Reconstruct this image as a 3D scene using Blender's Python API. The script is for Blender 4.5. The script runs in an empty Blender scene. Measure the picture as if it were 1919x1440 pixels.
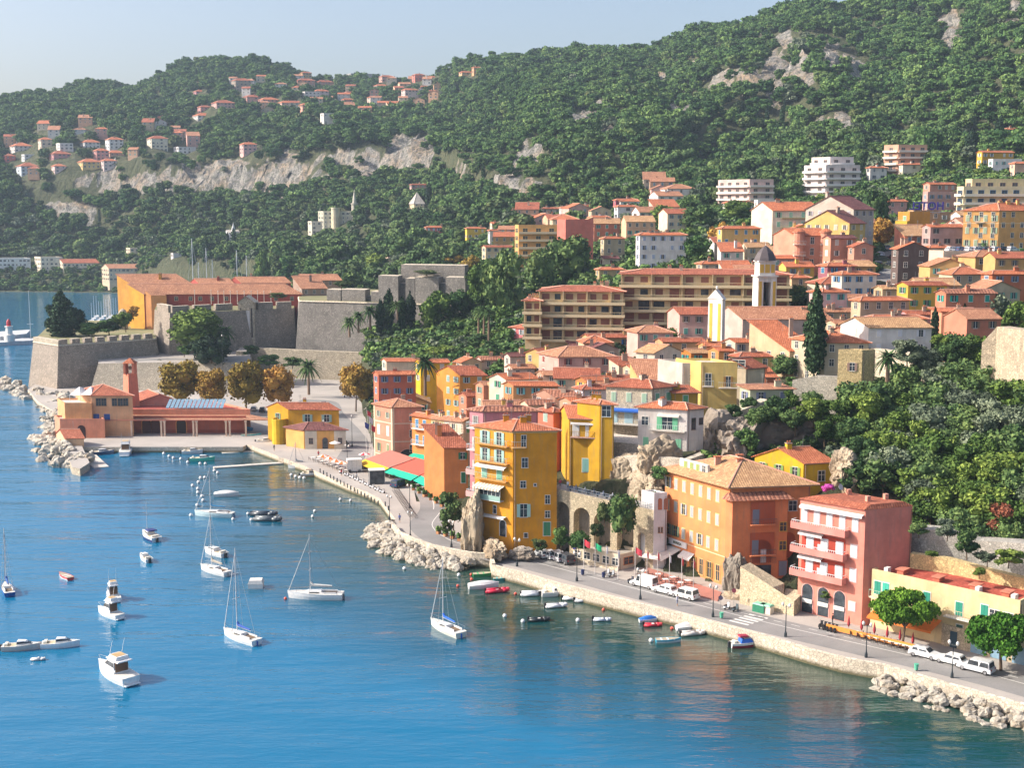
import bpy, math, random
import numpy as np
from mathutils import Vector, Matrix, noise
random.seed(7)
R = math.radians
scene = bpy.context.scene
COL = scene.collection
F, CXP, CYP, HC, PITCH = 2400.0, 959.5, 720.0, 62.0, math.atan(320/2400.0)
CT, ST = math.cos(PITCH), math.sin(PITCH)

# ---------- pixel of the photo -> point of the place ----------
def ray(px, py):
    dx = (px-CXP)/F; dy = -(py-CYP)/F
    return dx, CT+dy*ST, -ST+dy*CT
def P(px, py, z):
    x, y, zz = ray(px, py); t = (z-HC)/zz
    return Vector((x*t, y*t, z))
def D(px, py, Y):
    x, y, zz = ray(px, py); t = Y/y
    return Vector((x*t, Y, HC+zz*t))
def zr(py, Y): return D(960, py, Y).z
def xat(px, Y, z): return (px-CXP)/F*(Y*CT+(HC-z)*ST)

# ---------- materials ----------
MATS = {}
def lin(h, k=1.0):
    if not isinstance(h, str): return (h[0], h[1], h[2], 1)
    out = []
    for i in (0, 2, 4):
        v = int(h[i:i+2], 16)/255
        out.append((v/12.92 if v < .04045 else ((v+.055)/1.055)**2.4)*k)
    return (*out, 1)
def newmat(name):
    m = bpy.data.materials.new(name); m.use_nodes = True
    nt = m.node_tree; b = nt.nodes['Principled BSDF']
    return m, nt, b
def N(nt, t, **kw):
    n = nt.nodes.new(t)
    for k, v in kw.items():
        if k in n.inputs.keys(): n.inputs[k].default_value = v
        else: setattr(n, k, v)
    return n
def mix(nt, a, b, f, mode='MIX'):
    n = nt.nodes.new('ShaderNodeMix'); n.data_type = 'RGBA'; n.blend_type = mode
    for s, v in ((6, a), (7, b), (0, f)):
        if hasattr(v, 'is_output'): nt.links.new(v, n.inputs[s])
        else: n.inputs[s].default_value = v
    return n.outputs[2]
def ramp(nt, src, stops):
    n = nt.nodes.new('ShaderNodeValToRGB'); e = n.color_ramp.elements
    while len(e) < len(stops): e.new(.5)
    for i, (p, c) in enumerate(stops):
        e[i].position = p; e[i].color = c if len(c) == 4 else (*c, 1)
    nt.links.new(src, n.inputs[0]); return n.outputs[0]
def g(v): return (v, v, v, 1)
def noisen(nt, scale, co='Object', detail=4, rough=.55, mp=None):
    tc = nt.nodes.get('TC') or nt.nodes.new('ShaderNodeTexCoord'); tc.name = 'TC'
    src = tc.outputs[co]
    if mp:
        m = nt.nodes.new('ShaderNodeMapping'); m.inputs['Scale'].default_value = mp
        nt.links.new(src, m.inputs[0]); src = m.outputs[0]
    n = nt.nodes.new('ShaderNodeTexNoise'); n.inputs['Scale'].default_value = scale
    n.inputs['Detail'].default_value = detail; n.inputs['Roughness'].default_value = rough
    nt.links.new(src, n.inputs['Vector']); return n.outputs[0]
def bump(nt, b, h, strength=.3, dist=.05):
    n = nt.nodes.new('ShaderNodeBump'); n.inputs['Strength'].default_value = strength
    n.inputs['Distance'].default_value = dist
    nt.links.new(h, n.inputs['Height']); nt.links.new(n.outputs[0], b.inputs['Normal'])
KW = .80
def plaster(h):
    k = 'plaster_'+h
    if k in MATS: return MATS[k]
    m, nt, b = newmat(k); c = lin(h, KW)
    f1 = noisen(nt, .35, 'Object'); f2 = noisen(nt, 1.2, 'UV', mp=(1.6, .22, 1)); f3 = noisen(nt, 7, 'UV')
    a = mix(nt, c, (c[0]*.76, c[1]*.72, c[2]*.70, 1), ramp(nt, f1, [(.38, g(0)), (.64, g(1))]))
    a = mix(nt, a, (min(1, c[0]*.55+.06), min(1, c[1]*.60+.05), c[2]*.6+.05, 1), ramp(nt, f2, [(.50, g(0)), (.70, g(.7))]))
    a = mix(nt, a, (c[0]*.88, c[1]*.88, c[2]*.88, 1), ramp(nt, f3, [(.4, g(0)), (.7, g(.5))]))
    nt.links.new(a, b.inputs['Base Color']); b.inputs['Roughness'].default_value = .9
    bump(nt, b, f3, .25, .02); MATS[k] = m; return m
def paint(h, rough=.55, metal=0, name='paint_'):
    k = name+h+str(rough)
    if k in MATS: return MATS[k]
    m, nt, b = newmat(k); c = lin(h, .85); f = noisen(nt, 3.0, 'Object')
    a = mix(nt, c, (c[0]*.82, c[1]*.82, c[2]*.82, 1), ramp(nt, f, [(.35, g(0)), (.75, g(1))]))
    nt.links.new(a, b.inputs['Base Color']); b.inputs['Roughness'].default_value = rough
    b.inputs['Metallic'].default_value = metal; MATS[k] = m; return m
def glassy():
    if 'glass' in MATS: return MATS['glass']
    m, nt, b = newmat('window_glass'); f = noisen(nt, .9, 'Object')
    a = ramp(nt, f, [(.35, (.015, .022, .03)), (.65, (.07, .085, .1))])
    nt.links.new(a, b.inputs['Base Color']); b.inputs['Roughness'].default_value = .12
    MATS['glass'] = m; return m
def shutterm(h):
    k = 'shutter_'+h
    if k in MATS: return MATS[k]
    m, nt, b = newmat(k); c = lin(h, .8)
    tc = nt.nodes.new('ShaderNodeTexCoord'); w = N(nt, 'ShaderNodeTexWave', Scale=3.2); w.bands_direction = 'Y'
    nt.links.new(tc.outputs['UV'], w.inputs[0])
    a = mix(nt, (c[0]*.72, c[1]*.72, c[2]*.72, 1), c, w.outputs[1])
    nt.links.new(a, b.inputs['Base Color']); b.inputs['Roughness'].default_value = .6
    MATS[k] = m; return m
TILE = {'o': ('dc8458', 'b4603e'), 'r': ('c4704e', '944c36'), 'p': ('d0946e', 'a0664a'), 't': ('dcae7c', 'b0805a'),
        'b': ('8f5550', '6a3c38'), 's': ('d09070', '8a4e3c'), 'w': ('cfc7bc', 'a8a098'), 'f': ('c85c48', 'a84838')}
def tile(k0):
    k = 'tile_'+k0
    if k in MATS: return MATS[k]
    m, nt, b = newmat(k); c1, c2 = lin(TILE[k0][0], .72), lin(TILE[k0][1], .72)
    tc = nt.nodes.new('ShaderNodeTexCoord'); w = N(nt, 'ShaderNodeTexWave', Scale=.78 if k0 != 's' else .45); w.bands_direction = 'X'
    w.inputs['Distortion'].default_value = .25; nt.links.new(tc.outputs['UV'], w.inputs[0])
    w2 = N(nt, 'ShaderNodeTexWave', Scale=.75); w2.bands_direction = 'Y'; w2.wave_profile = 'SAW'
    nt.links.new(tc.outputs['UV'], w2.inputs[0])
    f1 = noisen(nt, 2.6, 'UV', 3, .7); f2 = noisen(nt, .28, 'UV', 3)
    vo = N(nt, 'ShaderNodeTexVoronoi', Scale=2.4); nt.links.new(tc.outputs['UV'], vo.inputs['Vector'])
    a = mix(nt, c1, c2, ramp(nt, f1, [(.38, g(0)), (.66, g(1))]))
    a = mix(nt, a, (min(1, c1[0]*1.25+.04), c1[1]*1.35+.03, c1[2]*1.4+.03, 1), ramp(nt, vo.outputs['Color'], [(.62, g(0)), (.8, g(.6))]))
    a = mix(nt, a, (c2[0]*.6, c2[1]*.62, c2[2]*.7, 1), ramp(nt, f2, [(.5, g(0)), (.75, g(.6))]))
    ws = .42 if k0 == 's' else .16
    if k0 not in 'wf': a = mix(nt, a, (c2[0]*.45, c2[1]*.45, c2[2]*.5, 1), ramp(nt, w.outputs[1], [(.1, g(ws*1.6)), (.5, g(0))]))
    nt.links.new(a, b.inputs['Base Color']); b.inputs['Roughness'].default_value = .85
    if k0 not in 'wf': bump(nt, b, w.outputs[1], .5, .08)
    MATS[k] = m; return m
def stone(h, name='stone', scale=1.0, dark=.45, patch=.5):
    k = name+h
    if k in MATS: return MATS[k]
    m, nt, b = newmat(k); c = lin(h, .85)
    tc = nt.nodes.new('ShaderNodeTexCoord')
    vo = N(nt, 'ShaderNodeTexVoronoi', Scale=1.9*scale); nt.links.new(tc.outputs['UV'], vo.inputs['Vector'])
    vd = N(nt, 'ShaderNodeTexVoronoi', Scale=1.9*scale, feature='DISTANCE_TO_EDGE'); nt.links.new(tc.outputs['UV'], vd.inputs['Vector'])
    f1 = noisen(nt, .18, 'UV', 6, .65); f2 = noisen(nt, 1.5, 'UV', 5, .7); f3 = noisen(nt, .5, 'UV', mp=(1, .18, 1))
    a = mix(nt, c, (c[0]*dark, c[1]*dark, c[2]*dark, 1), ramp(nt, f1, [(.42, g(0)), (.7, g(patch+.2))]))
    a = mix(nt, a, (c[0]*.6, c[1]*.56, c[2]*.5, 1), ramp(nt, f2, [(.45, g(0)), (.75, g(.8))]))
    a = mix(nt, a, (min(1, c[0]*1.25), min(1, c[1]*1.22), min(1, c[2]*1.2), 1), ramp(nt, vo.outputs['Color'], [(.5, g(0)), (.9, g(.8))]))
    a = mix(nt, a, (c[0]*.4, c[1]*.4, c[2]*.42, 1), ramp(nt, vd.outputs[0], [(.02, g(.75)), (.1, g(0))]))
    a = mix(nt, a, (c[0]*.42, c[1]*.42, c[2]*.42, 1), ramp(nt, f3, [(.55, g(0)), (.8, g(.55))]))
    if name.startswith('sea_wall') or name == 'wet_stone':
        sx = nt.nodes.new('ShaderNodeSeparateXYZ'); nt.links.new(nt.nodes['TC'].outputs['Object'], sx.inputs[0]); mm = N(nt, 'ShaderNodeMath', operation='MULTIPLY_ADD'); nt.links.new(f2, mm.inputs[0]); mm.inputs[1].default_value = .9; nt.links.new(sx.outputs[2], mm.inputs[2])
        a = mix(nt, (.10, .09, .045, 1), a, ramp(nt, mm.outputs[0], [(.0, g(0)), (1, g(1))])) if 0 else mix(nt, (.11, .095, .05, 1), a, (lambda mr: (nt.links.new(mm.outputs[0], mr.inputs[0]), mr.outputs[0])[1])(N(nt, 'ShaderNodeMapRange', **{'From Min': 1.45, 'From Max': 1.95})))
    nt.links.new(a, b.inputs['Base Color']); b.inputs['Roughness'].default_value = .95
    bump(nt, b, f2, .7, .15); MATS[k] = m; return m
def leafm(name, c1, c2, c3):
    k = 'leaf_'+name
    if k in MATS: return MATS[k]
    m, nt, b = newmat(k); ge = nt.nodes.new('ShaderNodeNewGeometry'); oi = nt.nodes.new('ShaderNodeObjectInfo')
    f = noisen(nt, .45, 'Object', 3)
    a = ramp(nt, ge.outputs['Random Per Island'], [(0, c1), (.55, c2), (1, c3)])
    a = mix(nt, a, (c1[0]*.7, c1[1]*.8, c1[2]*.8, 1), ramp(nt, f, [(.4, g(0)), (.65, g(.55))]))
    hs = N(nt, 'ShaderNodeHueSaturation'); nt.links.new(a, hs.inputs['Color'])
    mr = N(nt, 'ShaderNodeMapRange'); nt.links.new(oi.outputs['Random'], mr.inputs[0])
    mr.inputs[3].default_value = .62; mr.inputs[4].default_value = 1.5; nt.links.new(mr.outputs[0], hs.inputs['Value'])
    mh = N(nt, 'ShaderNodeMath', operation='MULTIPLY_ADD'); nt.links.new(oi.outputs['Random'], mh.inputs[0])
    mh.inputs[1].default_value = -.045; mh.inputs[2].default_value = .52; nt.links.new(mh.outputs[0], hs.inputs['Hue'])
    nt.links.new(hs.outputs[0], b.inputs['Base Color']); b.inputs['Roughness'].default_value = .8
    b.inputs['Specular IOR Level'].default_value = .2
    MATS[k] = m; return m
def rockm(name, c, dark):
    if name in MATS: return MATS[name]
    m, nt, b = newmat(name)
    f1 = noisen(nt, .09, 'Object', 8, .65); f2 = noisen(nt, .6, 'Object', 8, .7); f3 = noisen(nt, .35, 'Object', 6, .7, (1, 1, .25))
    a = mix(nt, (*c, 1), (c[0]*1.0, c[1]*.78, c[2]*.55, 1), ramp(nt, f1, [(.45, g(0)), (.7, g(.8))]))
    a = mix(nt, a, (*dark, 1), ramp(nt, f3, [(.48, g(0)), (.7, g(.85))]))
    a = mix(nt, a, (dark[0]*.6, dark[1]*.6, dark[2]*.6, 1), ramp(nt, f2, [(.55, g(0)), (.72, g(.7))]))
    nt.links.new(a, b.inputs['Base Color']); b.inputs['Roughness'].default_value = .95
    bump(nt, b, f2, 1, .8); MATS[name] = m; return m
WHITE = lambda: paint('f2efe8', .5)

# ---------- mesh builder ----------
class MB:
    def __init__(s):
        s.v, s.f, s.m, s.mats = [], [], [], []; s.T = Matrix()
    def mi(s, mat):
        if mat not in s.mats: s.mats.append(mat)
        return s.mats.index(mat)
    def face(s, pts, mat):
        i = len(s.v); s.v += [tuple(s.T @ Vector(p)) for p in pts]
        s.f.append(tuple(range(i, i+len(pts)))); s.m.append(s.mi(mat))
    def raw(s, verts, faces, mat):
        i = len(s.v); s.v += [tuple(s.T @ Vector(p)) for p in verts]; k = s.mi(mat)
        for f in faces: s.f.append(tuple(i+j for j in f)); s.m.append(k)
    def box(s, x0, y0, z0, x1, y1, z1, mat):
        v = [(x0, y0, z0), (x1, y0, z0), (x1, y1, z0), (x0, y1, z0), (x0, y0, z1), (x1, y0, z1), (x1, y1, z1), (x0, y1, z1)]
        s.raw(v, [(0, 3, 2, 1), (4, 5, 6, 7), (0, 1, 5, 4), (1, 2, 6, 5), (2, 3, 7, 6), (3, 0, 4, 7)], mat)
    def prism(s, top, bot, mat, mtop=None, cap=True):
        n = len(top)
        a = sum(top[i][0]*top[(i+1) % n][1]-top[(i+1) % n][0]*top[i][1] for i in range(n))
        if a < 0: top = top[::-1]; bot = bot[::-1]
        for i in range(n):
            j = (i+1) % n; s.face([bot[i], bot[j], top[j], top[i]], mat)
        if cap: s.face(list(top), mtop or mat)
        s.face(list(bot)[::-1], mat)
    def cyl(s, p0, p1, r0, r1, mat, n=8, caps=True):
        p0, p1 = Vector(p0), Vector(p1); d = (p1-p0)
        if d.length < 1e-6: return
        d.normalize()
        a = d.orthogonal().normalized(); b = d.cross(a)
        v = []
        for p, r in ((p0, r0), (p1, r1)):
            for i in range(n):
                t = 2*math.pi*i/n; v.append(p+a*math.cos(t)*r+b*math.sin(t)*r)
        fs = [(i, (i+1) % n, n+(i+1) % n, n+i) for i in range(n)]
        if caps: fs += [tuple(range(n))[::-1], tuple(range(n, 2*n))]
        s.raw(v, fs, mat)
    def tube(s, pts, r, mat, n=5):
        for a, b in zip(pts, pts[1:]): s.cyl(a, b, r, r, mat, n, False)
    def ball(s, c, rx, ry, rz, mat, n=8, h=5):
        v = [(c[0], c[1], c[2]-rz)]
        for j in range(1, h):
            ph = -math.pi/2+math.pi*j/h
            for i in range(n):
                t = 2*math.pi*i/n
                v.append((c[0]+rx*math.cos(ph)*math.cos(t), c[1]+ry*math.cos(ph)*math.sin(t), c[2]+rz*math.sin(ph)))
        v.append((c[0], c[1], c[2]+rz)); fs = []
        for i in range(n): fs.append((0, 1+(i+1) % n, 1+i))
        for j in range(h-2):
            for i in range(n):
                a = 1+j*n+i; b = 1+j*n+(i+1) % n; fs.append((a, b, b+n, a+n))
        o = 1+(h-2)*n
        for i in range(n): fs.append((o+i, o+(i+1) % n, len(v)-1))
        s.raw(v, fs, mat)
    def lathe(s, prof, mat, n=12, c=(0, 0, 0)):
        v = []
        for r, z in prof:
            for i in range(n):
                t = 2*math.pi*i/n; v.append((c[0]+r*math.cos(t), c[1]+r*math.sin(t), c[2]+z))
        fs = []
        for j in range(len(prof)-1):
            for i in range(n):
                a = j*n+i; b = j*n+(i+1) % n; fs.append((a, b, b+n, a+n))
        fs.append(tuple(range((len(prof)-1)*n, len(prof)*n))); s.raw(v, fs, mat)
    def mesh(s, name, smooth=False):
        me = bpy.data.meshes.new(name); me.from_pydata(s.v, [], s.f)
        for m in s.mats: me.materials.append(m)
        me.polygons.foreach_set('material_index', s.m)
        if smooth: me.polygons.foreach_set('use_smooth', [True]*len(s.f))
        nl = len(me.loops); npoly = len(me.polygons)
        if nl:
            co = np.zeros(len(me.vertices)*3); me.vertices.foreach_get('co', co); co = co.reshape(-1, 3)
            li = np.zeros(nl, int); me.loops.foreach_get('vertex_index', li)
            nn = np.zeros(npoly*3); me.polygons.foreach_get('normal', nn); nn = nn.reshape(-1, 3)
            lt = np.zeros(npoly, int); me.polygons.foreach_get('loop_total', lt)
            nl_ = np.repeat(nn, lt, axis=0); c = co[li]
            u = np.stack([-nl_[:, 1], nl_[:, 0], np.zeros(nl)], 1); L = np.linalg.norm(u, axis=1)
            flat = L < .05; u[flat] = (1, 0, 0); L[flat] = 1; u /= L[:, None]
            w = np.cross(nl_, u)
            uv = me.uv_layers.new(name='UVMap')
            uv.data.foreach_set('uv', np.stack([(c*u).sum(1), (c*w).sum(1)], 1).ravel())
        me.update(); return me
    def build(s, name, parent=None, smooth=False):
        return link(name, s.mesh(name, smooth), parent)
def link(name, data, parent=None, loc=None, rz=None):
    o = bpy.data.objects.new(name, data); COL.objects.link(o)
    if parent is not None: o.parent = parent
    if loc is not None: o.location = loc
    if rz is not None: o.rotation_euler = (0, 0, rz)
    return o
LABELS = {}
def tag(o, label, cat, group=None, kind=None):
    if label: o['label'] = label
    if cat: o['category'] = cat
    if group: o['group'] = group
    if kind: o['kind'] = kind
    return o
def empty(name, loc, rz=0, label=None, cat=None, group=None):
    o = link(name, None, None, loc, rz); o.empty_display_size = .3
    return tag(o, label, cat, group)
def struct(name, mb, kind='structure', smooth=False):
    o = mb.build(name, None, smooth) if isinstance(mb, MB) else link(name, mb); o['kind'] = kind; return o
def copy_tree(o, parent=None):
    c = o.copy(); COL.objects.link(c); c.parent = parent
    for ch in o.children: copy_tree(ch, c)
    return c
HAZE = .00010
# ---------- terrain: one profile per azimuth column, knots (Y, z) ----------
def q(Y, row): return (Y, zr(row, Y))
WL = .8
KN = {
 -500: [(60,-6),(940,-6),(1000,1),(1010,2),q(1040,500),q(1070,470),q(1090,450),q(1100,440),q(1140,360),q(1160,335),q(1270,280),q(1480,240),(1700,110)],
 0:    [(60,-6),(950,-6),(1010,1),(1020,3),q(1050,508),q(1075,480),q(1085,465),q(1100,440),q(1150,365),q(1168,325),q(1290,260),q(1500,207),(1750,110)],
 200:  [(60,-6),(940,-6),(1000,1),(1010,3),q(1040,500),q(1060,480),q(1075,465),q(1090,445),q(1150,362),q(1166,322),q(1300,230),q(1550,165),(1800,140)],
 430:  [(60,-6),(800,-6),(850,1),(870,3),q(900,490),q(930,478),q(960,468),q(1000,450),q(1100,362),q(1114,305),q(1330,200),q(1600,118),(1800,160)],
 620:  [(60,-6),(560,-6),(600,2),(620,5),q(700,500),q(760,490),q(820,480),q(900,455),q(1060,330),q(1076,290),q(1400,190),q(1600,148),(1800,160)],
 700:  [(60,-6),(285,-6),(297,2),(360,3),(405,9),(445,18),(600,24),q(850,470),q(1040,335),q(1062,275),q(1350,200),q(1560,152),(1750,150)],
 800:  [(60,-6),(232,-6),(240,2),(262,2),(350,9),(445,20),(520,27),q(760,462),q(1000,332),q(1020,275),q(1250,215),q(1480,150),(1700,150)],
 1000: [(60,-6),(205,-6),(216,2),(226,2.2),(232,12),(330,22),(440,33),q(640,432),q(740,388),q(765,325),q(960,230),q(1350,110),(1600,160)],
 1200: [(60,-6),(195,-6),(205,2),(214,2.2),(219,15),(300,26),(450,46),q(620,410),q(760,330),q(790,290),q(960,190),q(1250,84),(1500,170)],
 1400: [(60,-6),(180,-6),(188,2),(202,2.2),(217,19),(290,28),(450,49),q(640,375),q(830,270),q(880,170),q(980,110),q(1150,50),(1400,180)],
 1600: [(60,-6),(166,-6),(174,2),(192,2.2),(204,18),(280,32),(440,54),q(600,355),q(760,262),q(800,222),q(920,120),q(1080,0),(1350,190)],
 1919: [(60,-6),(148,-6),(158,2),(174,2.6),(184,16),(270,35),(380,51),q(540,335),q(680,250),q(760,120),q(850,40),q(1050,-60),(1300,190)],
 2600: [(60,-6),(110,-6),(120,2),(136,2.6),(150,18),(236,40),(340,60),(480,80),(620,105),(700,150),(800,190),(1000,270),(1250,190)],
}
KX = sorted(KN); KA = np.array([KN[k] for k in KX], float)
def ter_arr(px, Y):
    px = np.clip(np.asarray(px, float), KX[0], KX[-1]); Y = np.asarray(Y, float)
    i = np.clip(np.searchsorted(KX, px, side='right')-1, 0, len(KX)-2)
    kx = np.array(KX, float); t = (px-kx[i])/(kx[i+1]-kx[i]); t = t*t*(3-2*t)*.5+t*.5
    K = KA[i]*(1-t)[..., None, None]+KA[i+1]*t[..., None, None]
    z = np.full(px.shape, -6.0)
    for k in range(K.shape[-2]-1):
        Y0, z0, Y1, z1 = K[..., k, 0], K[..., k, 1], K[..., k+1, 0], K[..., k+1, 1]
        s = np.clip((Y-Y0)/(Y1-Y0), 0, 1); sel = Y >= Y0
        z = np.where(sel, z0+(z1-z0)*s, z)
    # gullies on the wooded slopes
    w = np.clip((Y-520)/300, 0, 1)
    u = (px-960)/2400
    z = z+w*(5.5*np.sin(u*38+Y*.006)+3.5*np.sin(u*91+1.3+Y*.011)+2.2*np.sin(Y*.05+u*60))*np.clip((z-30)/60, 0, 1)
    return z
def pxof(x, y): return x/y*(F*CT)/1.0+CXP if y > 1 else CXP
def ter(x, y):
    # azimuth column is measured in the horizontal plane
    return float(ter_arr(np.array([x/y*F+960]), np.array([y]))[0])
# bare rock zones of the hills: centre pixel, half width, half height
ROCK = [(470,333,130,34),(250,345,110,20),(545,325,45,36),(360,330,60,26),(690,310,60,30),(775,290,45,34),(745,300,30,25),(960,350,45,34),(990,300,40,22),(640,300,40,26),
        (1100,240,40,30),(1275,205,25,32),(1300,120,20,10),(1390,150,45,26),(1455,140,50,36),(1510,135,30,30),(1560,110,40,32),(1600,150,38,34),(1480,75,50,16),
        (1580,245,42,20),(1540,240,30,14),(1775,60,26,46),(1790,95,20,22),(1905,30,22,30),(1235,160,20,12),(150,400,46,20),(110,385,30,14),(1440,190,25,10),(1350,165,20,14),(1290,255,16,10),(870,330,20,14),(1640,60,20,12),(1130,200,20,10)]
NU, NY = 430, 460
us = np.linspace(-560, 2560, NU); ys = np.concatenate([np.linspace(60, 640, 200), np.linspace(645, 1830, NY-200)])
UU, YY = np.meshgrid(us, ys)
ZZ = ter_arr(UU, YY); XX = (UU-960)/2400*YY
def project(x, y, z):
    zz = z-HC; dep = y*CT-zz*ST; up = y*ST+zz*CT
    return CXP+F*x/dep, CYP-F*up/dep
def rockmask(x, y, z):
    pX, pY = project(x, y, z); m = np.zeros_like(pX)
    for i, (cx, cy, rx, ry) in enumerate(ROCK):
        d = ((pX-cx)/rx)**2+((pY-cy)/ry)**2+.35*np.sin(pX*.11+i)+.3*np.sin(pY*.17+pX*.05+2*i)
        m = np.maximum(m, np.clip(1.15-d+.25*np.sin(pX*.37+pY*.23), 0, 1)*np.clip((y-560)/100, 0, 1))
    return m
RM = rockmask(XX, YY, ZZ)
fl = np.array([noise.fractal(Vector((a*.035, b*.035, c*.06)), .7, 2.2, 5) for a, b, c in zip(XX.ravel(), YY.ravel(), ZZ.ravel())]).reshape(XX.shape)
amp = np.where(ZZ > 3, 1.2+np.clip((YY-600)/400, 0, 1)*3, 0)+RM*9
ZZ2 = ZZ+fl*amp; YD = YY+fl*RM*10; XD = XX+np.roll(fl, 7, 1)*RM*8
vs = np.stack([XD.ravel(), YD.ravel(), ZZ2.ravel()], 1)
idx = np.arange(NU*NY).reshape(NY, NU)
fc = np.stack([idx[:-1, :-1].ravel(), idx[:-1, 1:].ravel(), idx[1:, 1:].ravel(), idx[1:, :-1].ravel()], 1)
me = bpy.data.meshes.new('ground'); me.from_pydata(vs.tolist(), [], fc.tolist())
at = me.attributes.new('rock', 'FLOAT', 'POINT'); at.data.foreach_set('value', RM.ravel().astype(np.float32))
m, nt, b = newmat('hill_ground')
an = N(nt, 'ShaderNodeAttribute', attribute_name='rock')
f1 = noisen(nt, .05, 'Object', 5); f2 = noisen(nt, .6, 'Object', 8, .7); f3 = noisen(nt, .22, 'Object', 8, .75, (1, 1, .4)); f4 = noisen(nt, .06, 'Object', 5, .6)
soil = mix(nt, (.05, .07, .025, 1), (.13, .12, .06, 1), ramp(nt, f2, [(.4, g(0)), (.7, g(1))]))
rk = mix(nt, (.38, .355, .32, 1), (.40, .28, .17, 1), ramp(nt, f4, [(.45, g(0)), (.66, g(.9))]))
rk = mix(nt, rk, (.12, .118, .115, 1), ramp(nt, f3, [(.46, g(0)), (.58, g(.9))]))
rk = mix(nt, rk, (.05, .075, .03, 1), ramp(nt, f2, [(.50, g(0)), (.64, g(.9))]))
ms = N(nt, 'ShaderNodeMath', operation='MULTIPLY_ADD'); nt.links.new(f3, ms.inputs[0]); ms.inputs[1].default_value = -.5
nt.links.new(an.outputs['Fac'], ms.inputs[2])
a = mix(nt, soil, rk, ramp(nt, ms.outputs[0], [(.02, g(0)), (.14, g(1))]))
nt.links.new(a, b.inputs['Base Color']); b.inputs['Roughness'].default_value = .95; bump(nt, b, f3, 1, 4.5)
me.materials.append(m); me.update(); struct('ground', me)
del vs, fc

# ---------- edge of the quay, top of the parapet, from the photo ----------
EDGE = [(556,864),(568,868),(600,883),(653,905),(687,917),(712,930),(727,950),(741,968),(733,985),(745,1000),(770,1012),(807,1025),(847,1034),(884,1040),(917,1042),(921,1060),(973,1073),
        (1040,1093),(1140,1118),(1207,1135),(1280,1152),(1347,1170),(1427,1191),(1513,1217),(1580,1234),(1657,1248),(1713,1265),(1813,1293),(1919,1322),(2150,1392),(2500,1500)]
ZQ = 2.3
EW = [P(x, y, 2.9) for x, y in EDGE]
m_pave = None
def pavem(name, c1, c2, sc=1.0):
    if name in MATS: return MATS[name]
    m, nt, b = newmat(name); f1 = noisen(nt, .12*sc, 'Object', 5); f2 = noisen(nt, 3*sc, 'Object', 6, .7)
    a = mix(nt, (*c1, 1), (*c2, 1), ramp(nt, f1, [(.35, g(0)), (.7, g(1))]))
    a = mix(nt, a, (c2[0]*.7, c2[1]*.7, c2[2]*.7, 1), ramp(nt, f2, [(.5, g(0)), (.8, g(.6))]))
    nt.links.new(a, b.inputs['Base Color']); b.inputs['Roughness'].default_value = .9; bump(nt, b, f2, .2, .02)
    MATS[name] = m; return m
PAVE = pavem('paving', (.42, .38, .34), (.33, .30, .27)); ASPH = pavem('asphalt', (.26, .25, .24), (.18, .175, .17))
SEAW = stone('dcd0bc', 'sea_wall_stone', 1.2, .55, .4)
def flat(pts, z): return [(p[0], p[1], z) for p in pts]
mb = MB()
inner = [(115, 150), (115, 190), (68, 205), (40, 228), (12, 242), (-20, 262), (-28, 330), (-75, 338)]
qpts = [(p.x, p.y) for p in EW]
ring = qpts + inner
ring = [(p[0], p[1]) for p in ring]
# triangulate the concave ring as strips: outer vertex -> inner partner
def poly_slab(mb, pts, ztop, zbot, mat, mtop):
    from mathutils.geometry import tessellate_polygon
    tri = tessellate_polygon([[Vector((x, y, 0)) for x, y in pts]])
    top = [(x, y, ztop) for x, y in pts]
    A = sum(pts[i][0]*pts[(i+1) % len(pts)][1]-pts[(i+1) % len(pts)][0]*pts[i][1] for i in range(len(pts)))
    for t in tri:
        p = [top[i] for i in t]
        n = (Vector(p[1])-Vector(p[0])).cross(Vector(p[2])-Vector(p[0]))
        mb.face(p if n.z > 0 else p[::-1], mtop)
    n = len(pts)
    for i in range(n):
        j = (i+1) % n; a, b = pts[i], pts[j]
        f = [(a[0], a[1], zbot), (b[0], b[1], zbot), (b[0], b[1], ztop), (a[0], a[1], ztop)]
        mb.face(f if A > 0 else f[::-1], mat)
poly_slab(mb, ring, ZQ, -5, SEAW, PAVE)
# port quay slab (fishing building, plane trees, small square)
port = [(P(152,838,2.3)), P(300,838,2.3), P(455,838,2.3), P(462,834,2.3), P(520,846,2.3), P(522,858,2.3), P(556,862,2.3)]
port = [(p.x, p.y) for p in port]+[(-25, 296), (2, 300), (8, 400), (-10, 470), (-150, 470), (-172, 470)]+[tuple(P(x, y, 2.3).xy) for x, y in ((52, 730), (70, 752), (102, 772), (108, 800), (112, 824), (125, 836))]
poly_slab(mb, port, ZQ-.01, -5, SEAW, PAVE)
struct('quay', mb)
# offset polyline helper
def offset(pts, d):
    out = []
    for i, p in enumerate(pts):
        a = pts[max(i-1, 0)]; b = pts[min(i+1, len(pts)-1)]
        t = Vector((b[0]-a[0], b[1]-a[1], 0)).normalized(); n = Vector((-t.y, t.x, 0))
        out.append((p[0]+n.x*d, p[1]+n.y*d))
    return out
def strip(mb, A, B, za, zb, mat):
    for i in range(len(A)-1):
        mb.face([(A[i][0], A[i][1], za), (A[i+1][0], A[i+1][1], za), (B[i+1][0], B[i+1][1], zb), (B[i][0], B[i][1], zb)], mat)
def wallstrip(mb, pts, w, z0, z1, mat, mtop=None):
    O = offset(pts, w/2); I = offset(pts, -w/2); n = len(pts)
    for i in range(n-1):
        b = [(*O[i], z0), (*I[i], z0), (*I[i+1], z0), (*O[i+1], z0)]; t = [(p[0], p[1], z1) for p in b]
        mb.prism(t, b, mat, mtop)
par = MB(); k = 12
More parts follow.
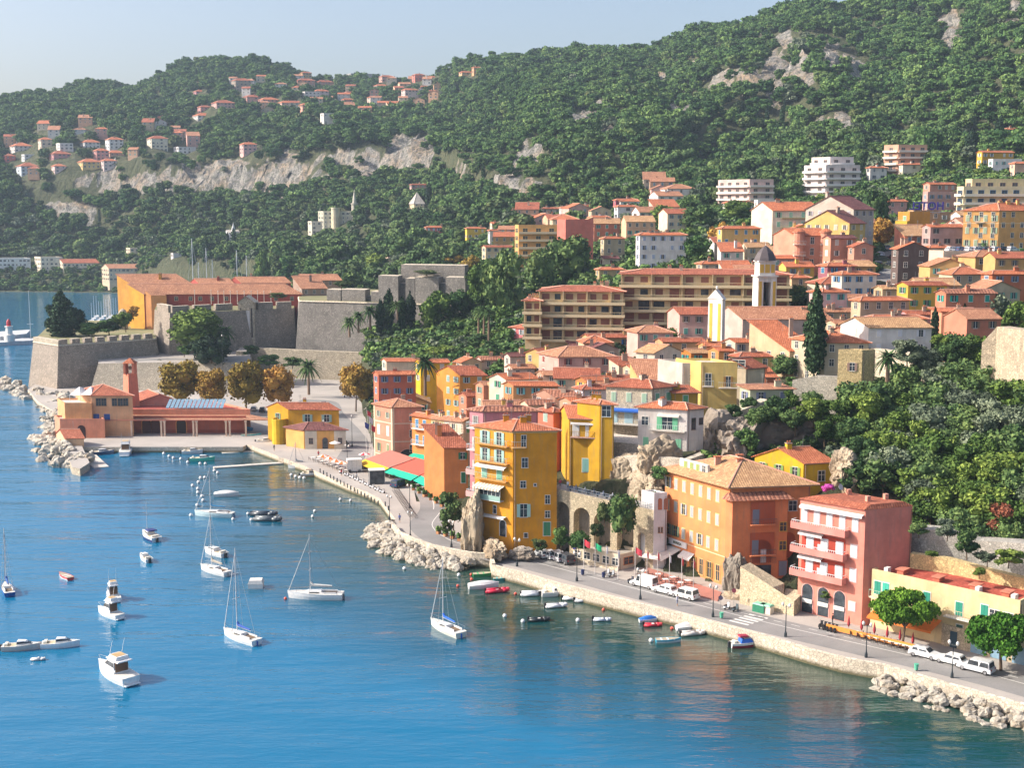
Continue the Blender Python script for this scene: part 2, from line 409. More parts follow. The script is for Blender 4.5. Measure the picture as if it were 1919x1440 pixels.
wallstrip(par, offset([(p.x, p.y) for p in EW[8:16]], .35), .6, ZQ, 3.25, SEAW, stone('e8dcc6', 'coping', .6, .8, .2))
wallstrip(par, offset([(p.x, p.y) for p in EW[15:]], .3), .6, ZQ, 2.95, SEAW, stone('e8dcc6', 'coping', .6, .8, .2))
tag(par.build('sea_wall_parapet'), 'long low pale stone parapet edging the waterfront road above the water', 'parapet wall')
ledge = MB(); wallstrip(ledge, offset([(p.x, p.y) for p in EW[15:24]], -.5), 1.1, -5, .55, stone('b8a070', 'wet_stone', 1, .5, .6))
tag(ledge.build('stone_ledge'), 'low weedy stone ledge at the foot of the quay wall by the dinghies', 'ledge')
# road
RC = [(640,858),(690,875),(745,888),(790,905),(812,930),(818,955),(800,985),(830,1012),(880,1028),(930,1042),(1000,1058),(1100,1084),(1200,1111),(1300,1137),(1400,1163),(1500,1187),(1600,1210),(1700,1233),(1800,1257),(1919,1288),(2200,1370)]
def smooth(pts, n=6):
    out = []
    for i in range(len(pts)-1):
        p0 = pts[max(i-1, 0)]; p1 = pts[i]; p2 = pts[i+1]; p3 = pts[min(i+2, len(pts)-1)]
        for k in range(n):
            t = k/n
            out.append(tuple(.5*((2*p1[j])+(-p0[j]+p2[j])*t+(2*p0[j]-5*p1[j]+4*p2[j]-p3[j])*t*t+(-p0[j]+3*p1[j]-3*p2[j]+p3[j])*t**3) for j in range(2)))
    out.append(tuple(pts[-1][:2])); return out
RW = smooth([tuple(P(x, y, ZQ).xy) for x, y in RC])
ro = MB(); strip(ro, offset(RW, 3.6), offset(RW, -3.4), ZQ+.008, ZQ+.008, ASPH)
ro.v = [(x, y, z) for x, y, z in ro.v]
for i in range(len(ro.f)): ro.f[i] = ro.f[i][::-1]
struct('road', ro)
mk = MB(); WM = paint('e8e6e0', .8)
def ribbon(pts, off, w, z, mat, mb, dash=None):
    A = offset(pts, off+w/2); B = offset(pts, off-w/2)
    for i in range(len(A)-1):
        if dash and i % dash[1] >= dash[0]: continue
        mb.face([(*B[i], z), (*B[i+1], z), (*A[i+1], z), (*A[i], z)], mat)
ribbon(RW[30:], 1.0, .14, ZQ+.014, WM, mk); ribbon(RW[30:54], 3.1, .14, ZQ+.014, WM, mk)
ribbon(RW[54:], 2.5, .12, ZQ+.014, WM, mk, (1, 2)); ribbon(RW[14:31], -.6, .16, ZQ+.014, WM, mk)
c0 = P(1405, 1160, ZQ)
for i in range(5):
    a = P(1385+i*9, 1168-i*3.0, ZQ); d = (P(1470, 1172, ZQ)-P(1440, 1165, ZQ)).normalized(); n = Vector((-d.y, d.x, 0))
    s = a+n*.0; mk.face([tuple(Vector((s.x, s.y, ZQ+.014))+v) for v in (-d*1.6-n*.25, d*1.6-n*.25, d*1.6+n*.25, -d*1.6+n*.25)], WM)
struct('road_markings', mk)
# side road climbing behind the port, and car park by the citadel
ro2 = MB(); s1 = smooth([tuple(P(x, y, ZQ).xy) for x, y in [(655,862),(668,835),(655,812),(640,795),(622,775),(610,755),(560,752)]])
strip(ro2, offset(s1, -3.4), offset(s1, 3.4), ZQ+.02, ZQ+.02, ASPH); ro2.f = [f[::-1] if Vector(ro2.v[f[0]]) else f for f in ro2.f]
struct('side_road', ro2)

# ---------- water ----------
nw = 260
wx = np.linspace(-1650, 1650, 330); wy = np.concatenate([np.linspace(-60, 620, 340), np.linspace(640, 1900, 60)])
WX, WY = np.meshgrid(wx, wy)
sh = np.full(WX.shape, 1e9)
for i in range(len(EW)-1):
    a = np.array(EW[i].xy); b_ = np.array(EW[i+1].xy); ab = b_-a
    t = np.clip(((WX-a[0])*ab[0]+(WY-a[1])*ab[1])/(ab@ab), 0, 1)
    sh = np.minimum(sh, np.hypot(WX-a[0]-t*ab[0], WY-a[1]-t*ab[1]))
me = bpy.data.meshes.new('water'); ii = np.arange(WX.size).reshape(WX.shape)
me.from_pydata(np.stack([WX.ravel(), WY.ravel(), np.full(WX.size, WL)], 1).tolist(), [], np.stack([ii[:-1, :-1].ravel(), ii[:-1, 1:].ravel(), ii[1:, 1:].ravel(), ii[1:, :-1].ravel()], 1).tolist())
at = me.attributes.new('shore', 'FLOAT', 'POINT'); at.data.foreach_set('value', sh.ravel().astype(np.float32))
m, nt, b = newmat('sea_water'); an = N(nt, 'ShaderNodeAttribute', attribute_name='shore')
nb = noisen(nt, .045, 'Object', 4); ad = N(nt, 'ShaderNodeMath', operation='MULTIPLY_ADD'); nt.links.new(nb, ad.inputs[0]); ad.inputs[1].default_value = 26; nt.links.new(an.outputs['Fac'], ad.inputs[2])
dv = N(nt, 'ShaderNodeMath', operation='DIVIDE'); nt.links.new(ad.outputs[0], dv.inputs[0]); dv.inputs[1].default_value = 60
col = ramp(nt, dv.outputs[0], [(.18, (.028, .055, .036)), (.42, (.002, .045, .050)), (.72, (.001, .08, .15)), (1, (.000, .125, .25))])
nt.links.new(col, b.inputs['Base Color']); b.inputs['Roughness'].default_value = .04; b.inputs['IOR'].default_value = 1.6
w1 = noisen(nt, .5, 'Object', 3, .5, (.45, 1.3, 1)); w2 = noisen(nt, 2.2, 'Object', 3, .55, (.6, 1.2, 1)); w3 = noisen(nt, .07, 'Object', 2, .5, (.35, 1.5, 1))
b1 = N(nt, 'ShaderNodeBump', Strength=1.0, Distance=.15); nt.links.new(w1, b1.inputs['Height'])
b2 = N(nt, 'ShaderNodeBump', Strength=1.0, Distance=.028); nt.links.new(w2, b2.inputs['Height']); nt.links.new(b1.outputs[0], b2.inputs['Normal'])
b3 = N(nt, 'ShaderNodeBump', Strength=1.0, Distance=.6); nt.links.new(w3, b3.inputs['Height']); nt.links.new(b2.outputs[0], b3.inputs['Normal'])
nt.links.new(b3.outputs[0], b.inputs['Normal'])
me.materials.append(m); me.update(); struct('water', me)
# ---------- windows (shared meshes) ----------
WC = {}
def window_mesh(w, h, sh, style, frame='efeae0'):
    """origin at the bottom centre, looking along -y; sh: shutter colour or None; style o(pen) c(losed) n(one) a(jar)"""
    k = (round(w, 1), round(h, 1), sh, style, frame)
    if k in WC: return WC[k]
    w, h = k[0], k[1]
    mb = MB(); fr = paint(frame, .6); gl = glassy()
    t = .09
    if style == 'c' and sh:
        sm = shutterm(sh)
        mb.box(-w/2, -.10, 0, -.015, .02, h, sm); mb.box(.015, -.10, 0, w/2, .02, h, sm)
        mb.box(-w/2-.12, -.05, -.14, w/2+.12, .02, 0, fr)
        mb.box(-w/2-.12, -.05, h, w/2+.12, .02, h+.12, fr)
        mb.box(-w/2-.12, -.05, 0, -w/2, .02, h, fr); mb.box(w/2, -.05, 0, w/2+.12, .02, h, fr)
    else:
        mb.box(-w/2, -.015, 0, w/2, .02, h, gl)
        for a in ((-w/2-t, -.07, 0, -w/2, .02, h), (w/2, -.07, 0, w/2+t, .02, h), (-w/2-t, -.07, h, w/2+t, .02, h+t), (-w/2-t-.05, -.14, -t, w/2+t+.05, .02, 0)):
            mb.box(*a, fr)
        if w > .7: mb.box(-.035, -.05, 0, .035, .02, h, fr)
        if h > 1: mb.box(-w/2, -.05, h*.6, w/2, -.005, h*.6+.05, fr)
    me = mb.mesh('window'); WC[k] = me; return me
def shutter_mesh(w, h, sh):
    k = ('s', round(w, 1), round(h, 1), sh)
    if k in WC: return WC[k]
    mb = MB(); mb.box(0, -.1, 0, k[1]/2, -.04, k[2], shutterm(sh)); WC[k] = mb.mesh('shutter'); return WC[k]
def combo_mesh(w, h, sh, frame):
    k = ('combo', round(w, 1), round(h, 1), sh, frame)
    if k in WC: return WC[k]
    w, h = k[1], k[2]; mb = MB(); fr = paint(frame, .6); sm = shutterm(sh)
    mb.box(-w/2, -.015, 0, w/2, .02, h, glassy()); mb.box(-.04, -.05, 0, .04, .02, h, fr)
    mb.box(-w/2-.05, -.12, -.1, w/2+.05, .02, 0, fr)
    for s in (-1, 1): a, b_ = sorted((s*w/2, s*w)); mb.box(a, -.1, 0, b_, -.03, h, sm)
    WC[k] = mb.mesh('window'); return WC[k]

class House:
    """parallelogram plan: origin = the near corner, b runs along the right-hand face, a along the left-hand face"""
    def __init__(s, label, cat, C, zg, ze, w, d, yb, ya, wall, name='house', group=None, floors=None):
        s.C, s.w, s.d, s.yb, s.ya = C, w, d, R(yb), R(ya); s.h = ze-zg; s.zg = zg; s.near = C[1] < 262
        s.root = empty(name, (C[0], C[1], zg), s.yb, label, cat, group)
        rel = s.ya-s.yb; s.a = Vector((-math.sin(rel), math.cos(rel), 0)); s.b = Vector((1, 0, 0)); s.rel = rel
        s.wm = plaster(wall) if isinstance(wall, str) else wall; s.floors = floors; s.rng = random.Random(label+str(C))
    def p(s, u, t, z): return s.b*u+s.a*t+Vector((0, 0, z))
    def walls(s, foot=0, extra=None, name='wall'):
        mb = MB(); w, d, h = s.w, s.d, s.h
        mb.prism([s.p(0, 0, h), s.p(w, 0, h), s.p(w, d, h), s.p(0, d, h)], [s.p(0, 0, -foot), s.p(w, 0, -foot), s.p(w, d, -foot), s.p(0, d, -foot)], s.wm)
        if extra: extra(mb)
        return mb
    def roof(s, typ, tk='o', pitch=.34, ov=.45, chim=1):
        w, d, h = s.w, s.d, s.h; tm = tile(tk); cap = paint('e0a890', .8) if tk not in 'w' else tm
        if tk == 'b': cap = paint('b07a6c', .8)
        mb = MB(); wall = s.walls(); th = .14; P_ = s.p
        rise = 0
        if typ == 'flat':
            m2 = tile('f') if tk == 'f' else paint('b8b0a6' if tk != 'w' else 'd8d4cc', .9)
            mb.box  # flat terrace with parapet
            pw = .25
            mb.prism([P_(pw, pw, h+.06), P_(w-pw, pw, h+.06), P_(w-pw, d-pw, h+.06), P_(pw, d-pw, h+.06)], [P_(pw, pw, h-.2), P_(w-pw, pw, h-.2), P_(w-pw, d-pw, h-.2), P_(pw, d-pw, h-.2)], m2)
            for q4 in ([(0, 0), (w, 0), (w, pw), (0, pw)], [(0, d-pw), (w, d-pw), (w, d), (0, d)], [(0, pw), (pw, pw), (pw, d-pw), (0, d-pw)], [(w-pw, pw), (w, pw), (w, d-pw), (w-pw, d-pw)]):
                mb.prism([P_(x, y, h+.55) for x, y in q4], [P_(x, y, h+.003) for x, y in q4], s.wm)
        else:
            o = ov
            if typ == 'hip':
                m_ = min(w, d)/2; rise = m_*pitch
                if w >= d: r0, r1 = (m_, d/2), (w-m_, d/2)
                else: r0, r1 = (w/2, m_), (w/2, d-m_)
                e = [(-o, -o), (w+o, -o), (w+o, d+o), (-o, d+o)]; ze = h-o*pitch+.1
                E = [P_(x, y, ze) for x, y in e]; T = [P_(r0[0], r0[1], h+rise+.1), P_(r1[0], r1[1], h+rise+.1)]
                if w >= d: fs = [(E[0], E[1], T[1], T[0]), (E[1], E[2], T[1]), (E[2], E[3], T[0], T[1]), (E[3], E[0], T[0])]; hips = [(E[0], T[0]), (E[1], T[1]), (E[2], T[1]), (E[3], T[0]), (T[0], T[1])]
                else: fs = [(E[0], E[1], T[0]), (E[1], E[2], T[1], T[0]), (E[2], E[3], T[1]), (E[3], E[0], T[0], T[1])]; hips = [(E[0], T[0]), (E[1], T[0]), (E[2], T[1]), (E[3], T[1]), (T[0], T[1])]
            elif typ in ('gx', 'gy'):
                L_ = d if typ == 'gx' else w; rise = L_/2*pitch; ze = h-o*pitch+.1
                if typ == 'gx':
                    E = [P_(-o*.6, -o, ze), P_(w+o*.6, -o, ze), P_(w+o*.6, d+o, ze), P_(-o*.6, d+o, ze)]; T = [P_(-o*.6, d/2, h+rise+.1), P_(w+o*.6, d/2, h+rise+.1)]
                    wall.face([P_(0, d, h), P_(0, 0, h), P_(0, d/2, h+rise)], s.wm); wall.face([P_(w, 0, h), P_(w, d, h), P_(w, d/2, h+rise)], s.wm)
                else:
                    E = [P_(w+o, -o*.6, ze), P_(w+o, d+o*.6, ze), P_(-o, d+o*.6, ze), P_(-o, -o*.6, ze)]; T = [P_(w/2, -o*.6, h+rise+.1), P_(w/2, d+o*.6, h+rise+.1)]
                    wall.face([P_(0, 0, h), P_(w, 0, h), P_(w/2, 0, h+rise)], s.wm); wall.face([P_(w, d, h), P_(0, d, h), P_(w/2, d, h+rise)], s.wm)
                fs = [(E[0], E[1], T[1], T[0]), (E[2], E[3], T[0], T[1])]; hips = [(T[0], T[1])]
            else:   # shed: sf eave in front, sl eave on the left, sr eave right
                rise = (d if typ == 'sf' else w)*pitch; lo, hi = h-o*pitch+.1, h+rise+o*pitch+.1
                if typ == 'sf': E = [P_(-o, -o, lo), P_(w+o, -o, lo), P_(w+o, d+o, hi), P_(-o, d+o, hi)]
                elif typ == 'sl': E = [P_(-o, d+o, lo), P_(-o, -o, lo), P_(w+o, -o, hi), P_(w+o, d+o, hi)]
                else: E = [P_(w+o, -o, lo), P_(w+o, d+o, lo), P_(-o, d+o, hi), P_(-o, -o, hi)]
                fs = [tuple(E)]; hips = [(E[2], E[3])]
                zz = lambda x, y: h+(y if typ == 'sf' else (x if typ == 'sl' else w-x))*pitch
                c4 = [(0, 0), (w, 0), (w, d), (0, d)]
                for i in range(4):
                    a_, b_ = c4[i], c4[(i+1) % 4]; za, zb = zz(*a_), zz(*b_)
                    pts = [P_(*a_, h), P_(*b_, h)]+([P_(*b_, zb)] if zb > h+.01 else [])+([P_(*a_, za)] if za > h+.01 else [])
                    if len(pts) > 2: wall.face(pts, s.wm)
            dn = Vector((0, 0, -th))
            for f in fs:
                mb.face(f, tm); mb.face([p+dn for p in f][::-1], tm)
                for i in range(len(f)):
                    a_, b_ = f[i], f[(i+1) % len(f)]; mb.face([a_+dn, b_+dn, b_, a_], tm)
            for a_, b_ in hips: mb.cyl(a_+Vector((0, 0, .03)), b_+Vector((0, 0, .03)), .13, .13, cap, 5)
            if s.near: # gutter
                mb.tube([E[0]+Vector((0, 0, -.1)), E[1]+Vector((0, 0, -.1))], .08, paint('8a6a5a', .5), 5)
        q4 = [s.root.matrix_basis @ P_(u, t, 0) for u in (0, w) for t in (0, d)]; s.root['house_box'] = [min(p.x for p in q4), max(p.x for p in q4), min(p.y for p in q4), max(p.y for p in q4)]
        s.rise = rise; s.wall = wall.build('wall', s.root); s.rf = mb.build('roof', s.root)
        if s.near:
            for q_, (px_, py_) in enumerate(((w-.25, -.09), (.3, -.09))):
                if s.rng.random() < .75: dp = MB(); c = P_(px_, py_, 0); dp.cyl((c.x, c.y, 0), (c.x, c.y, h-.1), .06, .06, paint(('8a6a5a', 'a89080')[q_], .5), 5, False); dp.build('drainpipe', s.root)
        if s.C[1] < 420 and typ != 'flat' and s.rng.random() < .6:
            if 'ant' not in WC:
                a_ = MB(); am = paint('a8a8a8', .4, .5); a_.cyl((0, 0, 0), (0, 0, 2.6), .035, .03, am, 4)
                for k_ in range(4): a_.cyl((-.45+.06*k_, 0, 2.5-.22*k_), (.45-.06*k_, 0, 2.5-.22*k_), .018, .018, am, 4)
                WC['ant'] = a_.mesh('aerial')
            link('aerial', WC['ant'], s.rf, P_(s.rng.uniform(.25, .75)*w, s.rng.uniform(.4, .6)*d, h+rise*.7), s.rng.uniform(0, 3))
        for i in range(chim if typ != 'flat' else 0):
            cm = MB(); r_ = s.rng; cw, cdp = r_.uniform(.35, .6), r_.uniform(.3, .45)
            u, t = (r_.uniform(.2, .8)*w, r_.uniform(.3, .7)*d); c = P_(u, t, 0); z0 = h+.05; z1 = h+rise+r_.uniform(.5, 1.0)
            cm.box(c.x-cw, c.y-cdp, z0, c.x+cw, c.y+cdp, z1, s.wm if r_.random() < .6 else plaster('c8b09c'))
            cm.box(c.x-cw-.1, c.y-cdp-.1, z1, c.x+cw+.1, c.y+cdp+.1, z1+.12, paint('a08878', .8))
            for q_ in (-.5, .5): cm.cyl((c.x+q_*cw, c.y, z1+.12), (c.x+q_*cw, c.y, z1+.5), .13, .1, tile('o'), 6)
            cm.build('chimney', s.rf)
        return s
    def at(s, face, u, z):
        """u metres along the face from its left end as seen, z above ground"""
        if face == 'R': p_, rz = s.p(u, 0, z), 0
        else: p_, rz = s.p(0, s.d-u, z), s.rel-math.pi/2
        return p_, rz
    def flen(s, face): return s.w if face == 'R' else s.d
    def win(s, face, u, z, w=1.0, h=1.5, sh=None, st='o', frame='efeae0', name='window', sub=None):
        p_, rz = s.at(face, u, z)
        sub = s.near if sub is None else sub
        if sh and st == 'o' and not sub:
            o = link(name, combo_mesh(w, h, sh, frame), s.root, p_, rz); return o
        o = link(name, window_mesh(w, h, sh if st == 'c' else None, st, frame), s.root, p_, rz)
        if sh and st == 'o':
            for sg in (-1, 1):
                c = link('shutter', shutter_mesh(w, h, sh), o); c.location = (sg*round(w, 1)/2-(round(w, 1)/2 if sg < 0 else 0), 0, 0)
        return o
    def grid(s, face, nc, zs, w=1.0, h=1.5, sh=None, mixp=.35, m0=None, m1=None, skip=(), frame='efeae0'):
        L_ = s.flen(face); m0 = L_/nc/2 if m0 is None else m0; m1 = m0 if m1 is None else m1
        for j, z in enumerate(zs):
            for i in range(nc):
                if (i, j) in skip: continue
                u = m0+(L_-m0-m1)*(i/(nc-1) if nc > 1 else .5)
                st = 'o'
                if sh and s.rng.random() < mixp: st = 'c'
                s.win(face, u, z, w, h, sh, st, frame)
    def auto(s, sh, faceset='LR', fl=3.0, dens=3.0):
        n = max(1, int(s.h/fl+.3)); base = s.h-n*fl
        for fc in faceset:
            L_ = s.flen(fc)
            if L_ < 2.2: continue
            nc = max(1, int(L_/dens+.2))
            zs = [s.h-(k+1)*fl+.95 for k in range(min(n, 6))]
            w = .9; h = 1.45
            sk = [(i, j) for i in range(nc) for j in range(len(zs)) if s.rng.random() < .12]
            s.grid(fc, nc, zs, w, h, sh, .4, skip=sk)
    def band(s, z, col='f0e6d8', t=.05, h=.18, faces='LR', name='string_course'):
        mb = MB(); m_ = paint(col, .8); o = t
        w, d = s.w, s.d
        if 'R' in faces: mb.prism([s.p(-o, -o, z+h), s.p(w+o, -o, z+h), s.p(w+o, .02, z+h), s.p(-o, .02, z+h)], [s.p(-o, -o, z), s.p(w+o, -o, z), s.p(w+o, .02, z), s.p(-o, .02, z)], m_)
        if 'L' in faces: mb.prism([s.p(-o-.003, .03, z+h+.003), s.p(.02, .03, z+h+.003), s.p(.02, d+o, z+h+.003), s.p(-o-.003, d+o, z+h+.003)], [s.p(-o-.003, .03, z), s.p(.02, .03, z), s.p(.02, d+o, z), s.p(-o-.003, d+o, z)], m_)
        return mb.build(name, s.root)
    def balcony(s, face, u0, u1, z, dep=1.0, slab='e8dccb', rail='d8dcd4', solid=None, rh=1.0, rail_col=None, thick=.16):
        """slab with railing; local frame of the face: x along, -y outward"""
        p_, rz = s.at(face, u0, z); L_ = u1-u0; mb = MB(); sm = paint(slab, .8)
        mb.box(0, -dep, -thick, L_, .02, 0, sm)
        if solid:
            mm = solid if not isinstance(solid, str) else plaster(solid)
            mb.box(0, -dep-.12, -thick-.12, L_, -dep, rh*.7, mm); mb.box(-.12, -dep-.12, -thick-.12, 0, .02, rh*.7, mm); mb.box(L_, -dep-.12, -thick-.12, L_+.12, .02, rh*.7, mm)
        o = mb.build('balcony', s.root); o.location = p_; o.rotation_euler = (0, 0, rz)
        rb = MB(); rm = paint(rail_col or rail, .5); z0 = rh*.7 if solid else 0
        tt = .03
        for zz in ([rh] if not solid else [rh]): rb.box(0, -dep-tt, zz, L_, -dep+tt, zz+.06, rm); rb.box(0, -dep, zz, .06, 0, zz+.06, rm); rb.box(L_-.06, -dep, zz, L_, 0, zz+.06, rm)
        n = max(2, int(L_/.35))
        for i in range(n+1): x = L_*i/n; rb.box(x-.02, -dep-.02, z0, x+.02, -dep+.02, rh, rm)
        r_ = rb.build('railing', o); return o
    def awning(s, face, u0, u1, z, dep=1.5, drop=.5, col='f0ece4', stripes=None, name='awning'):
        p_, rz = s.at(face, u0, z); L_ = u1-u0; mb = MB(); n = max(1, int(L_/.35)) if stripes else 1
        for i in range(n):
            m_ = paint(col, .8) if not stripes or i % 2 == 0 else paint(stripes, .8)
            a, b_ = L_*i/n, L_*(i+1)/n
            mb.face([(a, -dep, -drop), (b_, -dep, -drop), (b_, -.03, 0), (a, -.03, 0)], m_); mb.face([(a, -.03, -.05), (b_, -.03, -.05), (b_, -dep, -drop-.05), (a, -dep, -drop-.05)], m_)
            mb.face([(a, -dep, -drop-.3), (b_, -dep, -drop-.3), (b_, -dep, -drop), (a, -dep, -drop)], m_)
        o = mb.build(name, s.root); o.location = p_; o.rotation_euler = (0, 0, rz); return o
    def arch_panel(s, face, u, z0, w, h, mat, frame=None, name='arch', dep=.0):
        p_, rz = s.at(face, u, z0); mb = MB(); pts = [(-w/2, 0), (w/2, 0)]+[(w/2*math.cos(t), h-w/2+w/2*math.sin(t)) for t in [math.pi*i/10 for i in range(11)]]
        if frame:
            W2 = w+.3; fp = [(-W2/2, 0), (W2/2, 0)]+[(W2/2*math.cos(t), h-w/2+W2/2*math.sin(t)) for t in [math.pi*i/10 for i in range(11)]]
            mb.prism([(x, -.06, z) for x, z in fp], [(x, .02, z) for x, z in fp], paint(frame, .8)) if 0 else mb.face([(x, -.05, z) for x, z in fp], paint(frame, .8))
        mb.face([(x, -.07-dep, z) for x, z in pts], mat)
        o = mb.build(name, s.root); o.location = p_; o.rotation_euler = (0, 0, rz); return o

def solveY(px, ye, h, y0=165, y1=1600):
    ok = None; Y = y0
    while Y < y1:
        x = xat(px, Y, zr(ye, Y))
        if zr(ye, Y)-ter(x, Y) <= h: return Y
        Y += 1.5
    return y1
def along(C, z, ang, px):
    """distance t from C in direction ang (world) at which the image column px is met"""
    dx, dy = math.cos(ang), math.sin(ang); k = (px-CXP)/F; A = HC-z
    den = dx-k*CT*dy
    return (k*(C.y*CT+A*ST)-C.x)/den if abs(den) > 1e-6 else 0
def house(label, xl, xc, xr, ye, h, ya=35, yb=10, wall='e8c8a0', roof='gx', tk='o', sh=None, Y=None, d=None, w=None, cat='house', name='house', pitch=.42, chim=1, faces='LR', group=None, fl=3.0, dens=3.0, zg=None, foot=None, ov=.45):
    if Y is None: Y = solveY(xc, ye, h)
    C = D(xc, ye, Y); ze = C.z
    if w is None: w = along(C, ze, R(yb), xr) if xr > xc else 8
    if d is None: d = along(C, ze, R(ya)+math.pi/2, xl) if xl < xc-2 else 8
    w = min(max(w, 2.2), 90); d = min(max(d, 3), 60)
    b = Vector((math.cos(R(yb)), math.sin(R(yb)))); a = Vector((-math.sin(R(ya)), math.cos(R(ya))))
    zs = [ter(C.x+b.x*u*w+a.x*t*d, C.y+b.y*u*w+a.y*t*d) for u in (0, .5, 1) for t in (0, .5, 1)]
    g0 = min(zs)-1.5 if zg is None else zg
    g0 = min(g0, ze-2.5)
    if ze-g0 > h+9 and zg is None: g0 = ze-h-9
    H_ = House(label, cat, C, g0, ze, w, d, yb, ya, wall, name, group)
    H_.roof(roof, tk, pitch, ov, chim)
    H_.vis = h
    if sh is not None:
        hv = H_.h; n = max(1, int(h/fl+.35))
        for fc in faces:
            L_ = H_.flen(fc)
            if L_ < 2.4: continue
            nc = max(1, int(L_/dens+.2)); zs = [hv-(k+1)*fl+1.0 for k in range(n)]
            sk = [(i, j) for i in range(nc) for j in range(len(zs)) if H_.rng.random() < .1]
            H_.grid(fc, nc, zs, .9, 1.45, sh or None, .4, skip=sk)
    return H_
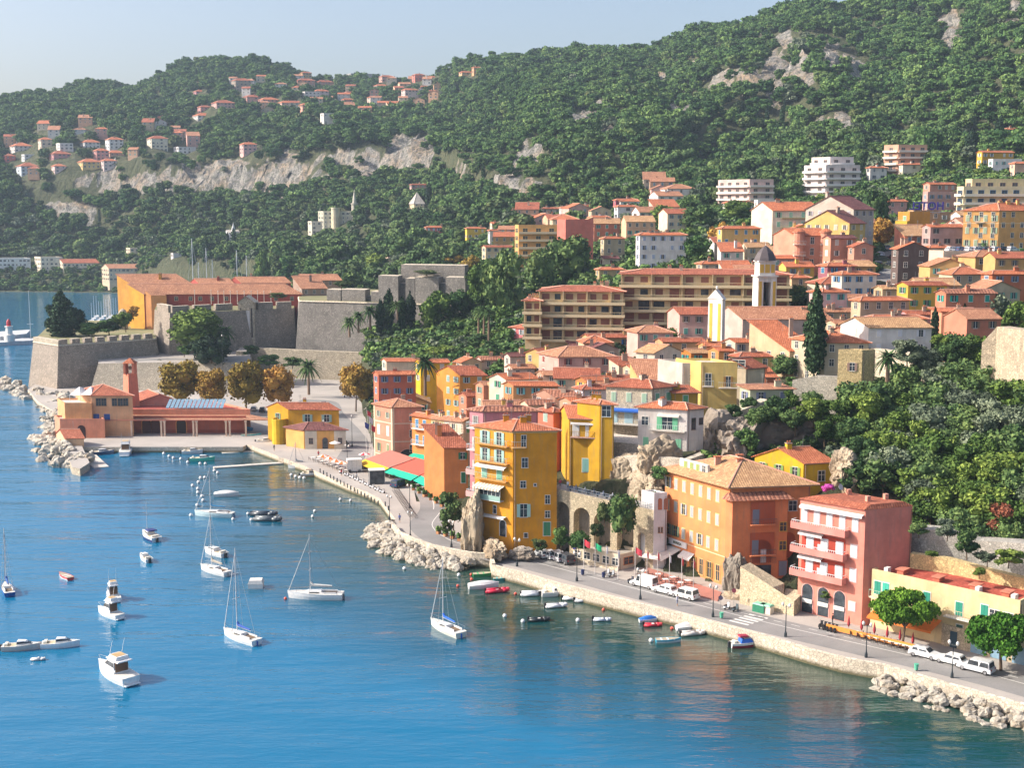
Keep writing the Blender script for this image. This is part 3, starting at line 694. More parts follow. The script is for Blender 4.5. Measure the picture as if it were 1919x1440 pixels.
# ---------- the generic houses of the town ----------
# label | xl xc xr eave h | ya yb | wall | roof type, tile | shutters | extras
TOWN = [
 ('coral house with blue shutters and a small arched loggia beside the plane tree', 703,709,779,702,12, 30,5,'d9785c','gx','o','7890b8',{'Y':322}),
 ('long pale house under an orange roof behind the coral house', 720,724,797,677,9,30,0,'f2dcc0','gx','o','c8d8d0',{'Y':360}),
 ('bright lemon yellow house behind the tall palm', 782,788,842,679,12,30,0,'f4c41c','gx','o','e8e4d8',{'Y':340}),
 ('yellow and orange house with pale blue shutters right of the palm', 818,862,911,703,12,45,0,'f2a444','gx','r','a8ccc4',{'Y':318}),
 ('low house with small dark windows under a ribbed orange roof above the palm', 898,902,957,674,7,30,0,'dcc0b4','gx','s','',{'Y':352,'chim':2}),
 ('narrow house with an orange gable roof between the yellow and ribbed roofs', 852,866,903,679,8,40,10,'e8c8a8','gy','o','',{'Y':348}),
 ('pink villa with a red hipped roof and arched upper windows below the balcony flats', 957,984,1034,615,9,50,0,'dc7c80','hip','r','c8d4d8',{'Y':372}),
 ('low hot pink annexe with two dark doors beside the pink villa', 1024,1026,1073,640,5,30,0,'e8787c','sf','r','',{'pitch':.2}),
 ('pale house with a dark tiled roof running back from the pink villa', 950,956,1019,668,8,30,20,'e8d0c4','gx','b','',{}),
 ('ochre walled house under a broad dusty red roof below the pink villa', 985,1018,1041,664,8,50,25,'e8c078','gx','r','',{}),
 ('ochre hall with blue arched doors under a very long red roof', 1098,1103,1240,632,6,30,0,'d8b078','gx','r','3878b8',{'chim':2,'dens':6}),
 ('dark stone gable house between the pink annexe and the long ochre hall', 1100,1106,1160,655,7,30,-5,'a89488','gy','b','',{}),
 ('long dusty pink house with a row of five square brown windows', 1042,1047,1153,668,9,30,0,'e4b0a4','hip','p','9c5048',{'d':9,'dens':4,'chim':0}),
 ('cream house with green shutters and solar panels on its orange roof', 917,948,1008,711,11,50,15,'f2e8d2','gx','o','58b088',{}),
 ('stained ochre house with turquoise shutters in the middle of the old town', 946,962,1046,722,11,45,-5,'cc9460','gx','o','70c0c8',{}),
 ('orange house with yellow end wall and a slanting orange roof', 1083,1099,1192,713,8,50,15,'dc9858','gx','o','f0d860',{}),
 ('lavender white house under a weathered red hipped roof', 1088,1092,1160,729,9,30,5,'e0d8e0','hip','r','',{}),
 ('house with coarse ribbed roof left of the mauve house', 1000,1040,1092,744,9,50,-15,'c89880','gx','s','',{}),
 ('house with a short ribbed roof behind the yellow waterfront house', 1058,1070,1126,752,9,45,0,'d8a888','gx','o','',{'Y':250}),
 ('small cream house with yellow chimney right of the dusty pink house', 1150,1160,1196,684,6,45,10,'f0dcc0','sf','r','',{}),
 ('pale cream house with a tan gable roof beside the church', 1192,1227,1277,661,9,55,25,'f4ecd8','gy','t','',{'chim':0}),
 ('orange cottage with teal shutters and yellow end wall under a tan roof', 1277,1295,1349,661,8,50,0,'ec9040','gx','t','38b0a8',{'Y':282}),
 ('small terracotta roofed house touching the orange cottage', 1340,1347,1376,657,7,40,0,'d89858','gx','o','',{}),
 ('cream house with two stepped orange roofs below the church nave', 1366,1378,1424,641,7,50,0,'f0e0c8','gx','o','8090a0',{}),
 ('peach house with a tower like front beside the grey gable house', 1416,1430,1480,619,9,50,0,'f4b484','gx','r','c8a080',{}),
 ('grey mauve gable house with one small window left of the tall cypress', 1448,1452,1489,625,9,40,10,'c8aca4','gx','o','',{}),
 ('house with a steep bright orange roof left of the tall cypress trunk', 1474,1480,1532,657,6,40,0,'e0c49c','sf','o','',{'pitch':.5,'d':11}),
 ('stone house with a vivid orange hipped roof right of the tall cypress', 1541,1546,1628,641,8,30,-5,'d8c8ac','hip','o','',{'Y':262,'d':10}),
 ('pink and white house with turquoise shutters and orange hipped roof above the cypress', 1517,1541,1588,547,9,45,10,'f4d4d0','hip','o','68c0b8',{}),
 ('plum coloured house with bright blue shutters under an orange roof', 1545,1551,1602,498,9,40,5,'b06c78','hip','o','2888b8',{}),
 ('white house with blue shutters and an orange roof facing the street', 1562,1578,1643,514,9,45,5,'f2ece0','hip','o','5890c0',{}),
 ('cream cottage with turquoise shutters below the white blue shuttered house', 1570,1574,1640,558,6,40,0,'ead4b8','gx','p','70c8c0',{}),
 ('house with a long weathered tan roof right of the cypress top', 1541,1545,1620,584,5,40,0,'d8c0a0','gx','p','',{'chim':2}),
 ('house with a faded coral roof behind the stone house', 1560,1566,1640,606,5,40,5,'dcc4a4','gx','p','',{}),
 ('plain taupe house with an orange hipped roof left of the yellow balcony house', 1610,1613,1704,563,8,30,8,'d4bc9c','hip','o','',{'chim':1}),
 ('low taupe cottage with a tan roof and two garage doors below the street', 1650,1654,1701,541,5,30,0,'dcc098','gx','t','a88868',{}),
 ('yellow house with green shutters and a long balcony in the upper town', 1696,1702,1775,534,9,40,0,'f2c450','gx','r','58a078',{}),
 ('coral house with turquoise shutters and white window frames', 1770,1773,1866,549,9,30,0,'dc8c6c','gx','s','10b0a0',{}),
 ('terracotta house with grey blue shutters at the right edge of the town', 1851,1860,1945,513,8,40,0,'cc7850','hip','o','7890b0',{}),
 ('long salmon house with a shallow roof behind the small cypresses', 1760,1765,1845,584,7,30,-8,'f4a884','sf','o','',{'pitch':.15}),
 ('pink low house between the yellow balcony house and the orange roof', 1695,1702,1767,589,4,30,0,'e8a8a8','gx','r','',{}),
 ('house with the wide bright orange roof behind the white stone villa', 1630,1634,1738,597,5,30,0,'e8ccb0','hip','o','',{'chim':2}),
 ('white stone villa with three dark windows and white shutters', 1624,1628,1746,613,6,30,0,'eeebe6','gx','t','f4f4fa',{'d':8,'dens':4.6,'Y':262,'chim':0}),
 ('half hidden house with a brown red roof left of the white stone villa', 1575,1580,1628,620,5,30,10,'d89070','gx','r','',{}),
 ('windowless old house with a sooty dark brown gable wall', 1679,1684,1741,466,11,20,0,'6e5c56','gy','o','',{'chim':2}),
 ('coral block with a low gable at the left side of the street', 1597,1601,1637,462,10,20,0,'dc9c84','gy','r','',{}),
 ('dusty pink house with an orange roof between the ochre hotel and orange hotel', 1738,1744,1808,425,9,35,0,'d8b0a8','gx','o','5c4c4c',{}),
 ('small orange roofed shed in front of the dusty pink house', 1738,1742,1786,464,4,30,0,'b89888','hip','o','',{}),
 ('grey mauve house with a pale blue shutter behind the church belfry', 1440,1446,1512,484,9,30,5,'bc9c98','hip','o','80c0b8',{}),
 ('taupe house with an orange roof just left of the belfry dome', 1308,1316,1371,494,6,30,0,'d4c0a4','hip','o','',{}),
 ('little house with a cluster of chimneys left of the belfry', 1376,1381,1424,501,4,30,0,'dcb898','gx','o','',{'chim':3}),
 ('tall yellow villa with rows of blue shutters and orange hipped roof', 1348,1353,1425,428,12,20,5,'f0c87c','hip','o','5898c0',{'chim':1}),
 ('white four storey mansion with pale blue shutters and red roof', 1196,1199,1286,440,12,20,0,'f0ecea','hip','o','b8c4e0',{'chim':3}),
 ('grey beige house with yellow side wall right of the pink tower block', 1128,1132,1171,447,11,20,20,'dcc8a4','hip','o','',{}),
 ('low house with a maroon roof at the foot of the beige house', 1128,1131,1160,484,5,20,0,'e8d8b8','gx','b','885050',{}),
 ('tan house behind the yellow balcony flats with a small orange roof', 1120,1123,1170,505,5,20,0,'c8b080','hip','o','',{}),
 ('cream house with a red roof between the dark oaks', 905,910,962,463,8,35,5,'f0dcb4','gx','r','a0b0b0',{}),
 ('small square stone keep with pale walls on the garden slope', 803,806,832,462,6,20,0,'dccab0','flat','w','',{'cat':'stone house'}),
 ('red and white striped villa with an orange roof in the trees', 796,799,836,426,10,20,5,'d88080','hip','o','c8d4e8',{}),
 ('canary yellow villa with white trim among the palms', 872,875,910,428,9,20,5,'f4d050','hip','o','f0ece0',{}),
 ('white villa with rows of small windows right of the canary yellow villa', 915,918,946,432,8,20,5,'f0e8e0','hip','o','b0b8c0',{}),
 ('yellow chalet with an orange roof above the round balcony flats', 946,949,972,396,7,20,5,'f0d890','gx','o','b8a888',{}),
 ('long white house with dark strip windows under a red roof', 985,989,1052,406,5,20,0,'e8f0ee','gx','r','404850',{}),
 ('cream villa left of the white hipped villa on the slope', 1012,1016,1050,391,6,20,5,'f0e4d0','hip','r','',{}),
 ('white villa with a fanned orange hipped roof above the pink tower', 1048,1052,1090,389,6,20,5,'f0ece4','hip','o','',{}),
 ('small white cottage in the pines right of the hipped villa', 1086,1089,1112,386,5,20,5,'eee4d8','gx','o','',{}),
 ('white villa with dark framed loggia above the beige house', 1104,1107,1143,407,8,20,5,'f2f0ec','hip','o','605860',{}),
 ('raspberry pink villa with orange roof on the upper slope', 1150,1154,1200,375,6,20,10,'c86878','hip','o','',{}),
 ('tall plain white house below the raspberry pink villa', 1153,1158,1196,387,9,30,10,'f4f4f4','hip','o','585860',{'dens':6}),
 ('yellow house with an orange roof in the garden left of the round balcony flats', 975,979,998,408,6,20,5,'f0d8a0','gx','o','',{}),
 ('red roofed cream cottage left of the tan house on the slope', 918,922,950,419,5,20,5,'ecdcc0','gx','o','',{}),
 ('pink cube villa with red hipped roof in dark woods behind the belfry chapel', 768,771,805,346,9,30,20,'e8b4b0','hip','r','a8b8b0',{}),
 ('white villa with an orange roof left of the palm by the terraced flats', 1359,1363,1411,380,6,30,20,'f2eee6','hip','o','606068',{}),
 ('white flat roofed cube left of the cream block', 1417,1420,1453,377,6,20,0,'f6f2ea','flat','w','',{}),
 ('white villa with low orange roof right of the stepped white flats', 1561,1564,1608,337,6,20,5,'f2e6da','hip','o','',{}),
 ('pale villa with brown windows left of the olive trees', 1628,1631,1662,314,7,20,5,'f0ece4','hip','o','808890',{}),
 ('white villa with split orange roof in front of the tall flats', 1689,1692,1735,308,6,20,5,'f4ecd8','hip','o','d8c8a0',{}),
 ('salmon villa with arched windows and gable among the olive trees', 1739,1743,1792,345,7,40,15,'f0a890','gx','o','e8d8c8',{}),
 ('yellow classical villa with white columns and pediment high on the right', 1837,1841,1900,285,8,30,10,'f0b840','gx','o','f8f4ec',{}),
 ('white modern villa with a blue parasol below the yellow classical villa', 1858,1861,1915,300,7,20,0,'f4f2f0','flat','w','88b8b8',{}),
 ('white villa with dark green shutters at the top right edge', 1882,1886,1935,242,8,20,5,'eef0ee','hip','o','3c7858',{}),
 ('peach villa behind the white modern villa at the right edge', 1898,1902,1940,306,7,20,5,'f4c8a8','hip','o','',{}),
 ('pink villa half hidden right of the large palm near the street', 1660,1664,1700,377,7,40,10,'ecb4ac','gx','o','',{}),
 ('mauve grey block with a roof terrace of blue glass', 1736,1739,1800,362,9,20,0,'c8a49c','flat','w','7890a8',{}),
 ('tan block with white attic windows behind the ochre hotel', 1741,1745,1812,400,6,20,0,'c09878','flat','w','f0ece4',{}),
 ('orange roofed house left of the striped awning flats', 1800,1804,1850,375,4,20,0,'e0c0a0','hip','o','',{}),
 ('long low house with an orange roof at the right edge above the hotel', 1846,1850,1940,386,3,20,0,'c8b8a8','hip','o','',{}),
 ('small cottage with an orange roof below the twin turret building', 1480,1484,1518,520,5,20,0,'e0bc90','hip','o','',{}),
 ('small house with tan roof and stone chimney in front of the belfry', 1458,1462,1500,592,4,30,0,'d8b490','gx','p','',{}),
 ('tan roofed house with stone gable right of the church nave', 1495,1500,1545,588,6,30,0,'d8c0a0','gx','p','',{}),
 ('low green and cream garden house with a shed roof on the stone terrace', 1402,1406,1487,730,4,30,5,'c8ccb0','sf','p','8890b0',{'pitch':.12,'Y':238}),
 ('orange brick lean-to left of the low garden house', 1430,1434,1447,706,4,20,0,'e08860','sf','o','',{}),
 ('tumbledown terracotta roofed house in the courtyard above the white house', 1233,1238,1292,699,6,30,15,'c8b090','gx','r','',{}),
 ('small ochre house with one green shuttered window behind the white house', 1256,1262,1308,736,6,30,5,'c8a030','sf','r','60b080',{'pitch':.25,'Y':240}),
 ('brown roofed house with a white dish beside the cream solar house', 955,960,1002,690,7,30,5,'dcc8b8','gx','p','',{}),
 ('house with a worn pink roof behind the stained ochre house', 1012,1018,1080,702,6,30,-10,'c8a088','gx','p','',{}),
 ('narrow ochre house squeezed behind the lavender white house', 1140,1146,1196,712,6,30,0,'d8a868','gx','r','',{}),
 ('brick red roofed house between the orange slanting roof and the stone house', 1176,1182,1228,690,6,30,5,'d8bc9c','gx','r','',{}),
 ('brown red roofed house joined to the right of the long ochre hall', 1238,1242,1322,640,6, 30,0,'d8a878','gx','r','',{}),
 ('ochre house under the church stairs with a low orange roof', 1318,1324,1372,648,6,30,5,'e0a868','gx','o','',{}),
 ('grey roofed lean-to between the pink annexe and the dusty pink house', 1072,1076,1112,652,4,30,0,'c8b0a0','sf','b','',{}),
 ('tan house with a worn roof in front of the orange slanting roof', 1120,1126,1180,724,6,30,5,'d0b090','gx','p','',{}),
 ('sand coloured house under the cream gable house', 1228,1234,1284,672,6,30,0,'dcc49c','gx','t','',{}),
 ('house with a bleached orange roof left of the shabby yellow house', 1226,1232,1280,716,5,30,10,'d0b8a0','gx','o','',{}),
 ('salmon house between the yellow orange house and the cream solar house', 900,906,948,722,9,40,5,'e8a080','gx','p','90b8a8',{}),
 ('coral topped house squeezed behind the pale pink quay house', 868,874,905,742,9,40,10,'e89070','gx','r','',{}),
 ('cream house between the ribbed roof house and the coral wedge house', 985,990,1040,758,8,30,5,'e8d0b0','gx','s','',{'Y':258}),
 ('faded yellow house right of the grey gable house by the big cypress', 1380,1386,1450,668,6,30,5,'e4c880','hip','r','',{}),
 ('pale house with a shallow red roof below the peach house', 1440,1446,1500,664,5,30,5,'dccab4','gx','r','',{}),
]
for (lb, xl, xc, xr, ye, h, ya, yb, wall, rt, tk, sh, ex) in TOWN:
    house(lb, xl, xc, xr, ye, h, ya, yb, wall, rt, tk, sh, **ex)
def stonewall(pts, z0, z1, th, label, mat, name='stone_wall', cat='stone wall'):
    mb = MB(); b_ = [(p.x, p.y) for p in pts]; zz = z1 if isinstance(z1, list) else [z1]*len(pts)
    O = offset(b_, th/2); I = offset(b_, -th/2)
    for i in range(len(b_)-1):
        mb.prism([(*O[i], zz[i]), (*I[i], zz[i]), (*I[i+1], zz[i+1]), (*O[i+1], zz[i+1])], [(*O[i], z0), (*I[i], z0), (*I[i+1], z0), (*O[i+1], z0)], mat)
    return tag(mb.build(name), label, cat)
# ================= waterfront buildings =================
def hs(*a, **k):
    k.setdefault('chim', 2); k.setdefault('name', 'house'); return house(*a, **k)
# --- tall yellow tower house
T = hs('very tall yellow ochre corner house with mint shutters and stacked balconies on the rocks', 903,961,1044, 807, 22, 52, 4, 'f0a41a', 'hip', 'o', None, Y=219, d=8.6, zg=2.5, pitch=.36, chim=3, name='tower_house')
EH = T.h
for j, z in enumerate([EH-2.9, EH-6.0]):
    for u in (2.4, 5.6): T.win('L', u, z, 1.1, 2.2, 'bfe8dc', 'o')
    T.balcony('L', .6, 7.8, z-.05, .8, 'e0a050', 'a8c8c0')
T.balcony('R', -.2, 2.2, EH-2.95, .8, 'e0b070', 'c8ccc8')
T.win('L', 2.2, EH-9.1, 1.1, 2.1, 'a8dccc', 'c'); T.win('L', 5.6, EH-9.1, 1.1, 2.1, '88d0b8', 'c'); T.balcony('L', .6, 7.6, EH-9.2, .8, 'e0a050', '8cc8a8')
T.awning('L', .6, 7.4, EH-6.6, 1.0, .25, 'f4efe4')
# glazed loggia with striped awning
p_, rz = T.at('L', 1.0, EH-12.9); lg = MB(); fr = paint('eef0ea', .5)
lg.box(0, -1.1, 0, 5.6, 0, .12, fr); lg.box(0, -1.1, .12, 5.6, -1.04, 1.0, shutterm('a8d0c4')); lg.box(.05, -1.0, 1.0, 5.55, -.9, 2.5, glassy()); lg.box(0, -1.1, 2.45, 5.6, 0, 2.55, fr)
for i in range(7): lg.box(i*.92, -1.1, .9, i*.92+.08, -.98, 2.5, fr)
o = lg.build('glazed_balcony', T.root); o.location = p_; o.rotation_euler = (0, 0, rz)
T.awning('L', .8, 6.8, EH-10.1, 1.7, .5, 'f2ead8', 'b8aa94')
T.win('L', 4.6, EH-15.3, .7, 1.4, None, 'o'); T.awning('L', 1.4, 7.2, EH-15.6, .9, .1, 'f4f0ea')
T.arch_panel('L', 6.4, EH-19.2, 1.3, 2.9, glassy(), 'f0f0ee', 'door')
for u, z, w_, h_, sh, st in ((1.9, EH-3.0, .8, 2.1, None, 'o'), (2.1, EH-6.6, 1.0, 1.7, None, 'o'), (1.8, EH-10.2, .9, 1.2, None, 'o'), (3.9, EH-9.9, .4, .4, None, 'o'), (6.1, EH-13.1, .8, 1.5, None, 'o'),
                            (1.9, EH-15.4, 1.2, 2.3, 'bfe8dc', 'o'), (6.1, EH-15.6, .8, 1.2, None, 'o'), (6.0, EH-18.8, 1.2, 2.4, '4a9a70', 'c'), (2.3, EH-19.1, .6, .8, None, 'o')):
    T.win('R', u, z, w_, h_, sh, st)
T.band(EH-.5, 'e8c888', .06, .25)
# --- pink house behind the tower, its white stepped front
Mv = hs('tall mauve pink house with white balconied front rising behind the yellow tower', 884,905,1008, 770, 20, 55, 2, 'de98a0', 'hip', 's', None, Y=229, zg=4, chim=2)
Mv.win('R', 7.2, Mv.h-3.0, 1.6, 1.8, '80b4cc', 'c')
for k, z in enumerate([Mv.h-3.2, Mv.h-7.2, Mv.h-11.5, Mv.h-15.6]):
    Mv.balcony('L', .2, Mv.d-.2, z, 1.3, 'f4dcd8', 'cfe0e4', solid='f4c8c4' if k > 1 else None)
    for u in (1.2, Mv.d-1.6): Mv.win('L', u, z+.05, .9, 2.0, 'e8ece8' if k else None, 'c' if k else 'o')
Cb = hs('coral house with green and white shutters wedged behind the mauve house', 1008,1037,1056, 772, 18, 45, 30, 'ec8468', 'hip', 'r', 'b0d0c0', Y=236)
# --- low orange house with its gable to the quay
Or = hs('plain orange house with green shutters and a red shed roof next to the restaurants', 828,832,877, 838, 12, 40, 0, 'e08c4c', 'sf', 'r', None, Y=262, d=7, zg=2.3, pitch=.5, name='house')
Or.win('R', 3.9, Or.h-2.6, .9, 1.4, '2a8058', 'o', sub=True); Or.win('R', 4.0, Or.h-7.6, .9, 2.2, '2a8058', 'c')
# --- row over the restaurants
Sm = hs('salmon corner building with cream quoins and arched ground floor on the quay', 701,735,790, 763, 13, 42, 8, 'f0a084', 'hip', 'p', None, Y=303, zg=2.3, chim=1, name='corner_building')
for z in (Sm.h-4.2, Sm.h-8.6, Sm.h-12.2): Sm.band(z, 'f0dcc0', .06, .22)
Sm.grid('L', 2, [Sm.h-2.9], .8, 1.4, 'b8c4a8'); Sm.grid('L', 2, [Sm.h-7.2], .9, 2.2, 'f4f0ea', mixp=1); Sm.grid('L', 2, [Sm.h-11.4], .8, 2.0, '98a878')
for u in (1.6, 4.6): Sm.arch_panel('L', u+.6, Sm.h-15.6, 2.3, 2.9, glassy(), 'e8c8b0')
Sm.arch_panel('R', 3.6, 0, 4.4, 3.4, glassy(), 'f0b0a0'); Sm.grid('R', 2, [Sm.h-3.4, Sm.h-7.4, Sm.h-11], .8, 1.6, None, m0=4.5, m1=.8)
for f_, u in (('L', .05), ('R', .25), ('L', Sm.d-.25)):
    p_, rz = Sm.at(f_, u if f_ == 'R' else Sm.d-u, 0) if 0 else Sm.at(f_, u, 0); qb = MB(); qb.box(-.22, -.04, 0, .22, .02, Sm.h-.02, paint('ecd8b8', .8)); o = qb.build('pilaster', Sm.root); o.location = p_; o.rotation_euler = (0, 0, rz)
Ob = hs('narrow orange house with blue shutters and a green terrace awning', 772,810,826, 783, 14, 50, 25, 'f0984c', 'gy', 'o', None, Y=290, zg=2.3)
for z in (Ob.h-2.9, Ob.h-6.6): Ob.win('L', 1.6, z, .9, 2.0, '5898c8', 'c'); Ob.win('L', 4.0, z, .9, 2.0, '5898c8', 'c'); Ob.win('L', 7.2, z+.2, 1.0, 1.7, 'b0d8d4', 'o'); Ob.balcony('L', .5, 5.6, z-.05, .9, 'f0e8e0', 'e0e8ec')
Ob.awning('L', .3, 7.5, Ob.h-9.0, 2.0, .6, '10b898'); Ob.balcony('L', .2, 8.8, Ob.h-12.1, 2.0, 'f4ecdc', 'b8c0b8')
Cr = hs('cream and yellow house with green iron balconies over the red restaurant roofs', 808,834,850, 787, 14, 50, 30, 'f6e0a8', 'gy', 'p', None, Y=283, zg=2.3)
for z in (Cr.h-2.8, Cr.h-6.4, Cr.h-10): Cr.grid('L', 2, [z], .9, 2.0, 'b8cca0', mixp=.5); Cr.balcony('L', .2, Cr.d-.2, z-.05, .8, 'e8d8a0', '9a9a50')
Pk = hs('pale pink and cream house with a long top floor balcony', 832,868,887, 790, 14, 55, 25, 'f8dcc4', 'gy', 'p', None, Y=276, zg=2.3)
for z in (Pk.h-2.6, Pk.h-5.8, Pk.h-9.4): Pk.grid('L', 3, [z], .9, 1.8, 'f4eccc', mixp=.8)
Pk.balcony('L', .1, Pk.d-.1, Pk.h-2.7, 1.1, 'e8e4d8', 'b0c8b8'); Pk.win('R', 1.2, Pk.h-2.6, .9, 1.6, '78b880', 'c')
# --- yellow house right of the tower
Ye = hs('bright yellow house with white shutters and balcony above the arcade wall', 1055,1066,1146, 783, 14, 7, -14, 'e2ae22', 'gx', 'o', None, Y=228, d=9, zg=13, pitch=.35)
for u in (1.3, 3.7): Ye.win('R', u, Ye.h-3.3, 1.1, 2.1, 'f4f6f4', 'c')
Ye.balcony('R', .4, 5.2, Ye.h-3.4, .7, 'd8b0a0', 'c8a040'); Ye.win('R', 4.4, Ye.h-6.6, .9, 1.9, '50a878', 'c'); Ye.win('R', 3.2, Ye.h-9.8, 1.3, 2.4, 'a4e0d4', 'c'); Ye.awning('R', .4, 5.0, Ye.h-.8, .5, .1, 'f4f0ea')
Gt = hs('small yellow glazed belvedere tower with an orange cap', 1120,1124,1151, 757, 15, 50, -10, 'e2ae22', 'hip', 'o', None, Y=225.5, d=5, zg=13)
Gt.win('R', 1.2, Gt.h-2.3, 1.5, 1.9, None, 'o', 'e8f0f0')
St = hs('rubble stone house with pale green shutters under a dark red hipped roof', 1150,1222,1262, 727, 10, 68, 35, stone('d8ccb4', 'rubble', 1.5, .6, .5), 'hip', 'r', None, Y=238, zg=17, d=9)
St.grid('L', 3, [St.h-2.9], .9, 1.7, 'b8dcc0', mixp=1); St.grid('R', 2, [St.h-2.7], .9, 1.5, '78b898', mixp=1)
St.awning('L', .3, 8.6, St.h-4.2, .9, .3, '2868c8'); St.grid('L', 3, [St.h-7.0], 1.6, 2.2, 'b8dce8', mixp=1); St.balcony('L', -.3, 8.8, St.h-7.1, 1.2, 'e0d8cc', 'c0d4dc')
tr = MB(); tr.prism(flat([P_ for P_ in [D(1149, 800, 231), D(1213, 806, 228), D(1213, 806, 236), D(1149, 800, 240)]], 20.5), flat([D(1149, 800, 231), D(1213, 806, 228), D(1213, 806, 236), D(1149, 800, 240)], 12), stone('e8dccc', 'rubble_pale', 1.4, .7, .4))
tag(tr.build('terrace_wall'), 'whitewashed stone terrace wall below the blue awning balcony', 'retaining wall')
Wh = hs('white two storey house with green shutters and an orange roof on the cliff edge', 1213,1288,1319, 767, 8, 68, 32, 'efe6de', 'hip', 'o', None, Y=224, zg=20, d=9)
Wh.win('L', 1.3, Wh.h-3.3, 1.2, 1.5, None, 'o'); Wh.win('L', 5.4, Wh.h-3.9, 1.9, 2.3, '78d0a0', 'o', sub=True); Wh.balcony('L', 2.2, 8.8, Wh.h-4.0, .9, 'e0d8cc', 'd0d8d4')
Wh.grid('L', 3, [Wh.h-7.2], 1.0, 1.7, '90d8b0', mixp=1); Wh.awning('L', 3.6, 7.6, Wh.h-1.2, .5, .1, 'f4eee4'); Wh.win('R', 1.5, Wh.h-3.8, .8, 2.0, None, 'o', '6a5048'); Wh.win('R', 3.2, Wh.h-3, .8, 1.1, None, 'o', '6a5048')
Wl = hs('whitewashed house end with two small windows beside the yellow balcony house', 1276,1279,1314, 686, 7, 30, -4, 'd2cabe', 'flat', 'w', None, Y=247, d=8); Wl.grid('R', 1, [Wl.h-3, Wl.h-5.8], .8, 1.3, None, m0=2.4)
Yb = hs('shabby yellow house with two tall doors and long iron balcony above the ravine', 1310,1314,1382, 684, 8, 30, -6, 'e6c878', 'flat', 'w', None, Y=244, d=8)
Yb.win('R', 1.4, Yb.h-4.0, 1.1, 2.3, None, 'o'); Yb.win('R', 5.2, Yb.h-4.2, .9, 2.0, 'b88848', 'o', sub=True); Yb.balcony('R', .3, 2.4, Yb.h-4.1, .6); Yb.balcony('R', 3.4, 7.0, Yb.h-4.3, .8)
Gd = hs('cream gable house with a wide attic window and dark red roof', 1339,1398,1434, 690, 8, 62, 32, 'f0dcbc', 'gx', 'r', None, Y=252, pitch=.5, chim=0)
Gd.win('L', 5.0, Gd.h+.1, 2.6, 1.4, None, 'o')
# stone tower with blue shutter
Sq = hs('square golden stone tower house with scalloped tiled parapet and blue shutters', 1571,1616,1640, 662, 10, 72, 25, stone('dcc490', 'gold_stone', 1.4, .7, .4), 'flat', 'w', None, Y=236, zg=21)
Sq.win('L', 2.6, Sq.h-3.4, .9, 1.5, 'b09080', 'o', sub=True); Sq.win('L', 3.3, Sq.h-7.6, 1.7, 1.6, '4898c8', 'c')
stonewall([D(1143, 850, 227), D(1213, 850, 221.5), D(1286, 850, 217.5), D(1320, 850, 224)], 8, [18.5, 19.9, 19.9, 19.9], 1.5, 'tall pale rubble retaining wall under the white green shuttered house', stone('e0d4c0', 'pale_rubble', 1.5, .7, .3))
# --- yellow house behind the big orange one
Yl = hs('yellow cottage with green shutters and an orange roof below the wooded cliff', 1450,1506,1562, 868, 6, 50, 15, 'f0c424', 'gx', 'o', None, Y=206, zg=8, d=9, chim=1)
Yl.grid('L', 3, [Yl.h-2.4], .9, 1.5, '90b860', mixp=0); Yl.win('R', 3.3, Yl.h-3.2, 1.2, 1.7, None, 'o')

# --- big orange building
B = hs('huge orange palazzo with grey shutters, arched loggias and a tawny hipped roof', 1247,1368,1519, 909, 17, 31, 9, 'f79c60', 'hip', 't', None, Y=200, zg=2.3, pitch=.42, chim=0, name='palazzo', ov=.9)
EH = B.h
for j, z in enumerate([EH-3.3, EH-7.2, EH-11.4]):
    for i in range(7):
        u = .9+i*2.15
        if j == 2 and i < 2: B.win('L', u, z, 1.0, 1.8, '7a8a70', 'o', 'c89848')
        else: B.win('L', u, z, .85, 1.75, 'c0c4c4', 'c' if (i*3+j) % 7 else 'o', 'f8d890')
B.band(EH-12.1, 'f4dcb0', .05, .12, 'L')
co = MB(); cm = paint('f0dc98', .8)
co.prism([B.p(-.35, -.35, EH-.05), B.p(B.w+.3, -.35, EH-.05), B.p(B.w+.3, .02, EH-.05), B.p(-.35, .02, EH-.05)], [B.p(-.15, -.15, EH-.7), B.p(B.w+.1, -.15, EH-.7), B.p(B.w+.1, .02, EH-.7), B.p(-.15, .02, EH-.7)], cm)
co.prism([B.p(-.35, .04, EH-.053), B.p(.02, .04, EH-.053), B.p(.02, B.d+.2, EH-.053), B.p(-.35, B.d+.2, EH-.053)], [B.p(-.15, .04, EH-.7), B.p(.02, .04, EH-.7), B.p(.02, B.d+.2, EH-.7), B.p(-.15, B.d+.2, EH-.7)], cm)
for i in range(26):
    t = i/25*B.d; c = B.p(0, t, EH-.5); co.box(c.x-.5, c.y-.1, EH-.45, c.x-.12, c.y+.1, EH-.1, paint('c89858', .8))
co.build('cornice', B.root)
# projecting bay with lower tiled canopy
ba = MB(); bw = plaster('f6945e'); ba.prism([B.p(-.6, -1.6, EH-2.2), B.p(8.6, -1.6, EH-2.2), B.p(8.6, .01, EH-2.2), B.p(-.6, .01, EH-2.2)], [B.p(-.6, -1.6, 1.5), B.p(8.6, -1.6, 1.5), B.p(8.6, .01, 1.5), B.p(-.6, .01, 1.5)], bw)
ba.build('bay', B.root)
cr_ = MB(); tm = tile('s'); cr_.prism([B.p(-.4, -.3, EH-1.3), B.p(8.8, -.3, EH-1.3), B.p(8.8, .0, EH-1.28), B.p(-.4, .0, EH-1.28)], [B.p(-1.4, -2.3, EH-2.19), B.p(9.2, -2.3, EH-2.19), B.p(9.2, .0, EH-2.18), B.p(-1.4, 0, EH-2.18)], tm)
cr_.build('canopy_roof', B.root)
def on(H_, bld, name, off=(0, 0, 0)):
    o = bld.build(name, H_.root); o.location = off; return o
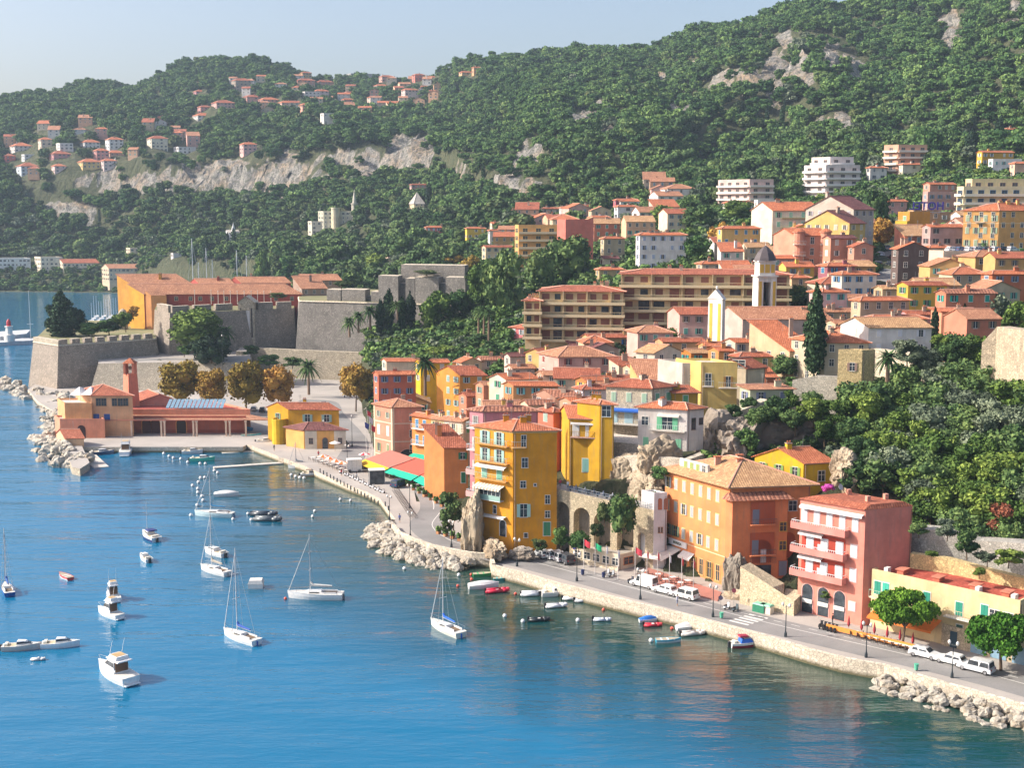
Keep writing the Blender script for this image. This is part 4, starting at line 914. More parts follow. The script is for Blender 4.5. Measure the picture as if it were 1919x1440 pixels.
lo = MB(); dk = plaster('c8643e'); gl = glassy(); rl = paint('6a5a58', .5)
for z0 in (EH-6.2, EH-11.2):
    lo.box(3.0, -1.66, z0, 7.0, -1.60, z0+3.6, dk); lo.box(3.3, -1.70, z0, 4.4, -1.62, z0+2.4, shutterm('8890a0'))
    lo.box(2.9, -2.3, z0-.15, 7.1, -1.6, z0, bw)
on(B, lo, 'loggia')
ra = MB()
for z0 in (EH-6.2, EH-11.2, 4.3):
    ra.box(2.9, -2.32, z0+.9, 7.1, -2.28, z0+.96, rl)
    for i in range(15): ra.box(2.9+i*.3, -2.32, z0, 2.93+i*.3, -2.29, z0+.95, rl)
on(B, ra, 'railing')
def arch_at(H_, x, y, z0, w_, h_, mat, name='arch'):
    mb = MB(); pts = [(-w_/2, 0), (w_/2, 0)]+[(w_/2*math.cos(t), h_-w_/2+w_/2*math.sin(t)) for t in [math.pi*i/10 for i in range(11)]]
    mb.face([(x+a, y, z0+c) for a, c in pts], mat); return mb.build(name, H_.root)
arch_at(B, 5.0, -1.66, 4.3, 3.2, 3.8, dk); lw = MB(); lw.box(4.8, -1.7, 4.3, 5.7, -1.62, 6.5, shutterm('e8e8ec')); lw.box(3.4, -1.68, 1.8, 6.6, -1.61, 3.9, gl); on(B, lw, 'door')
for x, z in ((7.9, EH-7.5), (7.9, EH-10.6)): link('window', window_mesh(1.1, 1.4, None, 'o', 'e8b850'), B.root, B.p(x, -1.62, z))
link('door', window_mesh(1.3, 2.4, '9098a8', 'c', 'd07050'), B.root, B.p(8.0, -1.62, 2.0))
B.win('R', 10.6, EH-4.6, 1.3, 1.6, None, 'o'); B.arch_panel('R', 10.0, 4.5, 2.4, 4.2, dk)
# tall arches of the ground floor
for i in range(7): B.win('L', 1.6+i*2.1, .5, .9, 2.6, 'a08040' if i % 2 else None, 'o', 'e8c080')
# roof terrace over the left wing
rt = MB(); wt = plaster('f4f0e4')
rt.prism([B.p(1.2, 7.4, EH+1.9), B.p(1.6, 7.4, EH+1.9), B.p(1.6, B.d-2.0, EH+1.9), B.p(1.2, B.d-2.0, EH+1.9)], [B.p(1.2, 7.4, EH), B.p(1.6, 7.4, EH), B.p(1.6, B.d-2, EH), B.p(1.2, B.d-2, EH)], wt)
rt.build('penthouse_wall', B.root)
for t in (8.2, 9.8, 11.4, 13): link('window', window_mesh(.8, 1.2, 'a8b868' if t > 9 else None, 'c' if t > 9 else 'o'), B.root, B.p(1.16, t, EH+.45), B.rel-math.pi/2)
for u, t in ((4, 9), (6, 6.5), (8.5, 10)):
    cm_ = MB(); c = B.p(u, t, 0); cm_.box(c.x-.5, c.y-.4, EH, c.x+.5, c.y+.4, EH+2.9, plaster('d8a890')); cm_.box(c.x-.6, c.y-.5, EH+2.9, c.x+.6, c.y+.5, EH+3.05, tile('o')); cm_.build('chimney', B.rf)
# sign over the restaurant
def text(s, size, mat, parent, loc, rot, name='lettering', ext=.02, mirror=False):
    c = bpy.data.curves.new(name, 'FONT'); c.body = s; c.size = size; c.extrude = ext; c.align_x = 'CENTER'; c.align_y = 'CENTER'; c.offset = size*.02
    o = bpy.data.objects.new(name, c); me = None; COL.objects.link(o)
    dg = bpy.context.evaluated_depsgraph_get(); me = bpy.data.meshes.new_from_object(o.evaluated_get(dg)); bpy.data.objects.remove(o)
    me.materials.clear(); me.materials.append(mat); o = link(name, me, parent, loc); o.rotation_euler = rot; return o
p_, rz = B.at('L', 3.9, EH-12.9); sg = MB(); sg.box(-2.4, -.25, 0, 2.4, -.08, 1.0, paint('faf8f4', .5)); so_ = sg.build('restaurant_sign', B.root); so_.location = p_; so_.rotation_euler = (0, 0, rz)
text('IBERIGA', .62, paint('3a5a48', .5), so_, (0, -.28, .5), (math.pi/2, 0, 0))
# shade sail and barrel awning
aw = MB(); s0, _ = B.at('L', .2, EH-13.2); s1, _ = B.at('L', 4.8, EH-13.3); out = Vector((math.cos(B.ya-B.yb)*-1, -math.sin(B.ya-B.yb), 0))
aw.face([s0+out*.1, s1+out*.1, s1+out*4.2+Vector((0, 0, -1.4)), s0+out*5.6+Vector((0, 0, -1.6))], paint('ece4da', .8)); aw.face([s0+out*5.6+Vector((0, 0, -1.66)), s1+out*4.2+Vector((0, 0, -1.46)), s1+out*.1+Vector((0, 0, -.06)), s0+out*.1+Vector((0, 0, -.06))], paint('d8d0c8', .8))
aw.build('awning', B.root); B.awning('L', 5.2, 8.2, EH-13.3, 1.2, .8, 'f6efe8')

# --- pink apartment building
K = hs('pink apartment building with long white railed balconies and three ground floor arches', 1500,1622,1710, 962, 17, 46, 19, 'f29884', 'flat', 'r', None, Y=180.4, zg=2.3, chim=0, name='apartment_building')
EH = K.h; K.wm = plaster('f29884')
rfm = MB(); rfm.prism([K.p(1.2, .4, EH+1.1), K.p(K.w-1, .4, EH+1.1), K.p(K.w-1, K.d-1.5, EH+1.1), K.p(1.2, K.d-1.5, EH+1.1)], [K.p(-.35, -.1, EH+.45), K.p(K.w+.1, -.1, EH+.45), K.p(K.w+.1, K.d+.2, EH+.45), K.p(-.35, K.d+.2, EH+.45)], tile('r')); rfm.build('tiled_roof', K.root)
K.awning('L', .2, K.d-.2, EH-.3, .7, .2, 'f8f0ee')
for i in range(5): K.win('L', .8+i*2.1, EH-3.0, .95, 2.3, 'f6f4f8', 'c', 'f0c8c0')
K.balcony('L', -.6, 8.2, EH-3.6, 1.3, 'f0a89c', 'e8f0f0', solid='f4a094')
for z in (EH-7.2, EH-10.8):
    K.balcony('L', -.6, 8.0, z, 1.3, 'f0a89c', 'e8f0f0', solid='f4a094')
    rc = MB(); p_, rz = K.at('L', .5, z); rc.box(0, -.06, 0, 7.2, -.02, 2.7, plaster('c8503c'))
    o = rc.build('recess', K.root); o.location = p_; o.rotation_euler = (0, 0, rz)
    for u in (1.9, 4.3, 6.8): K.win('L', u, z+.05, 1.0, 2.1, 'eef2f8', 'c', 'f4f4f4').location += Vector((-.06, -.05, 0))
    K.awning('L', .2, 4.2, z+2.95, .8, .3, 'f8f4f2'); K.win('L', K.d-1.6, z+.3, 1.0, 1.9, 'fbf8fa', 'c', 'f4c8c0')
    dv = MB(); p_, rz = K.at('L', 3.9, z); dv.box(0, -1.3, 0, 1.3, -1.22, 1.6, paint('f4f4f2', .5)); o = dv.build('screen', K.root); o.location = p_; o.rotation_euler = (0, 0, rz)
K.win('L', K.d-1.6, 2.0, 1.0, 1.3, 'f6f4f8', 'c', 'f4c8c0')
for u in (1.7, 4.4, 7.1): K.arch_panel('L', u, .1, 1.8, 4.4, glassy(), 'f8b4a8', 'arch'); wv = MB(); p_, rz = K.at('L', u, 1.6); wv.box(-.85, -.2, 0, .85, -.1, .6, WHITE()); o = wv.build('shop_blind', K.root); o.location = p_; o.rotation_euler = (0, 0, rz)
for u, t in ((5.5, 8), (3, 2.5), (6.6, 3)):
    c = K.p(u, t, 0); v = MB(); v.box(c.x-.3, c.y-.3, EH+.9, c.x+.3, c.y+.3, EH+1.9, plaster('e0a088')); v.build('chimney', K.root)
ds = MB(); c = K.p(4.5, 8.5, EH+2.2); ds.lathe([(.05, -.1), (.35, 0), (.5, .15)], paint('c8c8c8', .5), 10); o = ds.build('satellite_dish', K.root); o.location = c; o.rotation_euler = (R(70), 0, R(20))

# --- long low yellow building at the right edge
L_ = hs('long low cream building with a flat red roof, green shutters and garages', 1634,1912,1990, 1134, 9, 45, 45, 'f2dca8', 'flat', 'f', None, Y=165, zg=2.3, w=8, name='apartment_building', chim=0)
EH = L_.h
for i, u in enumerate((1.0, 2.3, 8.6, 13.4, 17.0)): L_.win('L', u, EH-3.0 if i != 3 else EH-3.4, 1.0, 1.9, '30a088' if i != 1 else '48c8b0', 'c')
L_.win('L', 18.4, EH-2.9, 1.3, 1.4, None, 'o'); L_.win('L', 20.3, EH-2.9, 1.3, 1.4, None, 'o')
L_.balcony('L', .2, 3.6, EH-3.3, 1.0, 'f0e0c0', 'a8c8b0'); L_.balcony('L', 11.6, 21.4, EH-3.6, 1.0, 'ece4dc', 'd8c8a0')
for u in (13.6, 18.0, 20.8): L_.win('L', u, EH-6.6, .9, 1.9, '306858', 'c')
gb = MB(); p_, rz = L_.at('L', 0, 0); gb.box(11.2, -.4, 0, L_.d+.1, .0, 3.0, stone('d8c4a4', 'rubble', 1.5, .6, .5)); o = gb.build('stone_base', L_.root); o.location = p_; o.rotation_euler = (0, 0, rz)
for u in (13.0, 16.6, 19.4, 22.4):
    dm = MB(); p_, rz = L_.at('L', u, .05); dm.box(-1.1 if u > 14 else -.5, -.47, 0, 1.1 if u > 14 else .5, -.41, 2.3, paint('8cb0c8' if u > 14 else '305060', .5)); o = dm.build('garage_door', L_.root); o.location = p_; o.rotation_euler = (0, 0, rz)
for t in (3.5, 9.0, 14.5, 19): v = MB(); c = L_.p(2.5, L_.d-t, 0); v.box(c.x-.8, c.y-.5, EH, c.x+.8, c.y+.5, EH+.7, plaster('d87c60')); v.box(c.x-1, c.y-.7, EH+.7, c.x+1, c.y+.7, EH+.82, plaster('e08c70')); v.build('chimney', L_.root)
for t in (1.8, 15.5, 20.5): v = MB(); c = L_.p(1.2, L_.d-t, 0); v.box(c.x-.5, c.y-.3, EH, c.x+.5, c.y+.3, EH+.9, WHITE()); v.build('air_conditioner', L_.root)
L_.awning('L', 1.2, 11.0, 3.4, 3.2, .9, 'f08030', name='orange_awning')
# --- pavilion restaurant
V = hs('single storey glass restaurant pavilion with a flat beige roof', 1074,1159,1207, 1046, 3, 50, 35, 'f4e4c8', 'flat', 't', None, Y=210, zg=2.3, chim=0, name='restaurant_pavilion')
for i in range(5): V.win('L', 1.0+i*2.0, 1.1, 1.3, 1.2, None, 'o', 'f8f0e4')
V.win('R', 2.2, 1.1, 2.0, 1.2, None, 'o', 'e08850'); v = MB(); p_, rz = V.at('L', 0, 0); v.box(-.6, -.6, 0, V.d+.3, -.3, .9, stone('ecdcc0', 'pale_rubble', 1.5, .7, .3)); o = v.build('plinth', V.root); o.location = p_; o.rotation_euler = (0, 0, rz)
# --- red restaurant canopies on the quay
for i, (x0, x1, ya_, lb, colr) in enumerate(((700, 745, 866, 'faded red canvas roof of the first quay restaurant', 'b87868'), (745, 800, 880, 'red canvas roof of the middle quay restaurant with a small white signboard', 'd4604c'), (800, 832, 893, 'red canvas roof of the last quay restaurant by the orange house', 'dc6a50'))):
    a0, a1 = P(x0, ya_-14, 5.6), P(x1, ya_+2, 5.6); dd = (a1-a0); nv = Vector((dd.y, -dd.x, 0)).normalized()
    mb = MB(); cm_ = paint(colr, .85); b0, b1 = a0-nv*4.5, a1-nv*4.5
    mb.prism([tuple(a0+nv*2.2-Vector((0, 0, .9))), tuple(a1+nv*2.2-Vector((0, 0, .9))), tuple(b1+Vector((0, 0, .6))), tuple(b0+Vector((0, 0, .6)))], [tuple(a0+nv*2.2-Vector((0, 0, 1.0))), tuple(a1+nv*2.2-Vector((0, 0, 1.0))), tuple(b1+Vector((0, 0, .5))), tuple(b0+Vector((0, 0, .5)))], cm_)
    rt_ = empty('restaurant_canopy', (a0.x, a0.y, ZQ), 0, lb, 'canopy', 'canvas canopies of the quay restaurants')
    o = mb.build('canvas', rt_); o.location = -Vector((a0.x, a0.y, ZQ))
    tv = MB(); gm = paint('10b898' if i else 'f4c020', .8)
    f0, f1 = a0+nv*2.2-Vector((0, 0, .95)), a1+nv*2.2-Vector((0, 0, .95)); tv.prism([tuple(f0), tuple(f1), tuple(f1+nv*2-Vector((0, 0, .8))), tuple(f0+nv*2-Vector((0, 0, .8)))], [tuple(q-Vector((0, 0, .06))) for q in (f0, f1, f1+nv*2-Vector((0, 0, .8)), f0+nv*2-Vector((0, 0, .8)))], gm)
    o = tv.build('awning', rt_); o.location = -Vector((a0.x, a0.y, ZQ))
    for k in range(4): po = MB(); c = f0.lerp(f1, k/3); po.box(c.x-.06, c.y-.06, ZQ, c.x+.06, c.y+.06, f0.z, paint('f0e8e0', .6)); o = po.build('post', rt_); o.location = -Vector((a0.x, a0.y, ZQ))

# ================= arcade wall carrying the upper road =================
def arch_wall(mb, A, Bp, zb, zt0, zt1, arches, th, mat, mback):
    d = (Bp-A); L0 = math.hypot(d.x, d.y); ux = Vector((d.x, d.y, 0)).normalized(); nn = Vector((-ux.y, ux.x, 0))
    def pt(s, z, back=0): return (A.x+ux.x*s+nn.x*back, A.y+ux.y*s+nn.y*back, z)
    top = lambda s: zt0+(zt1-zt0)*s/L0
    s = 0
    for (c, w_, zs) in arches+[(L0+99, 0, 0)]:
        e = min(L0, c-w_/2)
        mb.face([pt(s, zb), pt(e, zb), pt(e, top(e)), pt(s, top(s))], mat)
        if c > L0: break
        n = 10; xs = [c-w_/2*math.cos(math.pi*i/n) for i in range(n+1)]; zz = [zs+w_/2*math.sin(math.pi*i/n) for i in range(n+1)]
        for i in range(n):
            mb.face([pt(xs[i], zz[i]), pt(xs[i+1], zz[i+1]), pt(xs[i+1], top(xs[i+1])), pt(xs[i], top(xs[i]))], mat)
            mb.face([pt(xs[i], zz[i]), pt(xs[i], zz[i], th), pt(xs[i+1], zz[i+1], th), pt(xs[i+1], zz[i+1])], mat)
        for x in (c-w_/2, c+w_/2): mb.face([pt(x, zb), pt(x, zb, th), pt(x, zs, th), pt(x, zs)], mat)
        s = c+w_/2
    mb.face([pt(0, zb, th), pt(L0, zb, th), pt(L0, top(L0), th), pt(0, top(0), th)], mback)
    mb.face([pt(0, top(0)), pt(L0, top(L0)), pt(L0, top(L0), 3.6), pt(0, top(0), 3.6)], PAVE)
    mb.face([pt(0, zb), pt(0, top(0)), pt(0, top(0), th), pt(0, zb, th)], mat)
    return pt, top
A_ = D(1033, 914, 221); B_ = D(1226, 957, 211); A0 = Vector((A_.x, A_.y, 0)); B0 = Vector((B_.x, B_.y, 0)); L0 = (B0-A0).length
ROCKN = rockm('cliff_rock', (.36, .32, .27), (.13, .12, .11))
av = MB(); sc = L0/193
pt, top = arch_wall(av, A0, B0, 1.5, A_.z, B_.z, [((1053-1033)*sc, 31*sc, 10.2), ((1092-1033)*sc, 31*sc, 9.6), ((1131-1033)*sc, 31*sc, 9.2), ((1174-1033)*sc, 30*sc, 8.4), ((1204-1033)*sc, 13*sc, 7.5)], 2.2, stone('dccbaa', 'arcade_stone', 1.5, .5, .5), ROCKN)
va = empty('arcade_wall', (A0.x, A0.y, 2), 0, 'tall rubble stone arcade with four big arches holding up the sloping street', 'arcade wall')
o = av.build('wall', va); o.location = -Vector((A0.x, A0.y, 2))
rg = MB(); rm_ = paint('9aa8b4', .5)
for i in range(61): s_ = L0*i/60; rg.box(*[c-.03 for c in pt(s_, top(s_), .1)][:2], top(s_), *[c+.03 for c in pt(s_, top(s_), .1)][:2], top(s_)+1.0, rm_)
for i in range(12):
    a_, b_ = L0*i/12, L0*(i+1)/12
    for hh in (.5, 1.0): rg.cyl(pt(a_, top(a_)+hh, .1), pt(b_, top(b_)+hh, .1), .035, .035, rm_, 4)
o = rg.build('railing', va); o.location = -Vector((A0.x, A0.y, 2))
Wt = hs('narrow whitewashed stair tower with two arched openings beside the palazzo', 1213,1226,1250, 930, 10, 40, 5, 'f6f2f0', 'flat', 'w', None, Y=211, zg=2.3, d=2.2, chim=0, name='stair_tower', cat='tower')
for u in (1.0, 2.0): Wt.arch_panel('R', u, Wt.h-2.4, .7, 2.0, plaster('c07858')); Wt.win('R', u*.5+.4, 6.2, .25, .9, None, 'o', 'b89070')
# steps and rubble walls between palazzo and pink building
RUB = stone('dccbaa', 'arcade_stone'); 
stonewall([P(1395, 1128, 2.3), P(1458, 1142, 2.3), P(1477, 1150, 2.3), P(1490, 1138, 2.3)], 1.5, [8.2, 6.0, 4.6, 5.0], 3.0, 'curved rubble stone ramp wall between the palazzo and the pink building', RUB)
stonewall([D(1700, 1000, 188), D(1760, 1010, 184), D(1840, 1015, 181), D(1919, 1050, 176), D(2100, 1090, 166)], 2, [zr(985, 188), zr(990, 184), zr(1010, 181), zr(1015, 176), zr(1040, 166)], 3.0, 'high grey stained retaining wall below the hanging oaks', stone('b8b4aa', 'grey_rubble', 1.3, .5, .7), 'retaining_wall', 'retaining wall')
stonewall([D(1708, 1040, 183), D(1780, 1050, 180), D(1860, 1070, 175.5), D(1960, 1095, 170)], 2, [zr(1036, 183), zr(1046, 180), zr(1068, 175.5), zr(1092, 170)], 1.2, 'lower honey coloured wall right behind the flat red roof', stone('e0c890', 'honey_stone', 1.4, .6, .5), 'retaining_wall', 'retaining wall')
stonewall([D(1636, 640, 262), D(1700, 655, 252), D(1745, 668, 246)], 18, [zr(652, 262), zr(660, 252), zr(672, 246)], 1.5, 'garden terrace wall with a scalloped tile coping behind the single palm', stone('dcd0b8', 'rubble', 1.5))
stonewall([D(1488, 712, 246), D(1535, 712, 243), D(1576, 716, 240)], 18, [zr(712, 246), zr(704, 243), zr(706, 240)], 1.5, 'dark rubble wall with a green door left of the golden stone tower', stone('a8a498', 'dark_rubble', 1.4, .5, .6))
stonewall([D(1340, 766, 236), D(1382, 770, 232), D(1432, 748, 236)], 14, [zr(768, 236), zr(770, 232), zr(748, 236)], 2.0, 'pale rubble terrace wall on the cliff below the yellow balcony house', stone('dcd0b8', 'rubble', 1.5))
stonewall([D(1845, 640, 238), D(1880, 620, 236), D(1925, 640, 228), D(1990, 650, 220)], 24, [zr(642, 238), zr(612, 236), zr(618, 228), zr(620, 220)], 3.0, 'tall crumbling pale stone wall with two little arches at the right edge', stone('c8b89e', 'pale_ruin', 1.2, .5, .7), 'ruined_wall')
# ================= citadel =================
FS = stone('a89c8e', 'fort_stone', .9, .5, .6); FL = stone('c4b8a2', 'fort_stone_pale', .9, .6, .5); COP = stone('dccfb8', 'coping2', .7, .8, .3)
def bat(mb, top, z1, z0, bt, mat, mtop, edge=None):
    """prism with battered (sloping) sides"""
    n = len(top); A = sum(top[i][0]*top[(i+1) % n][1]-top[(i+1) % n][0]*top[i][1] for i in range(n))
    if A < 0: top = top[::-1]
    cl = top+[top[0]]; out = []
    for i in range(n):
        a, b_, c = Vector(top[i-1]), Vector(top[i]), Vector(top[(i+1) % n])
        d1 = (b_-a).normalized(); d2 = (c-b_).normalized(); n1 = Vector((d1.y, -d1.x)); n2 = Vector((d2.y, -d2.x)); m_ = (n1+n2); m_ = m_/max(.5, m_.length_squared/2)
        out.append(tuple(b_+m_*bt))
    mb.prism([(x, y, z1) for x, y in top], [(x, y, z0) for x, y in out], mat, mtop)
def xyp(px, Y, z=20): return (xat(px, Y, z), Y)
GRS = pavem('fort_turf', (.16, .17, .07), (.26, .22, .11))
cit = empty('citadel', (-150, 450, 0), 0, 'great stone citadel with a sharp battered bastion standing over the sea', 'citadel')
def ch(mb, name, par): o = mb.build(name, par); o.location = -par.location; return o
b1 = MB(); A1, B1, C1 = xyp(62, 452, 18), xyp(109, 438, 18), xyp(292, 462, 18)
bat(b1, [A1, B1, C1, xyp(292, 540, 18), xyp(100, 540, 18)], 16.8, -1, 2.6, FS, GRS)
bat(b1, [A1, B1, C1, xyp(292, 540, 18), xyp(100, 540, 18)], 17.1, 16.7, .3, COP, GRS)
for i in range(8):   # merlons of the parapet
    p0 = Vector(B1).lerp(Vector(C1), i/8+.012); p1 = Vector(B1).lerp(Vector(C1), i/8+.09); d = (p1-p0).normalized(); nn = Vector((-d.y, d.x))*2.2
    b1.prism([(*p0, 18.9), (*p1, 18.9), (*(p1+nn), 18.9), (*(p0+nn), 18.9)], [(*p0, 17), (*p1, 17), (*(p1+nn), 17), (*(p0+nn), 17)], FS, COP)
p0, p1 = Vector(A1), Vector(B1); d = (p1-p0).normalized(); nn = Vector((-d.y, d.x))*2.2
b1.prism([(*p0, 18.6), (*p1, 18.6), (*(p1+nn), 18.6), (*(p0+nn), 18.6)], [(*p0, 17), (*p1, 17), (*(p1+nn), 17), (*(p0+nn), 17)], FL, COP)
ch(b1, 'bastion', cit)
W = [xyp(318, 463, 28), xyp(430, 478, 28), xyp(445, 480, 28), xyp(478, 480, 28), xyp(550, 486, 28)]
b2 = MB(); bat(b2, [xyp(290, 478, 24), W[0], W[4], xyp(556, 560, 28), xyp(300, 560, 28)], 26.2, 6, 1.6, FS, GRS)
def merl(mb, a, b_, z, n, hh, gap=.22, th=2.0):
    for i in range(n):
        p0 = Vector(a).lerp(Vector(b_), i/n+gap/n/2); p1 = Vector(a).lerp(Vector(b_), (i+1)/n-gap/n/2); d = (p1-p0).normalized(); nn = Vector((-d.y, d.x))*th
        mb.prism([(*p0, z+hh), (*p1, z+hh), (*(p1+nn), z+hh), (*(p0+nn), z+hh)], [(*p0, z), (*p1, z), (*(p1+nn), z), (*(p0+nn), z)], FS, COP)
merl(b2, xyp(291, 477, 27), W[0], 26.2, 1, 2.6); merl(b2, W[0], xyp(440, 479, 28), 26.2, 3, 2.4); merl(b2, xyp(480, 480, 28), W[4], 26.2, 2, 2.6)
ch(b2, 'curtain_wall', cit)
gh = MB(); ga, gb_ = xyp(446, 477, 28), xyp(476, 477, 28)
gh.prism([(*ga, 29), (*gb_, 29), (gb_[0], 484, 29), (ga[0], 484, 29)], [(*ga, 10), (*gb_, 10), (gb_[0], 484, 10), (ga[0], 484, 10)], FL, COP)
mx = (ga[0]+gb_[0])/2; gh.face([(ga[0]-.3, 476.9, 29), (gb_[0]+.3, 476.9, 29), (mx, 476.9, 31.2)], FL); gh.face([(ga[0]-.4, 476.7, 29), (mx, 476.7, 31.5), (mx, 484, 31.5), (ga[0]-.4, 484, 29)], COP); gh.face([(mx, 476.7, 31.5), (gb_[0]+.4, 476.7, 29), (gb_[0]+.4, 484, 29), (mx, 484, 31.5)], COP)
ch(gh, 'gatehouse', cit)
gd = MB(); gd.box(mx-1.6, 476.9, 10, mx+1.6, 477.3, 14.6, paint('30282a', .9)); gd.box(mx-1.3, 476.85, 17.5, mx+1.3, 477.2, 26, plaster('e8e4e0')); gd.box(mx-2.2, 476.8, 16, mx-1.8, 477.2, 27, paint('40363a', .9)); gd.box(mx+1.8, 476.8, 16, mx+2.2, 477.2, 27, paint('40363a', .9)); ch(gd, 'gate', cit)
br = MB(); br.prism([(mx-2, 476, 12.4), (mx+2, 476, 12.4), (mx+3, 462, 12.4), (mx-1, 462, 12.4)], [(mx-2, 476, 9), (mx+2, 476, 9), (mx+3, 462, 9), (mx-1, 462, 9)], FL, PAVE); ch(br, 'footbridge', cit)
# right bastion and its stepped ramparts
b3 = MB(); S = [xyp(561, 476, 30), xyp(640, 470, 32), xyp(873, 452, 34), xyp(880, 530, 34), xyp(556, 560, 30)]
FD = stone('96918a', 'fort_stone_dark', 1.0, .45, .7)
zt = zr(566, 472); bat(b3, S, zt, 4, 2.4, FD, GRS); bat(b3, S, zt+.3, zt-.1, .35, COP, GRS)
def blk(x0, x1, Ya, Yb, rt, rb, mat=FD, dep=8, mt=None):
    a, b_ = xyp(x0, Ya, 36), xyp(x1, Yb, 36); z1 = zr(rt, (Ya+Yb)/2); z0 = zr(rb, (Ya+Yb)/2)-1
    b3.prism([(*a, z1), (*b_, z1), (b_[0]+1, b_[1]+dep, z1), (a[0]+1, a[1]+dep, z1)], [(*a, z0), (*b_, z0), (b_[0]+1, b_[1]+dep, z0), (a[0]+1, a[1]+dep, z0)], mat, mt or COP)
blk(612, 638, 475, 473, 543, 570); blk(640, 684, 472.6, 469, 543, 566); blk(695, 709, 468, 467, 547, 566); blk(709, 746, 466, 463, 517, 566); blk(760, 777, 462, 461, 522, 566, dep=9)
blk(778, 822, 460.6, 457, 520, 566, dep=9); blk(835, 872, 456, 453, 520, 566, dep=9); blk(746, 760, 466, 465, 531, 566); blk(822, 835, 460, 459, 531, 566); blk(752, 871, 472, 464, 497, 540, dep=10); blk(684, 695, 472, 471, 555, 566)
ch(b3, 'upper_rampart', cit)
gl_ = MB(); g0, g1, g2 = P(165, 748, 1.5), P(345, 740, 1.5), P(345, 740, 1.5)
gl_.prism([(*xyp(184, 436, 11), 11), (*xyp(335, 440, 11), 11), (*xyp(470, 440, 11), 11), (*xyp(470, 475, 11), 11), (*xyp(184, 470, 11), 11)], [(*P(165, 748, 0).xy, 0), (*P(335, 745, 0).xy, 0), (*xyp(480, 436, 11), 0), (*xyp(470, 475, 11), 0), (*xyp(184, 470, 11), 0)], FL, PAVE); ch(gl_, 'glacis', cit)
rd = MB(); s_ = smooth([xyp(x, y, 11) for x, y in ((215, 441), (260, 445), (310, 449), (360, 448), (420, 446))]); strip(rd, offset(s_, 2.6), offset(s_, -2.6), 11.02, 11.02, ASPH); rd.f = [f[::-1] for f in rd.f]; ch(rd, 'ramp_road', cit)
stonewall([P(446, 668, 9), P(520, 672, 9), P(600, 676, 9), P(700, 680, 9)], 0, 12.6, 2.5, 'pale stone retaining wall under the citadel forecourt', FL, 'retaining_wall', 'retaining wall')
ft = MB(); ft.prism(flat([P(446, 668, 9), P(700, 680, 9), Vector((*xyp(760, 452, 12), 0)), Vector((*xyp(446, 478, 12), 0))], 12.4), flat([P(446, 668, 9), P(700, 680, 9), Vector((*xyp(760, 452, 12), 0)), Vector((*xyp(446, 478, 12), 0))], 2), FL, PAVE)
struct('citadel_forecourt', ft)
# barracks inside
RB = house('long brick red barracks with a tiled lean-to roof and pale poles in front', 243, 270, 565, 551, 10, 60, 0, 'a8483c', 'sf', 'p', None, Y=500, d=8, zg=16, pitch=.42, name='barracks', cat='barracks', chim=0)
for x in (330, 357, 375, 397, 424, 517, 547): RB.win('R', (x-270)/295*RB.w, RB.h-2.6, 1.3, 1.5, None, 'o', 'd8d0b0')
RB2 = house('red rear barracks wing with its ochre yellow seaward end wall', 241, 250, 362, 534, 10, 60, 0, 'e8a848', 'sf', 'p', None, Y=511, d=9, zg=16, pitch=.42, name='barracks', cat='barracks', chim=1)
yw = MB(); yw.face([RB.p(-.06, RB.d, 0), RB.p(-.06, 0, 0), RB.p(-.06, 0, RB.h), RB.p(-.06, RB.d, RB.h+RB.d*.42)], plaster('f4b440')); yw.build('gable_wall', RB.root)
yx = MB(); yx.prism([RB.p(.5, -3, RB.h-.5), RB.p(6.5, -3, RB.h-.5), RB.p(6.5, .0, RB.h+1.2), RB.p(.5, .0, RB.h+1.2)], [RB.p(.5, -3, 0), RB.p(6.5, -3, 0), RB.p(6.5, 0, 0), RB.p(.5, 0, 0)], plaster('d8985c'), tile('p')); yx.build('stair_bay', RB.root)
for a in ((('low red range with a cross gable in the middle of the citadel'), 448, 452, 545, 530, 9, 40, 0, 'a8483c', 'gx', 'p', {'Y': 520}), ('small red pavilion with a tower like chimney in the citadel', 372, 375, 440, 533, 9, 40, 0, 'c05a50', 'gx', 'p', {'Y': 522, 'chim': 2}),
          ('red building with a flat roofed yard at the right end of the citadel', 566, 570, 640, 525, 9, 30, 0, 'a89080', 'gx', 'p', {'Y': 525}), ('tan roofed guardhouse leaning on the right bastion', 562, 566, 612, 541, 7, 30, 15, 'b09888', 'sf', 'p', {'Y': 502})):
    house(*a[:11], '', **{**a[11], 'zg': 18, 'name': 'citadel_house', 'd': 10})
sv = MB(); c = Vector((*xyp(230, 498, 24), 0)); sv.lathe([(1.2, 13), (1.9, 16), (1.9, 22), (2.1, 22.2), (1.9, 23.4), (1.2, 24.6), (.3, 25.2)], FL, 12, c); tag(sv.build('watch_turret', None, True), 'round stone watch turret with a dome at the tip of the citadel', 'turret')
for i, x in enumerate((365, 396, 409, 420, 432, 445, 458, 471, 483, 495, 508)):
    y0 = 490; c = xyp(x, y0, 28); f_ = MB(); z1 = zr(550, y0) if i > 1 else zr(548, y0); f_.cyl((*c, 27.5), (*c, z1+.8), .13, .1, paint('e8dcd0', .5), 6); f_.ball((*c, z1+.85), .2, .2, .2, paint('e8dcd0', .5), 6, 4)
    tag(f_.build('flagpole'), 'bare pale pole standing in the row along the red barracks wall', 'pole', 'bare poles along the barracks')

